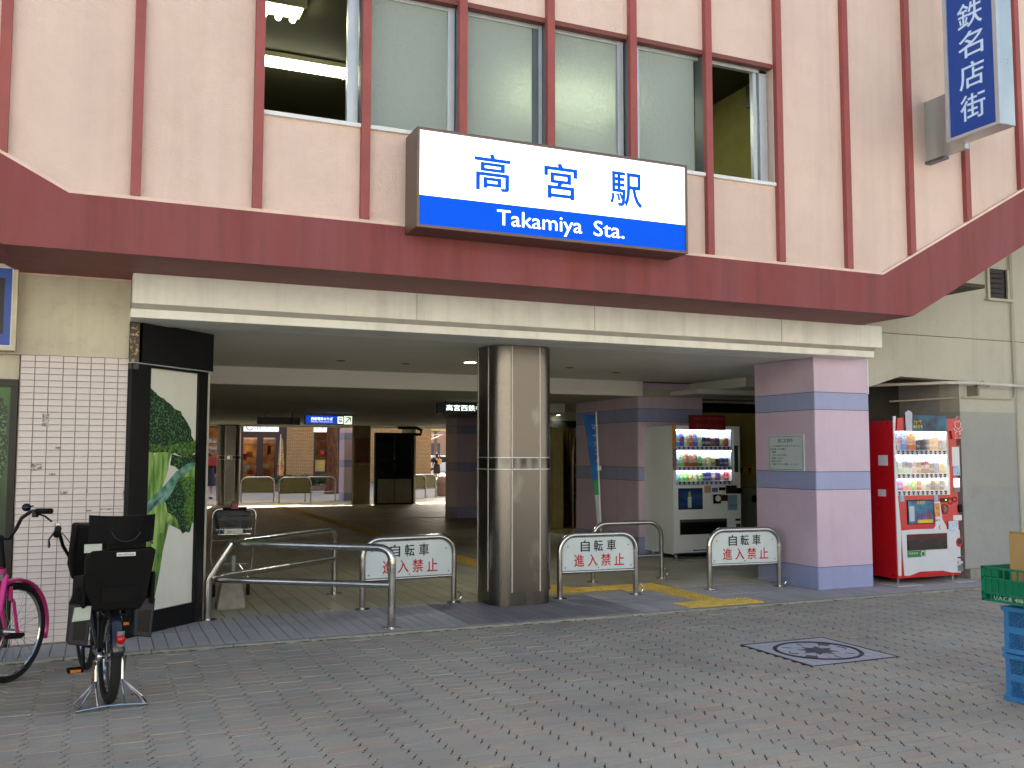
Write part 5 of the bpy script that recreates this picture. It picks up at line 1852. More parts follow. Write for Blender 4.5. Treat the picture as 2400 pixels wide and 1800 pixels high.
m.tube([(-.055, .42, .27), (-.10, .42, .27), (-.105, .30, .155)], .011, 8).tube([(.055, .42, .27), (.10, .42, .27), (.105, .54, .385)], .011, 8)
m.build('crank', BLACK, bk, world=False, smooth=True)
pedal(bk, (-.155, .30, .155))
pedal(bk, (.155, .54, .385))
MB().hexa([(.045, .50, .36), (.045, .52, .24), (.045, .40, .19), (.045, .05, .22), (.045, .0, .27), (.045, .05, .33), (.045, .42, .36)], (.02, 0, 0)).build('chain_case', BLACKP, bk, world=False, bevel=.006, seg=1)
MB().cyl((-.075, 0, r_), (-.05, 0, r_), .05, .05, 16).build('hub_brake', CHROME, bk, world=False, smooth=True)
m = MB()
for s in (-1, 1):
    top_ = Vector((s * .075, .01, r_ - .03))
    k0 = Vector((s * .075, -.02, .14))
    m.tube([top_, k0], .008, 7)
    m.tube([k0, (s * .075, -.17, .012)], .006, 7)
    m.tube([k0, (s * .185, -.17, .012)], .006, 7)
    m.tube([k0, (s * .19, -.05, .03), (s * .195, -.17, .012)], .005, 7)
m.tube([(-.195, -.172, .012), (-.05, -.165, .022), (.05, -.165, .022), (.195, -.172, .012)], .007, 7)
m.build('double_stand', CHROME, bk, world=False, smooth=True)
m = MB()
for k in range(14):
    a, b = (-.085 - .008 * (k % 2), -.015 + .002 * k, r_ - .02 - k * .012), (-.085 - .008 * ((k + 1) % 2), -.015 + .002 * (k + 1), r_ - .02 - (k + 1) * .012)
    m.tube([a, b], .006, 5)
m.tube([(.09, 0, r_ - .01), (.085, .02, .2), (.075, .02, .12)], .010, 6)
m.build('stand_spring', M('dull steel', (120, 108, 92), .5, metal=.8), bk, world=False)

# pink bicycle: frame points away from us, front wheel turned to the right
pkh = Vector((-.525, 7.17))
th_ = R(-10)
L2 = 1.10
org = pkh - Vector((-math.sin(th_), math.cos(th_))) * L2
pk = thing('bicycle', 'pink bicycle at the left edge with its front wheel turned', 'bicycle', (org.x, org.y, 0), (0, 0, th_))
PINK = M('metallic pink paint', (228, 58, 142), .3, metal=.2, var=.06, coat=.6)
r2 = .325
bike_wheel(pk, (0, 0, r2), r2, .019, IDN)
sf2 = steer_fn((0, L2 - .05), R(-24))
bike_wheel(pk, (0, L2, r2), r2, .019, sf2)
fender(pk, (0, 0, r2), r2 + .018, 25, 200, .028, PINK, IDN)
fender(pk, (0, L2, r2), r2 + .018, -17, 140, .028, PINK, sf2)
m = MB()
hd = Vector((0, L2 - .19, .72))
for s in (-.022, .022):
    m.tube([hd + Vector((s, 0, 0)), (s, L2 - .30, .52), (s, .62, .33), (s, .45, .28)], .019, 10)
m.tube([hd + Vector((0, -.02, .06)), hd + Vector((0, .035, -.10))], .024, 12)
m.tube([(0, .45, .28), (0, .27, .72)], .017, 10)
for s in (-1, 1):
    m.tube([(s * .03, .45, .28), (s * .06, .2, .30), (s * .065, 0, r2)], .010, 8).tube([(s * .02, .28, .66), (s * .065, 0, r2)], .008, 8)
m.build('frame', PINK, pk, world=False, smooth=True)
m = MB()
for s in (-1, 1):
    m.tube([(s * .045, L2, r2), (s * .05, L2 - .05, r2 + .2), (s * .035, L2 - .13, .64)], .011, 8)
m.xf(sf2).build('fork', PINK, pk, world=False, smooth=True)
MB().tube([hd + Vector((0, -.015, .05)), hd + Vector((0, -.04, .17)), hd + Vector((0, -.06, .26))], [.027, .015, .015], 12).build('stem', BLACK, pk, world=False, smooth=True)
MB().tube([hd + Vector((0, -.005, -.03)), hd + Vector((0, -.012, .02))], .0265, 12).build('head_badge', CHROME, pk, world=False, smooth=True)
m = MB()
for s in (-1, 1):
    m.tube([(0, L2 - .25, .965), (s * .05, L2 - .25, .96), (s * .085, L2 - .24, 1.02), (s * .12, L2 - .25, 1.09), (s * .19, L2 - .29, 1.135), (s * .29, L2 - .36, 1.14)], .012, 8)
m.xf(steer_fn((0, L2 - .24), R(-6))).build('handlebar', BLACK, pk, world=False, smooth=True)
fs = steer_fn((0, L2 - .24), R(-6))
for s in (-1, 1):
    MB().tube([(s * .235, L2 - .32, 1.138), (s * .35, L2 - .405, 1.143)], .0185, 10).xf(fs).build('grip', BLACKP, pk, world=False, smooth=True)
    MB().tube([(s * .22, L2 - .28, 1.12), (s * .28, L2 - .30, 1.105), (s * .34, L2 - .36, 1.075)], .006, 6).box(s * .225 - .013, s * .225 + .013, L2 - .335, L2 - .29, 1.10, 1.15).xf(fs).build('brake_lever', BLACK, pk, world=False)
MB().ball((.155, L2 - .27, 1.16), .028, .028, .026).tube([(.17, L2 - .27, 1.165), (.205, L2 - .29, 1.17)], .004, 5).xf(fs).build('bell', M('bell black', (30, 28, 44), .2, metal=.5), pk, world=False, smooth=True)
m = MB()
m.tube([(.055, .45, .28), (.10, .45, .28), (.105, .60, .38)], .010, 8).tube([(-.055, .45, .28), (-.10, .45, .28), (-.105, .30, .18)], .010, 8)
m.build('crank', CHROME, pk, world=False, smooth=True)
pedal(pk, (.165, .60, .385), refl=False)
pedal(pk, (-.165, .30, .18), refl=False)
MB().hexa([(.04, .54, .38), (.04, .56, .24), (.04, .45, .17), (.04, .02, .24), (.04, -.05, .32), (.04, .02, .40)], (.025, 0, 0)).build('chain_case', PINK, pk, world=False, bevel=.008, seg=1)
MB().hexa([(-.09, .04, .90), (.09, .04, .90), (.07, .22, .91), (.02, .34, .90), (-.02, .34, .90), (-.07, .22, .91)], (0, 0, .05)).build('saddle', BLACKP, pk, world=False, bevel=.015)
MB().tube([(0, .27, .7), (0, .2, .9)], .013, 8).build('seat_post', CHROME, pk, world=False, smooth=True)
MB().ball((-.03, L2 - .16, .70), .05, .06, .045).build('front_lamp', BLACKP, pk, world=False, smooth=True)
MB().box(.03, .05, L2 - .15, L2 - .12, .55, .64).build('brake_caliper', PINK, pk, world=False, bevel=.004, seg=1)
# ================================================================== CRATES
def crate_walls(m, x0, x1, y0, y1, z0, z1, t=.005, nx=12, diag=True, rims=(0, .5, 1)):
    """open lattice walls with solid corner posts and rims"""
    def side(P, U, ln, nrm):
        P, U, nrm = Vector(P), Vector(U), Vector(nrm)
        h = z1 - z0
        for f in rims:
            zc = z0 + h * f
            a, b = max(z0, zc - .02), min(z1, zc + .02)
            m.hexa([P + ZA * (a - z0), P + U * ln + ZA * (a - z0), P + U * ln + ZA * (b - z0), P + ZA * (b - z0)], nrm * (t * (2.2 if f != .5 else 1.3)))
        for u in (0, ln - .035):
            m.hexa([P + U * (u + .0007) - nrm * .0015, P + U * (u + .0343) - nrm * .0015, P + U * (u + .0343) + ZA * h - nrm * .0015, P + U * (u + .0007) + ZA * h - nrm * .0015], nrm * (t * 3))
        if diag:
            for (f0, f1) in zip(rims[:-1], rims[1:]):
                za, zb_ = h * f0 + .018, h * f1 - .018
                n_ = nx
                step = (ln - .07) / n_
                rise = zb_ - za
                for sgn in (1, -1):
                    k = -int(rise / step)
                    while k < n_ + int(rise / step) + 1:
                        ua = .035 + k * step
                        ub = ua + sgn * rise
                        s0, s1 = 0.0, 1.0
                        lo_u, hi_u = .035, ln - .035
                        d = ub - ua
                        ts = sorted([(lo_u - ua) / d, (hi_u - ua) / d])
                        s0, s1 = max(0, ts[0]), min(1, ts[1])
                        if s1 - s0 > .05:
                            A_ = P + U * (ua + d * s0) + ZA * (za + rise * s0)
                            B2 = P + U * (ua + d * s1) + ZA * (za + rise * s1)
                            dr = (B2 - A_).normalized()
                            pr = dr.cross(nrm).normalized() * .0026
                            m.hexa([A_ - pr + nrm * .002, B2 - pr + nrm * .002, B2 + pr + nrm * .002, A_ + pr + nrm * .002], nrm * (t * .6 + .0004 * (sgn + 1)))
                        k += 1
    side((x0, y1, z0), (0, -1, 0), y1 - y0, (1, 0, 0))
    side((x1, y0, z0), (0, 1, 0), y1 - y0, (-1, 0, 0))
    side((x0, y0, z0), (1, 0, 0), x1 - x0, (0, 1, 0))
    side((x1, y1, z0), (-1, 0, 0), x1 - x0, (0, -1, 0))
    m.box(x0 + t, x1 - t, y0 + t, y1 - t, z0, z0 + .006)


BLUEC = M('blue crate plastic', (62, 132, 190), .4, var=.06, scale=4)
GREENC = M('green crate plastic', (20, 130, 92), .4, var=.06, scale=4)
for k, (z0, z1, lab) in enumerate(((.0, .285, 'blue mesh crate standing on the paving, bottom of the stack'), (.29, .572, 'blue mesh crate in the middle of the stack under the green one'))):
    t = thing('mesh_crate', lab, 'crate', (5.35, 3.98, z0), group='crates stacked at the right edge')
    m = MB()
    crate_walls(m, 5.16, 5.53, 3.73, 4.23, z0, z1, nx=22)
    m.build('crate_wall', BLUEC, t)
    m = MB()
    m.box(5.148, 5.159, 3.72, 4.24, z1 - .028, z1 - .002).box(5.148, 5.159, 3.72, 4.24, z0 + .002, z0 + .03)
    m.build('rim', BLUEC, t)
    bg_ = MB()
    for j in range(3):
        bg_.ball((5.29, 3.84 + j * .15, z0 + .10 + .02 * (j % 2)), .085, .075, .085, 10, 6)
    tb = tag(bg_.build('plastic_bags', M('crumpled clear plastic', (196, 204, 210), .35, var=.15, scale=20, bump=.8, bscale=25), None, smooth=True),
             'crumpled pale plastic bags inside the %s blue crate' % ('bottom' if k == 0 else 'upper'), 'bags', 'bags in the blue crates')
gt = thing('bread_crate', 'green plastic crate on top of the blue crates', 'crate', (5.35, 4.05, .58), group='crates stacked at the right edge')
m = MB()
gx0, gx1, gy0, gy1, gz0, gz1 = 5.13, 5.56, 3.70, 4.35, .592, .805
m.box(gx0, gx0 + .006, gy0, gy1, gz0 + .05, gz1 - .07).box(gx1 - .006, gx1, gy0, gy1, gz0, gz1).box(gx0 + .006, gx1 - .006, gy0, gy0 + .006, gz0, gz1).box(gx0 + .006, gx1 - .006, gy1 - .006, gy1, gz0, gz1).box(gx0 + .006, gx1 - .006, gy0 + .006, gy1 - .006, gz0, gz0 + .008)
m.build('crate_wall', GREENC, gt)
m = MB()
for z in (gz0, gz0 + .045, gz1 - .078, gz1 - .012):
    m.box(gx0 - .012, gx0 - .0005, gy0, gy1, z, z + .012)
for k in range(14):
    y = gy0 + .01 + k * .0475
    m.box(gx0 - .010, gx0 - .0008, y, y + .007, gz0 + .012, gz1 - .012)
m.box(gx0 - .012, gx0 + .02, gy1 - .02, gy1, gz0, gz1)
m.hexa([(gx0, gy1, gz1), (gx0, gy1 - .12, gz1 - .03), (gx0, gy1 - .12, gz1 - .06), (gx0, gy1, gz1 - .06)], (.006, 0, 0))
m.build('rib', GREENC, gt)
text('U.A.C.R. 498', (gx0 - .0105, gy1 - .09, gz0 + .016), -YA, ZA, .20, .024, M('crate print', (190, 226, 210), .6), gt)
cx = thing('cardboard_box', 'tan cardboard box standing in the green crate', 'box', (5.3, 3.92, .6))
MB().box(5.19, 5.45, 3.76, 4.195, .602, 1.01).build('carton', M('cardboard', (186, 152, 96), .8, var=.05, scale=3), cx)
MB().hexa([(5.19, 3.76, 1.012), (5.19, 4.19, 1.012), (5.185, 4.19, 1.03), (5.185, 3.76, 1.03)], (.004, 0, .003)).build('flap', M('cardboard', (186, 152, 96), .8), cx)

# ================================================================== MANHOLE COVER
mh = thing('manhole_cover', 'square tiled inspection cover with dark ring and star set in paving', 'manhole cover', (5.1, 5.835, 0))
x0, x1, y0, y1 = MH
MB().box(x0, x1, y0, y1, -.03, -.002).build('bed', M('cover joint', (50, 46, 52), .9), mh)
MB().box(x0 - .012, x0 + .004, y0 - .012, y1 + .012, -.03, .004).box(x1 - .004, x1 + .012, y0 - .012, y1 + .012, -.03, .004).box(x0 + .004, x1 - .004, y0 - .012, y0 + .004, -.03, .004).box(x0 + .004, x1 - .004, y1 - .004, y1 + .012, -.03, .004).build('rim', M('cover rim', (58, 54, 58), .7), mh)
MHT = M('white cover tile', (176, 178, 184), .6, var=.06, scale=9, dirt=.1)
cx_, cy_ = (x0 + x1) / 2, (y0 + y1) / 2
n_ = 8
sx, sy_ = (x1 - x0 - .012) / n_, (y1 - y0 - .012) / n_
RO = .335
for i in range(n_):
    for j in range(n_):
        a, b = x0 + .006 + i * sx, y0 + .006 + j * sy_
        cpts = [(a + .004, b + .004), (a + sx - .004, b + .004), (a + sx - .004, b + sy_ - .004), (a + .004, b + sy_ - .004)]
        den = []
        for k in range(4):
            p, q2 = Vector((*cpts[k], 0)), Vector((*cpts[(k + 1) % 4], 0))
            den += [p.lerp(q2, t / 5) for t in range(5)]
        outp = [p for p in den if math.hypot(p.x - cx_, p.y - cy_) >= RO]
        if len(outp) < 3:
            continue
        poly = []
        for p in den:
            d = math.hypot(p.x - cx_, p.y - cy_)
            if d < RO:
                p = Vector((cx_ + (p.x - cx_) * RO / d, cy_ + (p.y - cy_) * RO / d, 0))
            if not poly or (poly[-1] - p).length > 1e-4:
                poly.append(p)
        c = sum(poly, Vector()) / len(poly)
        mm_ = MB()
        k = len(poly)
        mm_.add([(p.x, p.y, .003) for p in poly] + [(c.x, c.y, .003)] + [(p.x, p.y, -.01) for p in poly], [(t, (t + 1) % k, k) for t in range(k)] + [(t + k + 1, (t + 1) % k + k + 1, (t + 1) % k, t) for t in range(k)])
        mm_.build('cover_tile', MHT, mh)
MB().tube(arc((cx_, cy_, -.008), RO - .017, 0, 352.5, 47, XA, YA), .019, 8, closed=True).build('ring', M('dark ring', (48, 42, 50), .6), mh)
for k in range(16):
    a0, a1 = k * 22.5 + .9, (k + 1) * 22.5 - .9
    ri = .10
    po = [(cx_ + ri * math.cos(R(a0)), cy_ + ri * math.sin(R(a0)))] + [(cx_ + (RO - .035) * math.cos(R(a0 + (a1 - a0) * t / 4)), cy_ + (RO - .035) * math.sin(R(a0 + (a1 - a0) * t / 4))) for t in range(5)] + [(cx_ + ri * math.cos(R(a1)), cy_ + ri * math.sin(R(a1)))]
    MB().hexa([(x, y, -.008) for x, y in po], (0, 0, .011)).build('cover_tile', MHT, mh)
m = MB()
for k in range(8):
    a = k * 45 + 11
    m.hexa([(cx_ + .10 * math.cos(R(a - 16)), cy_ + .10 * math.sin(R(a - 16)), -.004), (cx_ + .16 * math.cos(R(a)), cy_ + .16 * math.sin(R(a)), -.004), (cx_ + .10 * math.cos(R(a + 16)), cy_ + .10 * math.sin(R(a + 16)), -.004)], (0, 0, .0085))
m.lathe([(.10, -.01), (.10, .004)], (cx_, cy_, 0), 24)
m.build('star', M('dark star', (70, 66, 78), .6), mh)
m = MB()
for a in (40, 220):
    m.hexa([(cx_ + .22 * math.cos(R(a - 12)), cy_ + .22 * math.sin(R(a - 12)), .003), (cx_ + .30 * math.cos(R(a - 10)), cy_ + .30 * math.sin(R(a - 10)), .003), (cx_ + .30 * math.cos(R(a + 10)), cy_ + .30 * math.sin(R(a + 10)), .003), (cx_ + .22 * math.cos(R(a + 8)), cy_ + .22 * math.sin(R(a + 8)), .003)], (0, 0, .002))
for a in (85, 130, 265, 310):
    m.hexa([(cx_ + .2 * math.cos(R(a - 1.6)), cy_ + .2 * math.sin(R(a - 1.6)), .003), (cx_ + .27 * math.cos(R(a - 1.4)), cy_ + .27 * math.sin(R(a - 1.4)), .003), (cx_ + .27 * math.cos(R(a + 1.4)), cy_ + .27 * math.sin(R(a + 1.4)), .003), (cx_ + .2 * math.cos(R(a + 1.6)), cy_ + .2 * math.sin(R(a + 1.6)), .003)], (0, 0, .002))
for a in (0, 180):
    pts = arc((cx_ + .21 * math.cos(R(a)), cy_ + .21 * math.sin(R(a)), .004), .05, a - 70, a + 70, 6, XA, YA)
    m.tube(pts, .004, 4)
m.build('inlay', M('dark star', (70, 66, 78), .6), mh)

# ================================================================== PASSAGE: HANGING SIGNS, BANNER, BOARDS
def hang_sign(name, label, x0, x1, y, z0, z1, mat, zc):
    t = thing(name, label, 'sign', ((x0 + x1) / 2, y, z0), group='signs hanging from the passage ceiling')
    MB().box(x0, x1, y, y + .12, z0, z1).build('sign_box', BLACK, t)
    m = MB()
    for x in (x0 + .15, x1 - .15):
        m.box(x - .01, x + .01, y + .05, y + .07, z1, zc)
    m.build('hanger', BLACK, t)
    return t


hs = hang_sign('hanging_sign', 'black hanging sign with glowing white characters beside the steel pillar', 5.03, 6.45, 14.6, 2.165, 2.35, BLACK, CZ2)
text('高宮西鉄名店街', (5.17, 14.598, 2.222), XA, ZA, .90, .10, M('lit lettering', (220, 240, 226), .5, var=0, emit=.9), hs, weight=.012)
hs = hang_sign('hanging_sign', 'lit blue hanging sign with train symbol and arrow', 3.935, 4.955, 20.0, 2.14, 2.335, BLACK, CZ2)
MB().box(3.95, 4.62, 19.994, 19.9995, 2.15, 2.325).build('blue_panel', M('guide sign blue', (16, 60, 170), .4, var=0, emit=.5), hs)
WL = M('guide sign white', (226, 240, 236), .4, var=0, emit=.8)
text('西鉄電車のりば', (4.06, 19.99, 2.225), XA, ZA, .46, .07, WL, hs, weight=.015)
text('Nishitetsu Tenjin-Omuta Line', (4.06, 19.99, 2.182), XA, ZA, .46, .026, WL, hs)
MB().box(4.63, 4.745, 19.992, 19.9995, 2.165, 2.31).build('symbol_panel', WL, hs)
MB().box(4.65, 4.725, 19.989, 19.9915, 2.20, 2.285).build('train_symbol', M('symbol ink', (90, 90, 60), .5, var=0), hs)
MB().box(4.66, 4.715, 19.986, 19.9885, 2.235, 2.265).build('symbol_window', WL, hs)
MB().box(4.765, 4.94, 19.992, 19.9995, 2.15, 2.325).build('arrow_panel', M('arrow panel', (196, 220, 190), .4, var=0, emit=.7), hs)
m = MB()
m.tube([(4.80, 19.99, 2.185), (4.90, 19.99, 2.285)], .011, 5).tube([(4.82, 19.99, 2.295), (4.905, 19.99, 2.295), (4.91, 19.99, 2.21)], .011, 5)
m.build('arrow', INKK, hs)
hs = hang_sign('hanging_sign', 'unlit dark hanging sign with faint arrow, left of the blue one', 2.965, 3.83, 20.0, 2.125, 2.28, BLACK, CZ2)
text('エレベーター', (3.1, 19.998, 2.185), XA, ZA, .32, .05, M('dim print', (44, 48, 46), .5, var=0), hs)
MB().box(3.54, 3.64, 19.994, 19.9995, 2.15, 2.255).build('symbol_panel', M('dim panel', (66, 70, 62), .5), hs)
MB().box(3.67, 3.79, 19.994, 19.9995, 2.145, 2.26).build('arrow_panel', M('dim panel', (66, 70, 62), .5), hs)
MB().tube([(3.685, 19.99, 2.203), (3.775, 19.99, 2.203)], .008, 5).tube([(3.735, 19.99, 2.245), (3.778, 19.99, 2.203), (3.735, 19.99, 2.161)], .008, 5).build('arrow', INKK, hs)

bn = thing('banner_flag', 'tall blue banner flag on a pole leaning by the pink wall', 'banner', (7.2, 13.2, FZ))
BY = 11.9


def bp(px, py):
    return on(px, py, 1, BY)


edge_l = [(1367, 970), (1374, 1020), (1382, 1075), (1389, 1125), (1394, 1160), (1398, 1200), (1400, 1238)]
edge_r = [(1396, 972), (1397, 1020), (1399, 1075), (1402, 1125), (1404, 1160), (1406, 1200), (1408, 1238)]
for (i0, i1, mat) in ((0, 3, M('banner blue', (20, 74, 140), .7, rgb2=(34, 104, 176), scale=5)), (3, 4, M('banner green', (40, 140, 90), .7)), (4, 6, M('banner white', (170, 180, 196), .7))):
    m = MB()
    for k in range(i0, i1):
        a, b, c, d = bp(*edge_l[k]), bp(*edge_r[k]), bp(*edge_r[k + 1]), bp(*edge_l[k + 1])
        m.hexa([a, b, c, d], (0, .006, 0))
    m.build('cloth', mat, bn)
a = bp(1397, 965)
b = bp(1409, 1250)
MB().tube([a, b, (b.x, b.y, FZ)], .010, 8).build('pole', WHITEP, bn, smooth=True)
MB().lathe([(.16, 0), (.16, .05), (.05, .08)], (b.x, BY, FZ)).build('pole_base', M('pole base', (60, 60, 66), .6), bn)
for k, c in enumerate('マイナンバー'):
    p = bp(1386 + k * 2.6, 1008 + k * 19)
    text(c, (p.x, BY - .004, p.z), XA, ZA, .07, .075, M('banner print', (170, 196, 216), .6), bn)

dl = thing('downlight', 'small lit recessed downlight in ceiling beside the steel pillar', 'ceiling light', (4.04, 10.45, CZ), group='ceiling lights of the passage')
MB().lathe([(.09, 0), (.09, .006)], (4.0, 10.45, CZ - .006)).build('trim', WHITEP, dl)
MB().lathe([(.07, 0), (.07, .003)], (4.0, 10.45, CZ - .0095)).build('lens', M('downlight lens', (255, 250, 226), .4, var=0, emit=6), dl)
dld = bpy.data.lights.new('downlight_light', 'SPOT')
dld.energy = 30
dld.spot_size = R(150)
dld.spot_blend = .8
dld.shadow_soft_size = .07
dld.color = (1, .98, .88)
dlo = bpy.data.objects.new('downlight_light', dld)
COL.objects.link(dlo)
dlo.parent = dl
dlo.location = (-.04, 0, -.02)


def washer(x, y, z, e, label):
    """a spot lamp in the ceiling that throws a scallop on the bulkhead"""
    t = thing('spot_lamp', label, 'ceiling light', (x, y, z), group='ceiling lights of the passage')
    MB().lathe([(.035, 0), (.05, .05), (.05, .07)], (x, y, z - .07), 12).build('lamp_body', WHITEP, t, smooth=True)
    MB().lathe([(.033, 0), (.033, .002)], (x, y, z - .073), 12).build('lens', M('spot lens', (255, 252, 236), .4, var=0, emit=10), t)
    ld = bpy.data.lights.new('spot_lamp_light', 'SPOT')
    ld.energy = e
    ld.spot_size = R(120)
    ld.spot_blend = .5
    ld.shadow_soft_size = .03
    ld.color = (1.0, .98, .84)
    lo2 = bpy.data.objects.new('spot_lamp_light', ld)
    COL.objects.link(lo2)
    lo2.parent = t
    lo2.location = (0, 0, -.08)


washer(8.57, 17.33, CZ2, 14, 'lit spot lamp over the shop pilaster right of the steel pillar')
washer(9.50, 17.33, CZ2, 14, 'lit spot lamp just above the blue banner flag')
washer(9.73, 12.62, CZ, 12, 'lit spot lamp between white machine and pink pillar')

db = thing('directory_board', 'dark green shop directory board standing by the bronze door', 'sign board', (9.15, 17.3, FZ))
GRN = M('directory green', (22, 66, 46), .4, var=.05)
MB().box(8.93, 9.40, 17.28, 17.33, .62, 1.86).build('board', GRN, db)
MB().box(8.915, 8.93, 17.27, 17.34, 0, 1.9).box(9.40, 9.415, 17.27, 17.34, 0, 1.9).build('board_frame', BRASS, db)
m, m2 = MB(), MB()
for k in range(12):
    z = 1.82 - k * .10
    (m2 if k in (5, 7) else m).box(8.935, 9.395, 17.276, 17.2795, z - (.08 if k in (5, 7) else .006), z)
m.build('strip', M('directory line', (120, 150, 130), .5), db)
m2.build('name_strip', M('directory pale', (150, 160, 140), .5), db)
for k, s in enumerate(('西鉄ストア', '歯科', '書店', '美容室', 'カフェ', '薬局', '高宮店', '眼科')):
    text(s, (9.0, 17.2745, 1.76 - k * .13), XA, ZA, .3, .04, M('directory print', (130, 160, 140), .6), db)
fe = thing('fire_extinguisher', 'red fire extinguisher standing under the directory board', 'fire extinguisher', (9.16, 17.1, FZ))
MB().lathe([(.07, 0), (.075, .02), (.075, .34), (.05, .40), (.025, .42), (.025, .46)], (9.17, 17.1, FZ), 16).build('tank', M('extinguisher red', (190, 20, 26), .3), fe, smooth=True)
MB().tube([(9.17, 17.1, .48), (9.10, 17.08, .45), (9.085, 17.06, .30), (9.08, 17.05, .18)], .011, 6).build('hose', BLACK, fe, smooth=True)
MB().box(9.13, 9.20, 17.06, 17.13, .475, .51).build('valve', M('valve grey', (170, 160, 130), .4), fe)
bn2 = thing('waste_bin', 'grey cabinet with two round openings behind the white machine', 'bin', (9.9, 12.6, FZ))
MB().box(9.35, 10.4, 12.45, 12.71, FZ, .98).build('cabinet', M('bin grey', (132, 136, 130), .5), bn2, bevel=.01)
for x in (9.66, 9.88):
    MB().cyl((x, 12.44, .80), (x, 12.45, .80), .055, .055, 16).build('opening', BLACK, bn2)

nbrd = thing('notice_board', 'tall black glazed notice board at the far end of passage', 'notice board', (8.13, 27.5, FZ))
bx0, bx1, bz1 = 7.53, 8.72, 2.16
MB().box(bx0, bx1, 27.56, 27.7, FZ, bz1).build('board_back', M('board dark green', (92, 106, 94), .5, var=.1), nbrd)
m = MB()
m.box(bx0, bx0 + .06, 27.5, 27.56, FZ, bz1).box(bx1 - .06, bx1, 27.5, 27.56, FZ, bz1).box(bx0 + .06, bx1 - .06, 27.5, 27.56, bz1 - .12, bz1).box(bx0 + .06, bx1 - .06, 27.5, 27.56, .78, .84).box(8.11, 8.14, 27.5, 27.56, .84, bz1 - .12).box(bx0 + .06, bx1 - .06, 27.5, 27.56, FZ, .06).box(bx0 + .06, bx1 - .06, 27.5, 27.56, 1.30, 1.33).box(bx0 + .06, bx1 - .06, 27.5, 27.56, 1.94, 1.97)
m.build('board_frame', BLACK, nbrd)
m = MB()
for (a, b) in ((bx0 + .08, 8.10), (8.15, bx1 - .08)):
    for k in range(9):
        m.box(a, b, 27.545, 27.559, .88 + k * .045, .90 + k * .045)
m.build('lettering_rows', M('dim olive print', (86, 86, 66), .6), nbrd)
m = MB()
for (a, b) in ((bx0 + .06, 8.109), (8.141, bx1 - .06)):
    m.box(a, b, 27.52, 27.524, .84, 2.04)
m.build('pane', thin_glass('board glass', (.6, .68, .62), .10), nbrd)
m = MB()
for (a, b) in ((bx0 + .06, 8.11), (8.14, bx1 - .06)):
    m.box(a + .003, b - .003, 27.53, 27.56, .065, .775)
m.build('lower_panel', M('board lower', (150, 146, 132), .6), nbrd)
pw = thing('poster_wall', 'dim wall with an orange poster between pillar and notice board', 'wall', (7.4, 27.9, FZ))
MB().box(6.98, 7.5, 28.0, 28.2, FZ, CZ2).build('wall_panel', M('dim brown wall', (128, 108, 84), .7, var=.1), pw)
MB().box(7.05, 7.45, 27.985, 27.999, 1.28, 2.0).build('poster', M('rust poster', (120, 58, 36), .6, rgb2=(80, 60, 50), scale=7), pw)
MB().box(6.98, 7.5, 27.95, 27.999, 1.2, 1.24).build('ledge', M('ledge pink', (170, 130, 116), .5), pw)
MB().box(8.85, 9.0, 28.2, 29.2, FZ, CZ2).build('passage_wall', DARKC, bld)
# air duct under the far lintel
ad2 = thing('air_duct', 'dark curved duct hanging under the lintel near the notice board', 'duct', (8.9, 27.8, 2.2))
MB().tube([(8.3, 27.8, 2.32), (8.9, 27.8, 2.32), (9.05, 27.8, 2.25), (9.02, 27.8, 2.12), (8.7, 27.8, 2.12)], .05, 10).build('duct_tube', BLACK, ad2, smooth=True)

# ================================================================== STREET BEYOND THE PASSAGE
MB().box(-60, 90, 30.4, 120, -.04, -.004).build('street', M('street paving', (156, 150, 141), .85, var=.08, scale=1.5))
bpy.data.objects['street']['kind'] = 'structure'
bs = thing('brick_shop', 'tan brick shop across the street with dark framed glass doors', 'building', (8, 50, 0))
BRK = bpy.data.materials.new('tan brick')
MATS['tan brick'] = BRK
BRK.use_nodes = True
t_ = BRK.node_tree
bt = t_.nodes.new('ShaderNodeTexBrick')
bt.inputs['Color1'].default_value = (*lin((206, 160, 104)), 1)
bt.inputs['Color2'].default_value = (*lin((190, 142, 90)), 1)
bt.inputs['Mortar'].default_value = (*lin((130, 100, 70)), 1)
bt.inputs['Scale'].default_value = 1.0
bt.inputs['Brick Width'].default_value = .22
bt.inputs['Row Height'].default_value = .075
bt.inputs['Mortar Size'].default_value = .012
tc = t_.nodes.new('ShaderNodeTexCoord')
mp = t_.nodes.new('ShaderNodeMapping')
mp.inputs['Rotation'].default_value = (R(90), 0, 0)
t_.links.new(tc.outputs['Object'], mp.inputs[0])
t_.links.new(mp.outputs[0], bt.inputs['Vector'])
t_.links.new(bt.outputs['Color'], t_.nodes['Principled BSDF'].inputs['Base Color'])
t_.nodes['Principled BSDF'].inputs['Roughness'].default_value = .8
m = MB()
m.box(8.91, 10.32, 50, 50.4, 0, 3.0).box(11.75, 16.84, 50, 62, 0, 3.0).box(-30, 16.84, 50.0, 62, 3.0, 20.0).box(-30, -2, 50, 62, 0, 2.999).box(-2, 3.6, 50, 50.4, 0, 3.0)  # upper storeys are out of view, raised so the building shades the street
m.build('brick_wall', BRK, bs)
DOORW = M('dark brown wood', (44, 22, 20), .4, var=.1)
m = MB()
m.box(5.6, 6.48, 50.02, 50.3, 0, 3.0).box(6.48, 8.57, 50.02, 50.3, 2.38, 3.0).box(8.57, 8.91, 50.02, 50.3, 0, 3.0).box(7.42, 7.72, 50.02, 50.3, .1, 2.38).box(6.48, 8.57, 50.02, 50.3, 0, .22).box(6.48, 6.72, 50.02, 50.3, .22, 2.38).box(8.33, 8.57, 50.02, 50.3, .22, 2.38)
m.build('door_frame', DOORW, bs)
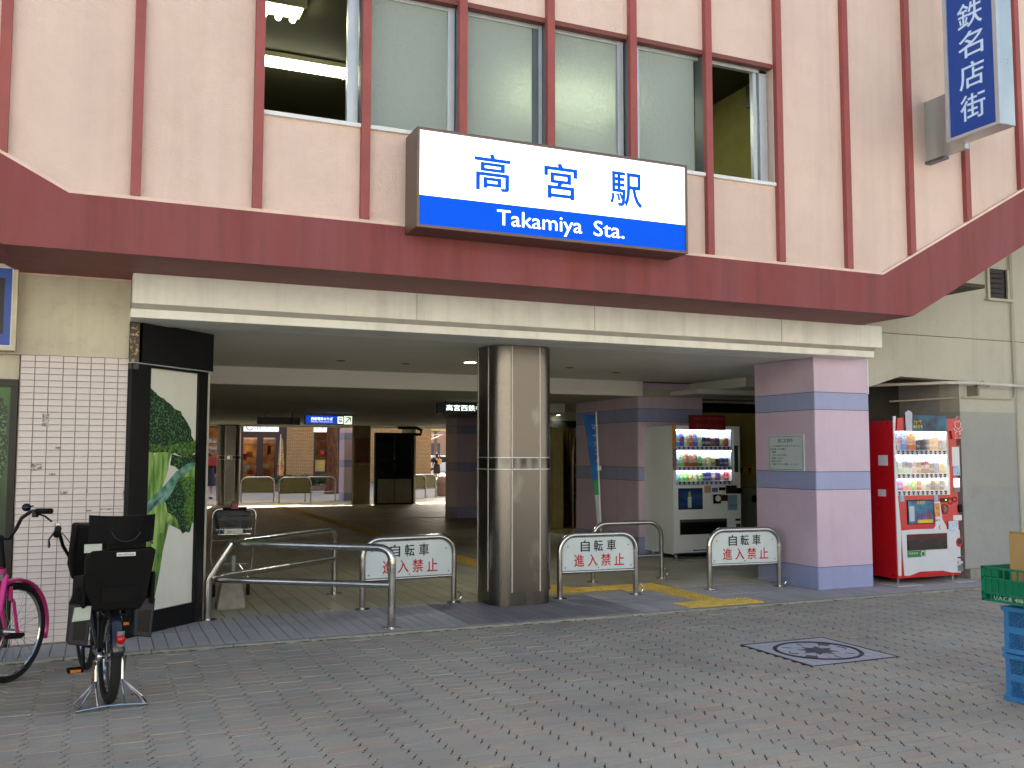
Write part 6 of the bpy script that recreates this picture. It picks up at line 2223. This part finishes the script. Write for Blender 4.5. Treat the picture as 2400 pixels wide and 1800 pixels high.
MB().box(6.72, 7.42, 50.15, 50.17, .22, 2.38).box(7.72, 8.33, 50.15, 50.17, .22, 2.38).build('door_pane', thin_glass('shop glass', (.9, .9, .86), .06), bs)
WARM = M('warm shop interior', (196, 140, 84), .7, rgb2=(120, 74, 44), scale=1.6, emit=0)
MB().box(-2, 11.75, 53.0, 53.1, 0, 3.0).build('shop_interior', WARM, bs)
MB().box(-2, 11.75, 50.4, 53.0, 0.0, .05).box(-2, 11.75, 50.4, 53, 2.95, 2.999).build('shop_floor', M('shop floor', (120, 84, 60), .5), bs)
shl = bpy.data.lights.new('shop_lamp_light', 'POINT')
shl.energy = 35
shl.shadow_soft_size = .2
shl.color = (1, .78, .5)
slo = bpy.data.objects.new('shop_lamp_light', shl)
COL.objects.link(slo)
slo.location = (7.4, 51.6, 2.6)
for k, (x, z, w_, h_, c) in enumerate(((6.85, 1.2, .22, .35, (196, 80, 40)), (7.1, 1.35, .25, .3, (220, 130, 60)), (6.9, .6, .3, .35, (230, 220, 190)), (7.15, .45, .25, .25, (200, 60, 40)), (7.8, .25, .5, .55, (196, 110, 40)), (7.85, .82, .35, .2, (206, 170, 120)), (8.1, 1.5, .2, .5, (120, 60, 40)))):
    tag(MB().box(x, x + w_, 51.2, 51.5, z, z + h_).build('goods_box', M('goods %d' % k, c, .6), None), 'small %s box among the goods inside the shop door' % ('orange', 'amber', 'cream', 'red', 'brown', 'tan', 'dark')[k], 'goods', 'goods inside the shop door')
m = MB()
m.box(10.32, 10.42, 50.05, 50.3, 0, 3.0).box(11.62, 11.75, 50.05, 50.3, 0, 3.0).box(10.42, 11.62, 50.05, 50.3, 0, .6)
for z in (1.25, 1.75, 2.2):
    m.box(10.42, 11.62, 50.3, 50.6, z, z + .05)
m.build('window_frame', DOORW, bs)
MB().box(10.45, 11.0, 50.35, 50.5, .62, 1.22).build('window_card', M('yellow card', (206, 170, 90), .6), bs)
MB().ball((10.85, 50.4, 1.62), .13, .05, .13).build('red_ornament', M('ornament red', (206, 50, 40), .5), bs)
LSG = M('shop sign white', (236, 240, 246), .5, var=.02, emit=.35)
for (x0, x1, s) in ((6.7, 8.46, '本日ベーカリー'), (10.3, 11.2, 'ベーカリー')):
    t = thing('shop_sign_board', 'white sign board with dark characters above the %s' % ('shop doors' if x0 < 8 else 'shop window'), 'sign', ((x0 + x1) / 2, 49.9, 2.69), group='white boards of the brick shop')
    MB().box(x0, x1, 49.85, 49.99, 2.69, 3.25).build('board', LSG, t)
    text(s, (x0 + (.62 if x0 < 8 else .08), 49.845, 2.80), XA, ZA, .85 if x0 < 8 else .7, .15, INKD, t)
    if x0 < 8:
        MB().tube(arc((7.0, 49.84, 2.92), .16, 0, 340, 18, XA, ZA), .025, 5).build('round_mark', M('mark red', (200, 130, 130), .6), t)
# left shop shelves seen beside the pillar
sh = thing('book_rack', 'rack of pale magazines in the shop beside far steel pillar', 'rack', (5.2, 49.5, 0))
m = MB()
for k in range(7):
    m.box(4.4, 5.55, 49.7, 49.9, .4 + k * .33, .42 + k * .33)
m.build('shelf', DOORW, sh)
rnd = random.Random(4)
for k in range(6):
    x = 4.45
    while x < 5.4:
        w_ = rnd.uniform(.12, .25)
        if rnd.random() < .8:
            MB().box(x, x + w_, 49.68, 49.7, .43 + k * .33, .43 + k * .33 + rnd.uniform(.14, .26)).build('magazine', M('magazine covers', (170, 176, 168), .6, rgb2=(90, 100, 100), scale=4), sh)
        x += w_ + .04
yb = thing('banner_flag', 'yellow and red banner flag beside the tan brick pier', 'banner', (8.4, 47, 0))
p = on(1019 * 0 + 655, 1120, 1, 47)
a = on(652, 1115, 1, 47)
for (pts_, mat) in (([(653, 1060), (657, 1022), (663, 1030), (666, 1090), (651, 1090)], M('banner yellow', (220, 176, 50), .6, rgb2=(150, 100, 60), scale=9)), ([(651, 1091), (666, 1091), (664, 1117), (650, 1117)], M('banner red yellow', (200, 50, 50), .6, rgb2=(220, 176, 50), scale=6))):
    MB().hexa([on(x, y, 1, 47) for x, y in pts_], (0, .02, 0)).build('cloth', mat, yb)
a, b = on(658, 1018, 1, 47), on(655, 1130, 1, 47)
MB().tube([a, (b.x, b.y, 0)], .02, 6).build('pole', WHITEP, yb)
MB().lathe([(.2, 0), (.2, .12), (.08, .2)], (b.x, 47, 0)).build('pole_base', M('white base', (190, 190, 196), .6), yb)


def leaves(name, mat, parent, n, boxes, size, seed):
    rnd = random.Random(seed)
    vv, ff = [], []
    for k in range(n):
        b = boxes[rnd.randrange(len(boxes))]
        while True:
            u = Vector((rnd.uniform(-1, 1), rnd.uniform(-1, 1), rnd.uniform(-1, 1)))
            if .35 < u.length < 1:
                break
        c = Vector(b[0]) + Vector((u.x * b[1][0], u.y * b[1][1], u.z * b[1][2]))
        d1 = Vector((rnd.uniform(-1, 1), rnd.uniform(-1, 1), rnd.uniform(-.6, .6))).normalized() * size * rnd.uniform(.6, 1.3)
        d2 = d1.cross(Vector((rnd.uniform(-1, 1), rnd.uniform(-1, 1), rnd.uniform(-1, 1)))).normalized() * size * .45
        o = len(vv)
        vv += [c - d1, c + d2, c + d1, c - d2]
        ff += [(o, o + 1, o + 2, o + 3)]
    m = MB()
    m.v, m.f = [tuple(v) for v in vv], ff
    return m.build(name, mat, parent)


hg = thing('hedge', 'low dark green clipped hedge in a kerbed bed across the street', 'hedge', (8, 40, 0))
LEAFM = M('hedge leaf', (48, 66, 36), .6, rgb2=(84, 104, 54), scale=5)
leaves('foliage', LEAFM, hg, 5200, [((6.9 + .35 * i, 40.0, .42 + (.05 if i % 2 else 0)), (.35, .4, .22)) for i in range(9)], .05, 11)
MB().box(6.6, 9.9, 39.6, 40.4, 0, .22).build('planter', M('planter stone', (130, 104, 84), .8, var=.1), hg)
tr = thing('street_tree', 'rusty brown tree trunk standing beside the hedge', 'tree', (8.35, 36.5, 0))
TRK = M('rough bark', (124, 76, 44), .9, rgb2=(80, 48, 30), scale=14, stretch=(1, 1, .4), bump=.8, bscale=14)
tc0 = on(778, 1150, 1, 36.5)
MB().tube([(tc0.x, 36.5, 0), (tc0.x, 36.5, .3), (tc0.x + .02, 36.5, 1.2), (tc0.x - .03, 36.5, 2.4), (tc0.x + .05, 36.5, 3.6), (tc0.x, 36.5, 5)], [.32, .25, .22, .21, .19, .12], 12).build('trunk', TRK, tr, smooth=True)
m = MB()
for k in range(6):
    a = k * 1.1
    m.tube([(tc0.x, 36.5, 3.4 + .2 * k), (tc0.x + .9 * math.cos(a), 36.5 + .9 * math.sin(a), 4.6 + .15 * k), (tc0.x + 1.5 * math.cos(a), 36.5 + 1.5 * math.sin(a), 5.2 + .2 * k)], [.09, .06, .02], 6)
m.build('limb', TRK, tr, smooth=True)
leaves('crown', LEAFM, tr, 5000, [((tc0.x + 1.2 * math.cos(k * 1.1), 36.5 + 1.2 * math.sin(k * 1.1), 5.2 + .25 * k), (1.0, 1.0, .7)) for k in range(6)], .12, 12)
# far right: canopy, frame, far buildings, car
cn = thing('street_canopy', 'cream canopy edge over the far pavement', 'canopy', (19, 53, 2.9))
MB().box(16.9, 24, 52.5, 53.0, 2.92, 3.35).build('canopy_board', M('canopy cream', (214, 196, 140), .6), cn)
MB().tube([(24, 52.75, 0), (24, 52.75, 2.92)], .08, 8).build('canopy_post', WHITEP, cn)
af = thing('awning_frame', 'white triangular awning bracket on the brick shop corner', 'bracket', (17.5, 52, 2.5))
a, b, c = on(1002, 1019, 1, 51), on(1037, 1019, 1, 51), on(1003, 1033, 1, 51)
MB().tube([a, b, c], .05, 6, closed=True).tube([a.lerp(b, .35), c.lerp(b, .35)], .03, 6).tube([(16.84, 51, a.z), a], .04, 6).build('frame_tube', WHITEP, af)
fb = thing('far_building', 'distant pinkish building beyond the walking woman', 'building', (28, 85, 0))
MB().box(20, 34, 85, 95, 0, 9).build('wall', M('far pink render', (196, 160, 136), .8, var=.05), fb)
m = MB()
for i in range(8):
    for j in range(3):
        m.box(20.6 + i * 1.6, 21.5 + i * 1.6, 84.95, 85.0, 1.0 + j * 2.7, 2.6 + j * 2.7)
m.build('window', M('far window', (70, 80, 92), .2), fb)
up_ = thing('utility_pole', 'slim brown pole beyond the brick shop corner', 'pole', (20, 60, 0))
a = on(1021, 1060, 1, 62)
MB().tube([(a.x, 62, 0), (a.x, 62, 8)], .11, 8).build('shaft', M('pole brown', (110, 84, 66), .7), up_)
MB().box(a.x - .5, a.x + .5, 61.95, 62.05, 6.5, 6.6).build('crossarm', ALUD, up_)
carp = on(1030, 1113, 2, 0.0)
carp = Vector((21.6, 62.0, 0))
cv = thing('parked_car', 'white car parked beyond the walking woman', 'car', carp, (0, 0, R(15)))
m = MB().hexa([(-2.0, -.8, .35), (2.0, -.8, .35), (2.05, -.8, .75), (1.3, -.8, .95), (.6, -.8, 1.42), (-1.2, -.8, 1.45), (-1.9, -.8, 1.0), (-2.05, -.8, .8)], (0, 1.6, 0))
m.build('body', M('car white', (226, 228, 230), .25, var=.02, coat=.5), cv, world=False, bevel=.06)
MB().hexa([(-1.75, -.83, 1.0), (1.1, -.83, .98), (.55, -.83, 1.34), (-1.1, -.83, 1.36)], (0, 1.66, 0)).build('side_window', M('car glass', (26, 32, 38), .1, var=0), cv, world=False)
for x in (-1.25, 1.25):
    for y in (-.78, .78):
        wl = MB().cyl((x, y - .1, .31), (x, y + .1, .31), .31, .31, 18).build('wheel', RUBBER, cv, world=False, smooth=True)
        MB().cyl((x, y - .11, .31), (x, y + .11, .31), .17, .17, 12).build('rim', CHROME, wl, world=False)
ct2 = thing('concrete_bollard', 'dumpy brown stone bollard by the far plate barrier', 'bollard', (11.6, 34, 0))
a = on(1026, 1160, 2, 0)
MB().lathe([(.20, 0), (.22, .1), (.20, .35), (.24, .40), (.24, .52), (.16, .66), (.05, .72)], (11.55, 33.0, 0), 16).build('bollard_body', M('bollard stone', (150, 116, 92), .8, var=.1), ct2, smooth=True)

# ================================================================== PEOPLE
def skin_body(name, mat, parent, joints, bones, sub=2):
    me = bpy.data.meshes.new(name)
    keys = list(joints)
    me.from_pydata([joints[k][0] for k in keys], [(keys.index(a), keys.index(b)) for a, b in bones], [])
    ob = bpy.data.objects.new('skin_tmp', me)
    COL.objects.link(ob)
    sm = ob.modifiers.new('skin', 'SKIN')
    for i, k in enumerate(keys):
        rr = joints[k][1]
        me.skin_vertices[0].data[i].radius = rr if isinstance(rr, tuple) else (rr, rr)
        me.skin_vertices[0].data[i].use_root = (i == 0)
    ss = ob.modifiers.new('sub', 'SUBSURF')
    ss.levels = ss.render_levels = sub
    bpy.context.view_layer.update()
    dg = bpy.context.evaluated_depsgraph_get()
    m2 = bpy.data.meshes.new_from_object(ob.evaluated_get(dg))
    bpy.data.objects.remove(ob)
    m2.name = name
    m2.materials.clear()
    m2.materials.append(mat)
    m2.shade_smooth()
    o = bpy.data.objects.new(name, m2)
    COL.objects.link(o)
    o.parent = parent
    return o


SKIN = M('skin', (206, 160, 130), .6, var=.03)
HAIR = M('dark hair', (24, 18, 16), .5, var=.1)


def person(label, loc, rotz, H, pose):
    t = thing('person', label, 'person', loc, (0, 0, rotz))
    k = H / 1.62

    def V(*p):
        return tuple(v * k for v in p)
    fl, fr_ = pose.get('feet', ((-.09, .04), (.09, -.04)))
    J = {'pelvis': (V(0, 0, .86), (.13 * k, .10 * k)), 'waist': (V(0, .0, 1.0), (.115 * k, .085 * k)), 'chest': (V(0, 0, 1.2), (.135 * k, .10 * k)), 'neck': (V(0, 0, 1.36), .045 * k), 'chin': (V(0, .02, 1.42), (.055 * k, .06 * k)), 'head': (V(0, .02, 1.50), (.075 * k, .09 * k)), 'crown': (V(0, .01, 1.57), .06 * k),
         'hl': (V(-.085, 0, .80), .085 * k), 'kl': (V(-.085, fl[1] * .6 + .02, .45), .055 * k), 'al': (V(fl[0], fl[1], .08), .036 * k), 'tl': (V(fl[0], fl[1] + .13, .03), .03 * k),
         'hr': (V(.085, 0, .80), .085 * k), 'kr': (V(.085, fr_[1] * .6 + .02, .45), .055 * k), 'ar': (V(fr_[0], fr_[1], .08), .036 * k), 'tr': (V(fr_[0], fr_[1] + .13, .03), .03 * k)}
    for s, nm in ((-1, 'l'), (1, 'r')):
        el, ha = pose[nm]
        J['s' + nm] = (V(s * .165, 0, 1.30), .052 * k)
        J['e' + nm] = (V(*el), .040 * k)
        J['w' + nm] = (V(*ha), .028 * k)
        d = (Vector(ha) - Vector(el)).normalized() * .08
        J['h' + nm + 'x'] = (V(*(Vector(ha) + d)), (.035 * k, .018 * k))
    bones = [('pelvis', 'waist'), ('waist', 'chest'), ('chest', 'neck'), ('neck', 'chin'), ('chin', 'head'), ('head', 'crown'), ('pelvis', 'hl'), ('hl', 'kl'), ('kl', 'al'), ('al', 'tl'), ('pelvis', 'hr'), ('hr', 'kr'), ('kr', 'ar'), ('ar', 'tr'),
             ('chest', 'sl'), ('sl', 'el'), ('el', 'wl'), ('wl', 'hlx'), ('chest', 'sr'), ('sr', 'er'), ('er', 'wr'), ('wr', 'hrx')]
    skin_body('body', SKIN, t, J, bones)
    cl = {n_: (J[n_][0], tuple(v * 1.18 for v in J[n_][1]) if isinstance(J[n_][1], tuple) else J[n_][1] * 1.3) for n_ in ('pelvis', 'waist', 'chest', 'sl', 'el', 'wl', 'sr', 'er', 'wr')}
    cl['neck'] = (V(0, 0, 1.33), .06 * k)
    skin_body('jacket', pose['jacket'], t, cl, [('pelvis', 'waist'), ('waist', 'chest'), ('chest', 'neck'), ('chest', 'sl'), ('sl', 'el'), ('el', 'wl'), ('chest', 'sr'), ('sr', 'er'), ('er', 'wr')])
    MB().lathe([(.15 * k, 1.0 * k), (.19 * k, .86 * k), (.21 * k, .70 * k), (pose['hem'][0] * k, pose['hem'][1] * k)][::-1], (0, 0, 0), 18).build('skirt', pose['skirt'], t, world=False, smooth=True)
    MB().ball(V(0, .005, 1.525), .10 * k, .11 * k, .11 * k).ball(V(0, -.05, 1.44), .085 * k, .06 * k, .12 * k).build('hair', HAIR, t, world=False, smooth=True)
    m = MB()
    for (fx, fy) in (fl, fr_):
        m.ball(V(fx, fy + .05, .035), .045 * k, .12 * k, .04 * k)
    m.build('shoe', BLACK, t, world=False, smooth=True)
    if pose.get('socks'):
        m = MB()
        for (fx, fy) in (fl, fr_):
            m.cyl(V(fx, fy, .06), V(fx, fy, .16), .045 * k, .045 * k, 12)
        m.build('sock', WHITEP, t, world=False, smooth=True)
    m = MB()
    for s in (-1, 1):
        m.ball(V(s * .03, .105, 1.505), .008 * k, .006 * k, .006 * k, 6, 4)
    m.build('eye', BLACK, t, world=False)
    return t


NAVYC = M('navy uniform', (20, 24, 44), .7, var=.1)
person('girl in navy uniform and white socks walking at far left of passage', (3.42, 33.7, 0), R(25), 1.56, {'l': ((-.22, .05, 1.06), (-.18, .16, .92)), 'r': ((.22, -.02, 1.06), (.24, .02, .84)), 'jacket': NAVYC, 'skirt': NAVYC, 'hem': (.25, .46), 'socks': True, 'feet': ((-.08, .05), (.08, -.04))})
rb = thing('school_bag', 'red school bag on the back of the girl in navy', 'bag', (3.42, 33.7, 1.1), (0, 0, R(25)))
MB().box(-.15, .14, -.27, -.13, .02, .33).build('bag_body', M('red bag', (150, 34, 26), .5), rb, world=False, bevel=.03)
MB().tube([(-.1, -.13, .3), (-.1, .02, .33), (-.1, .12, .2)], .012, 6).build('strap', M('red bag', (196, 50, 36), .5), rb, world=False)
person('woman in dark coat walking away with hand raised to her head', (18.9, 55.0, 0), R(-20), 1.60, {'l': ((-.22, .0, 1.06), (-.25, .06, .86)), 'r': ((.33, .05, 1.22), (.14, .08, 1.47)), 'jacket': BLACKP, 'skirt': M('dark brown skirt', (44, 28, 28), .8), 'hem': (.22, .36), 'feet': ((-.10, .12), (.10, -.14))})
tb = thing('tote_bag', 'tan tote bag on the shoulder of the woman in dark coat', 'bag', (18.9, 55.0, .9), (0, 0, R(-20)))
MB().box(.06, .30, -.26, -.14, .03, .33).build('bag_body', M('tan bag', (196, 156, 120), .6), tb, world=False, bevel=.02)
MB().tube([(.1, -.2, .32), (.16, -.1, .47), (.2, -.2, .33)], .012, 6).build('strap', M('tan bag', (196, 156, 120), .6), tb, world=False)

# ================================================================== THE OTHER SIDE OF THE PLAZA (seen in the steel)
for (x0_, x1_, y_, h_, c_, nm, lab) in ((-70, 9, -20, 12, (232, 228, 216), 'beige', 'plain sunlit beige building across the plaza, mirrored in the steel pillar'), (11, 80, -20, 12, (172, 166, 158), 'brown', 'plain tan building across the plaza behind the camera')):
    ob_ = thing('opposite_building', lab, 'building', ((x0_ + x1_) / 2, y_ - 5, 0))
    MB().box(x0_, x1_, y_ - 10, y_, 0, h_).build('wall', M('opposite render ' + nm, c_, .8, var=.05, scale=.5), ob_)
    for i in range(int((x1_ - x0_) / 3.2)):
        for j in range(3):
            MB().box(x0_ + 1 + i * 3.2, x0_ + 2.8 + i * 3.2, y_ - .001, y_ + .04, 1.0 + j * 3.4, 2.9 + j * 3.4).build('window', M('opposite window', (60, 70, 80), .15, var=0), ob_)
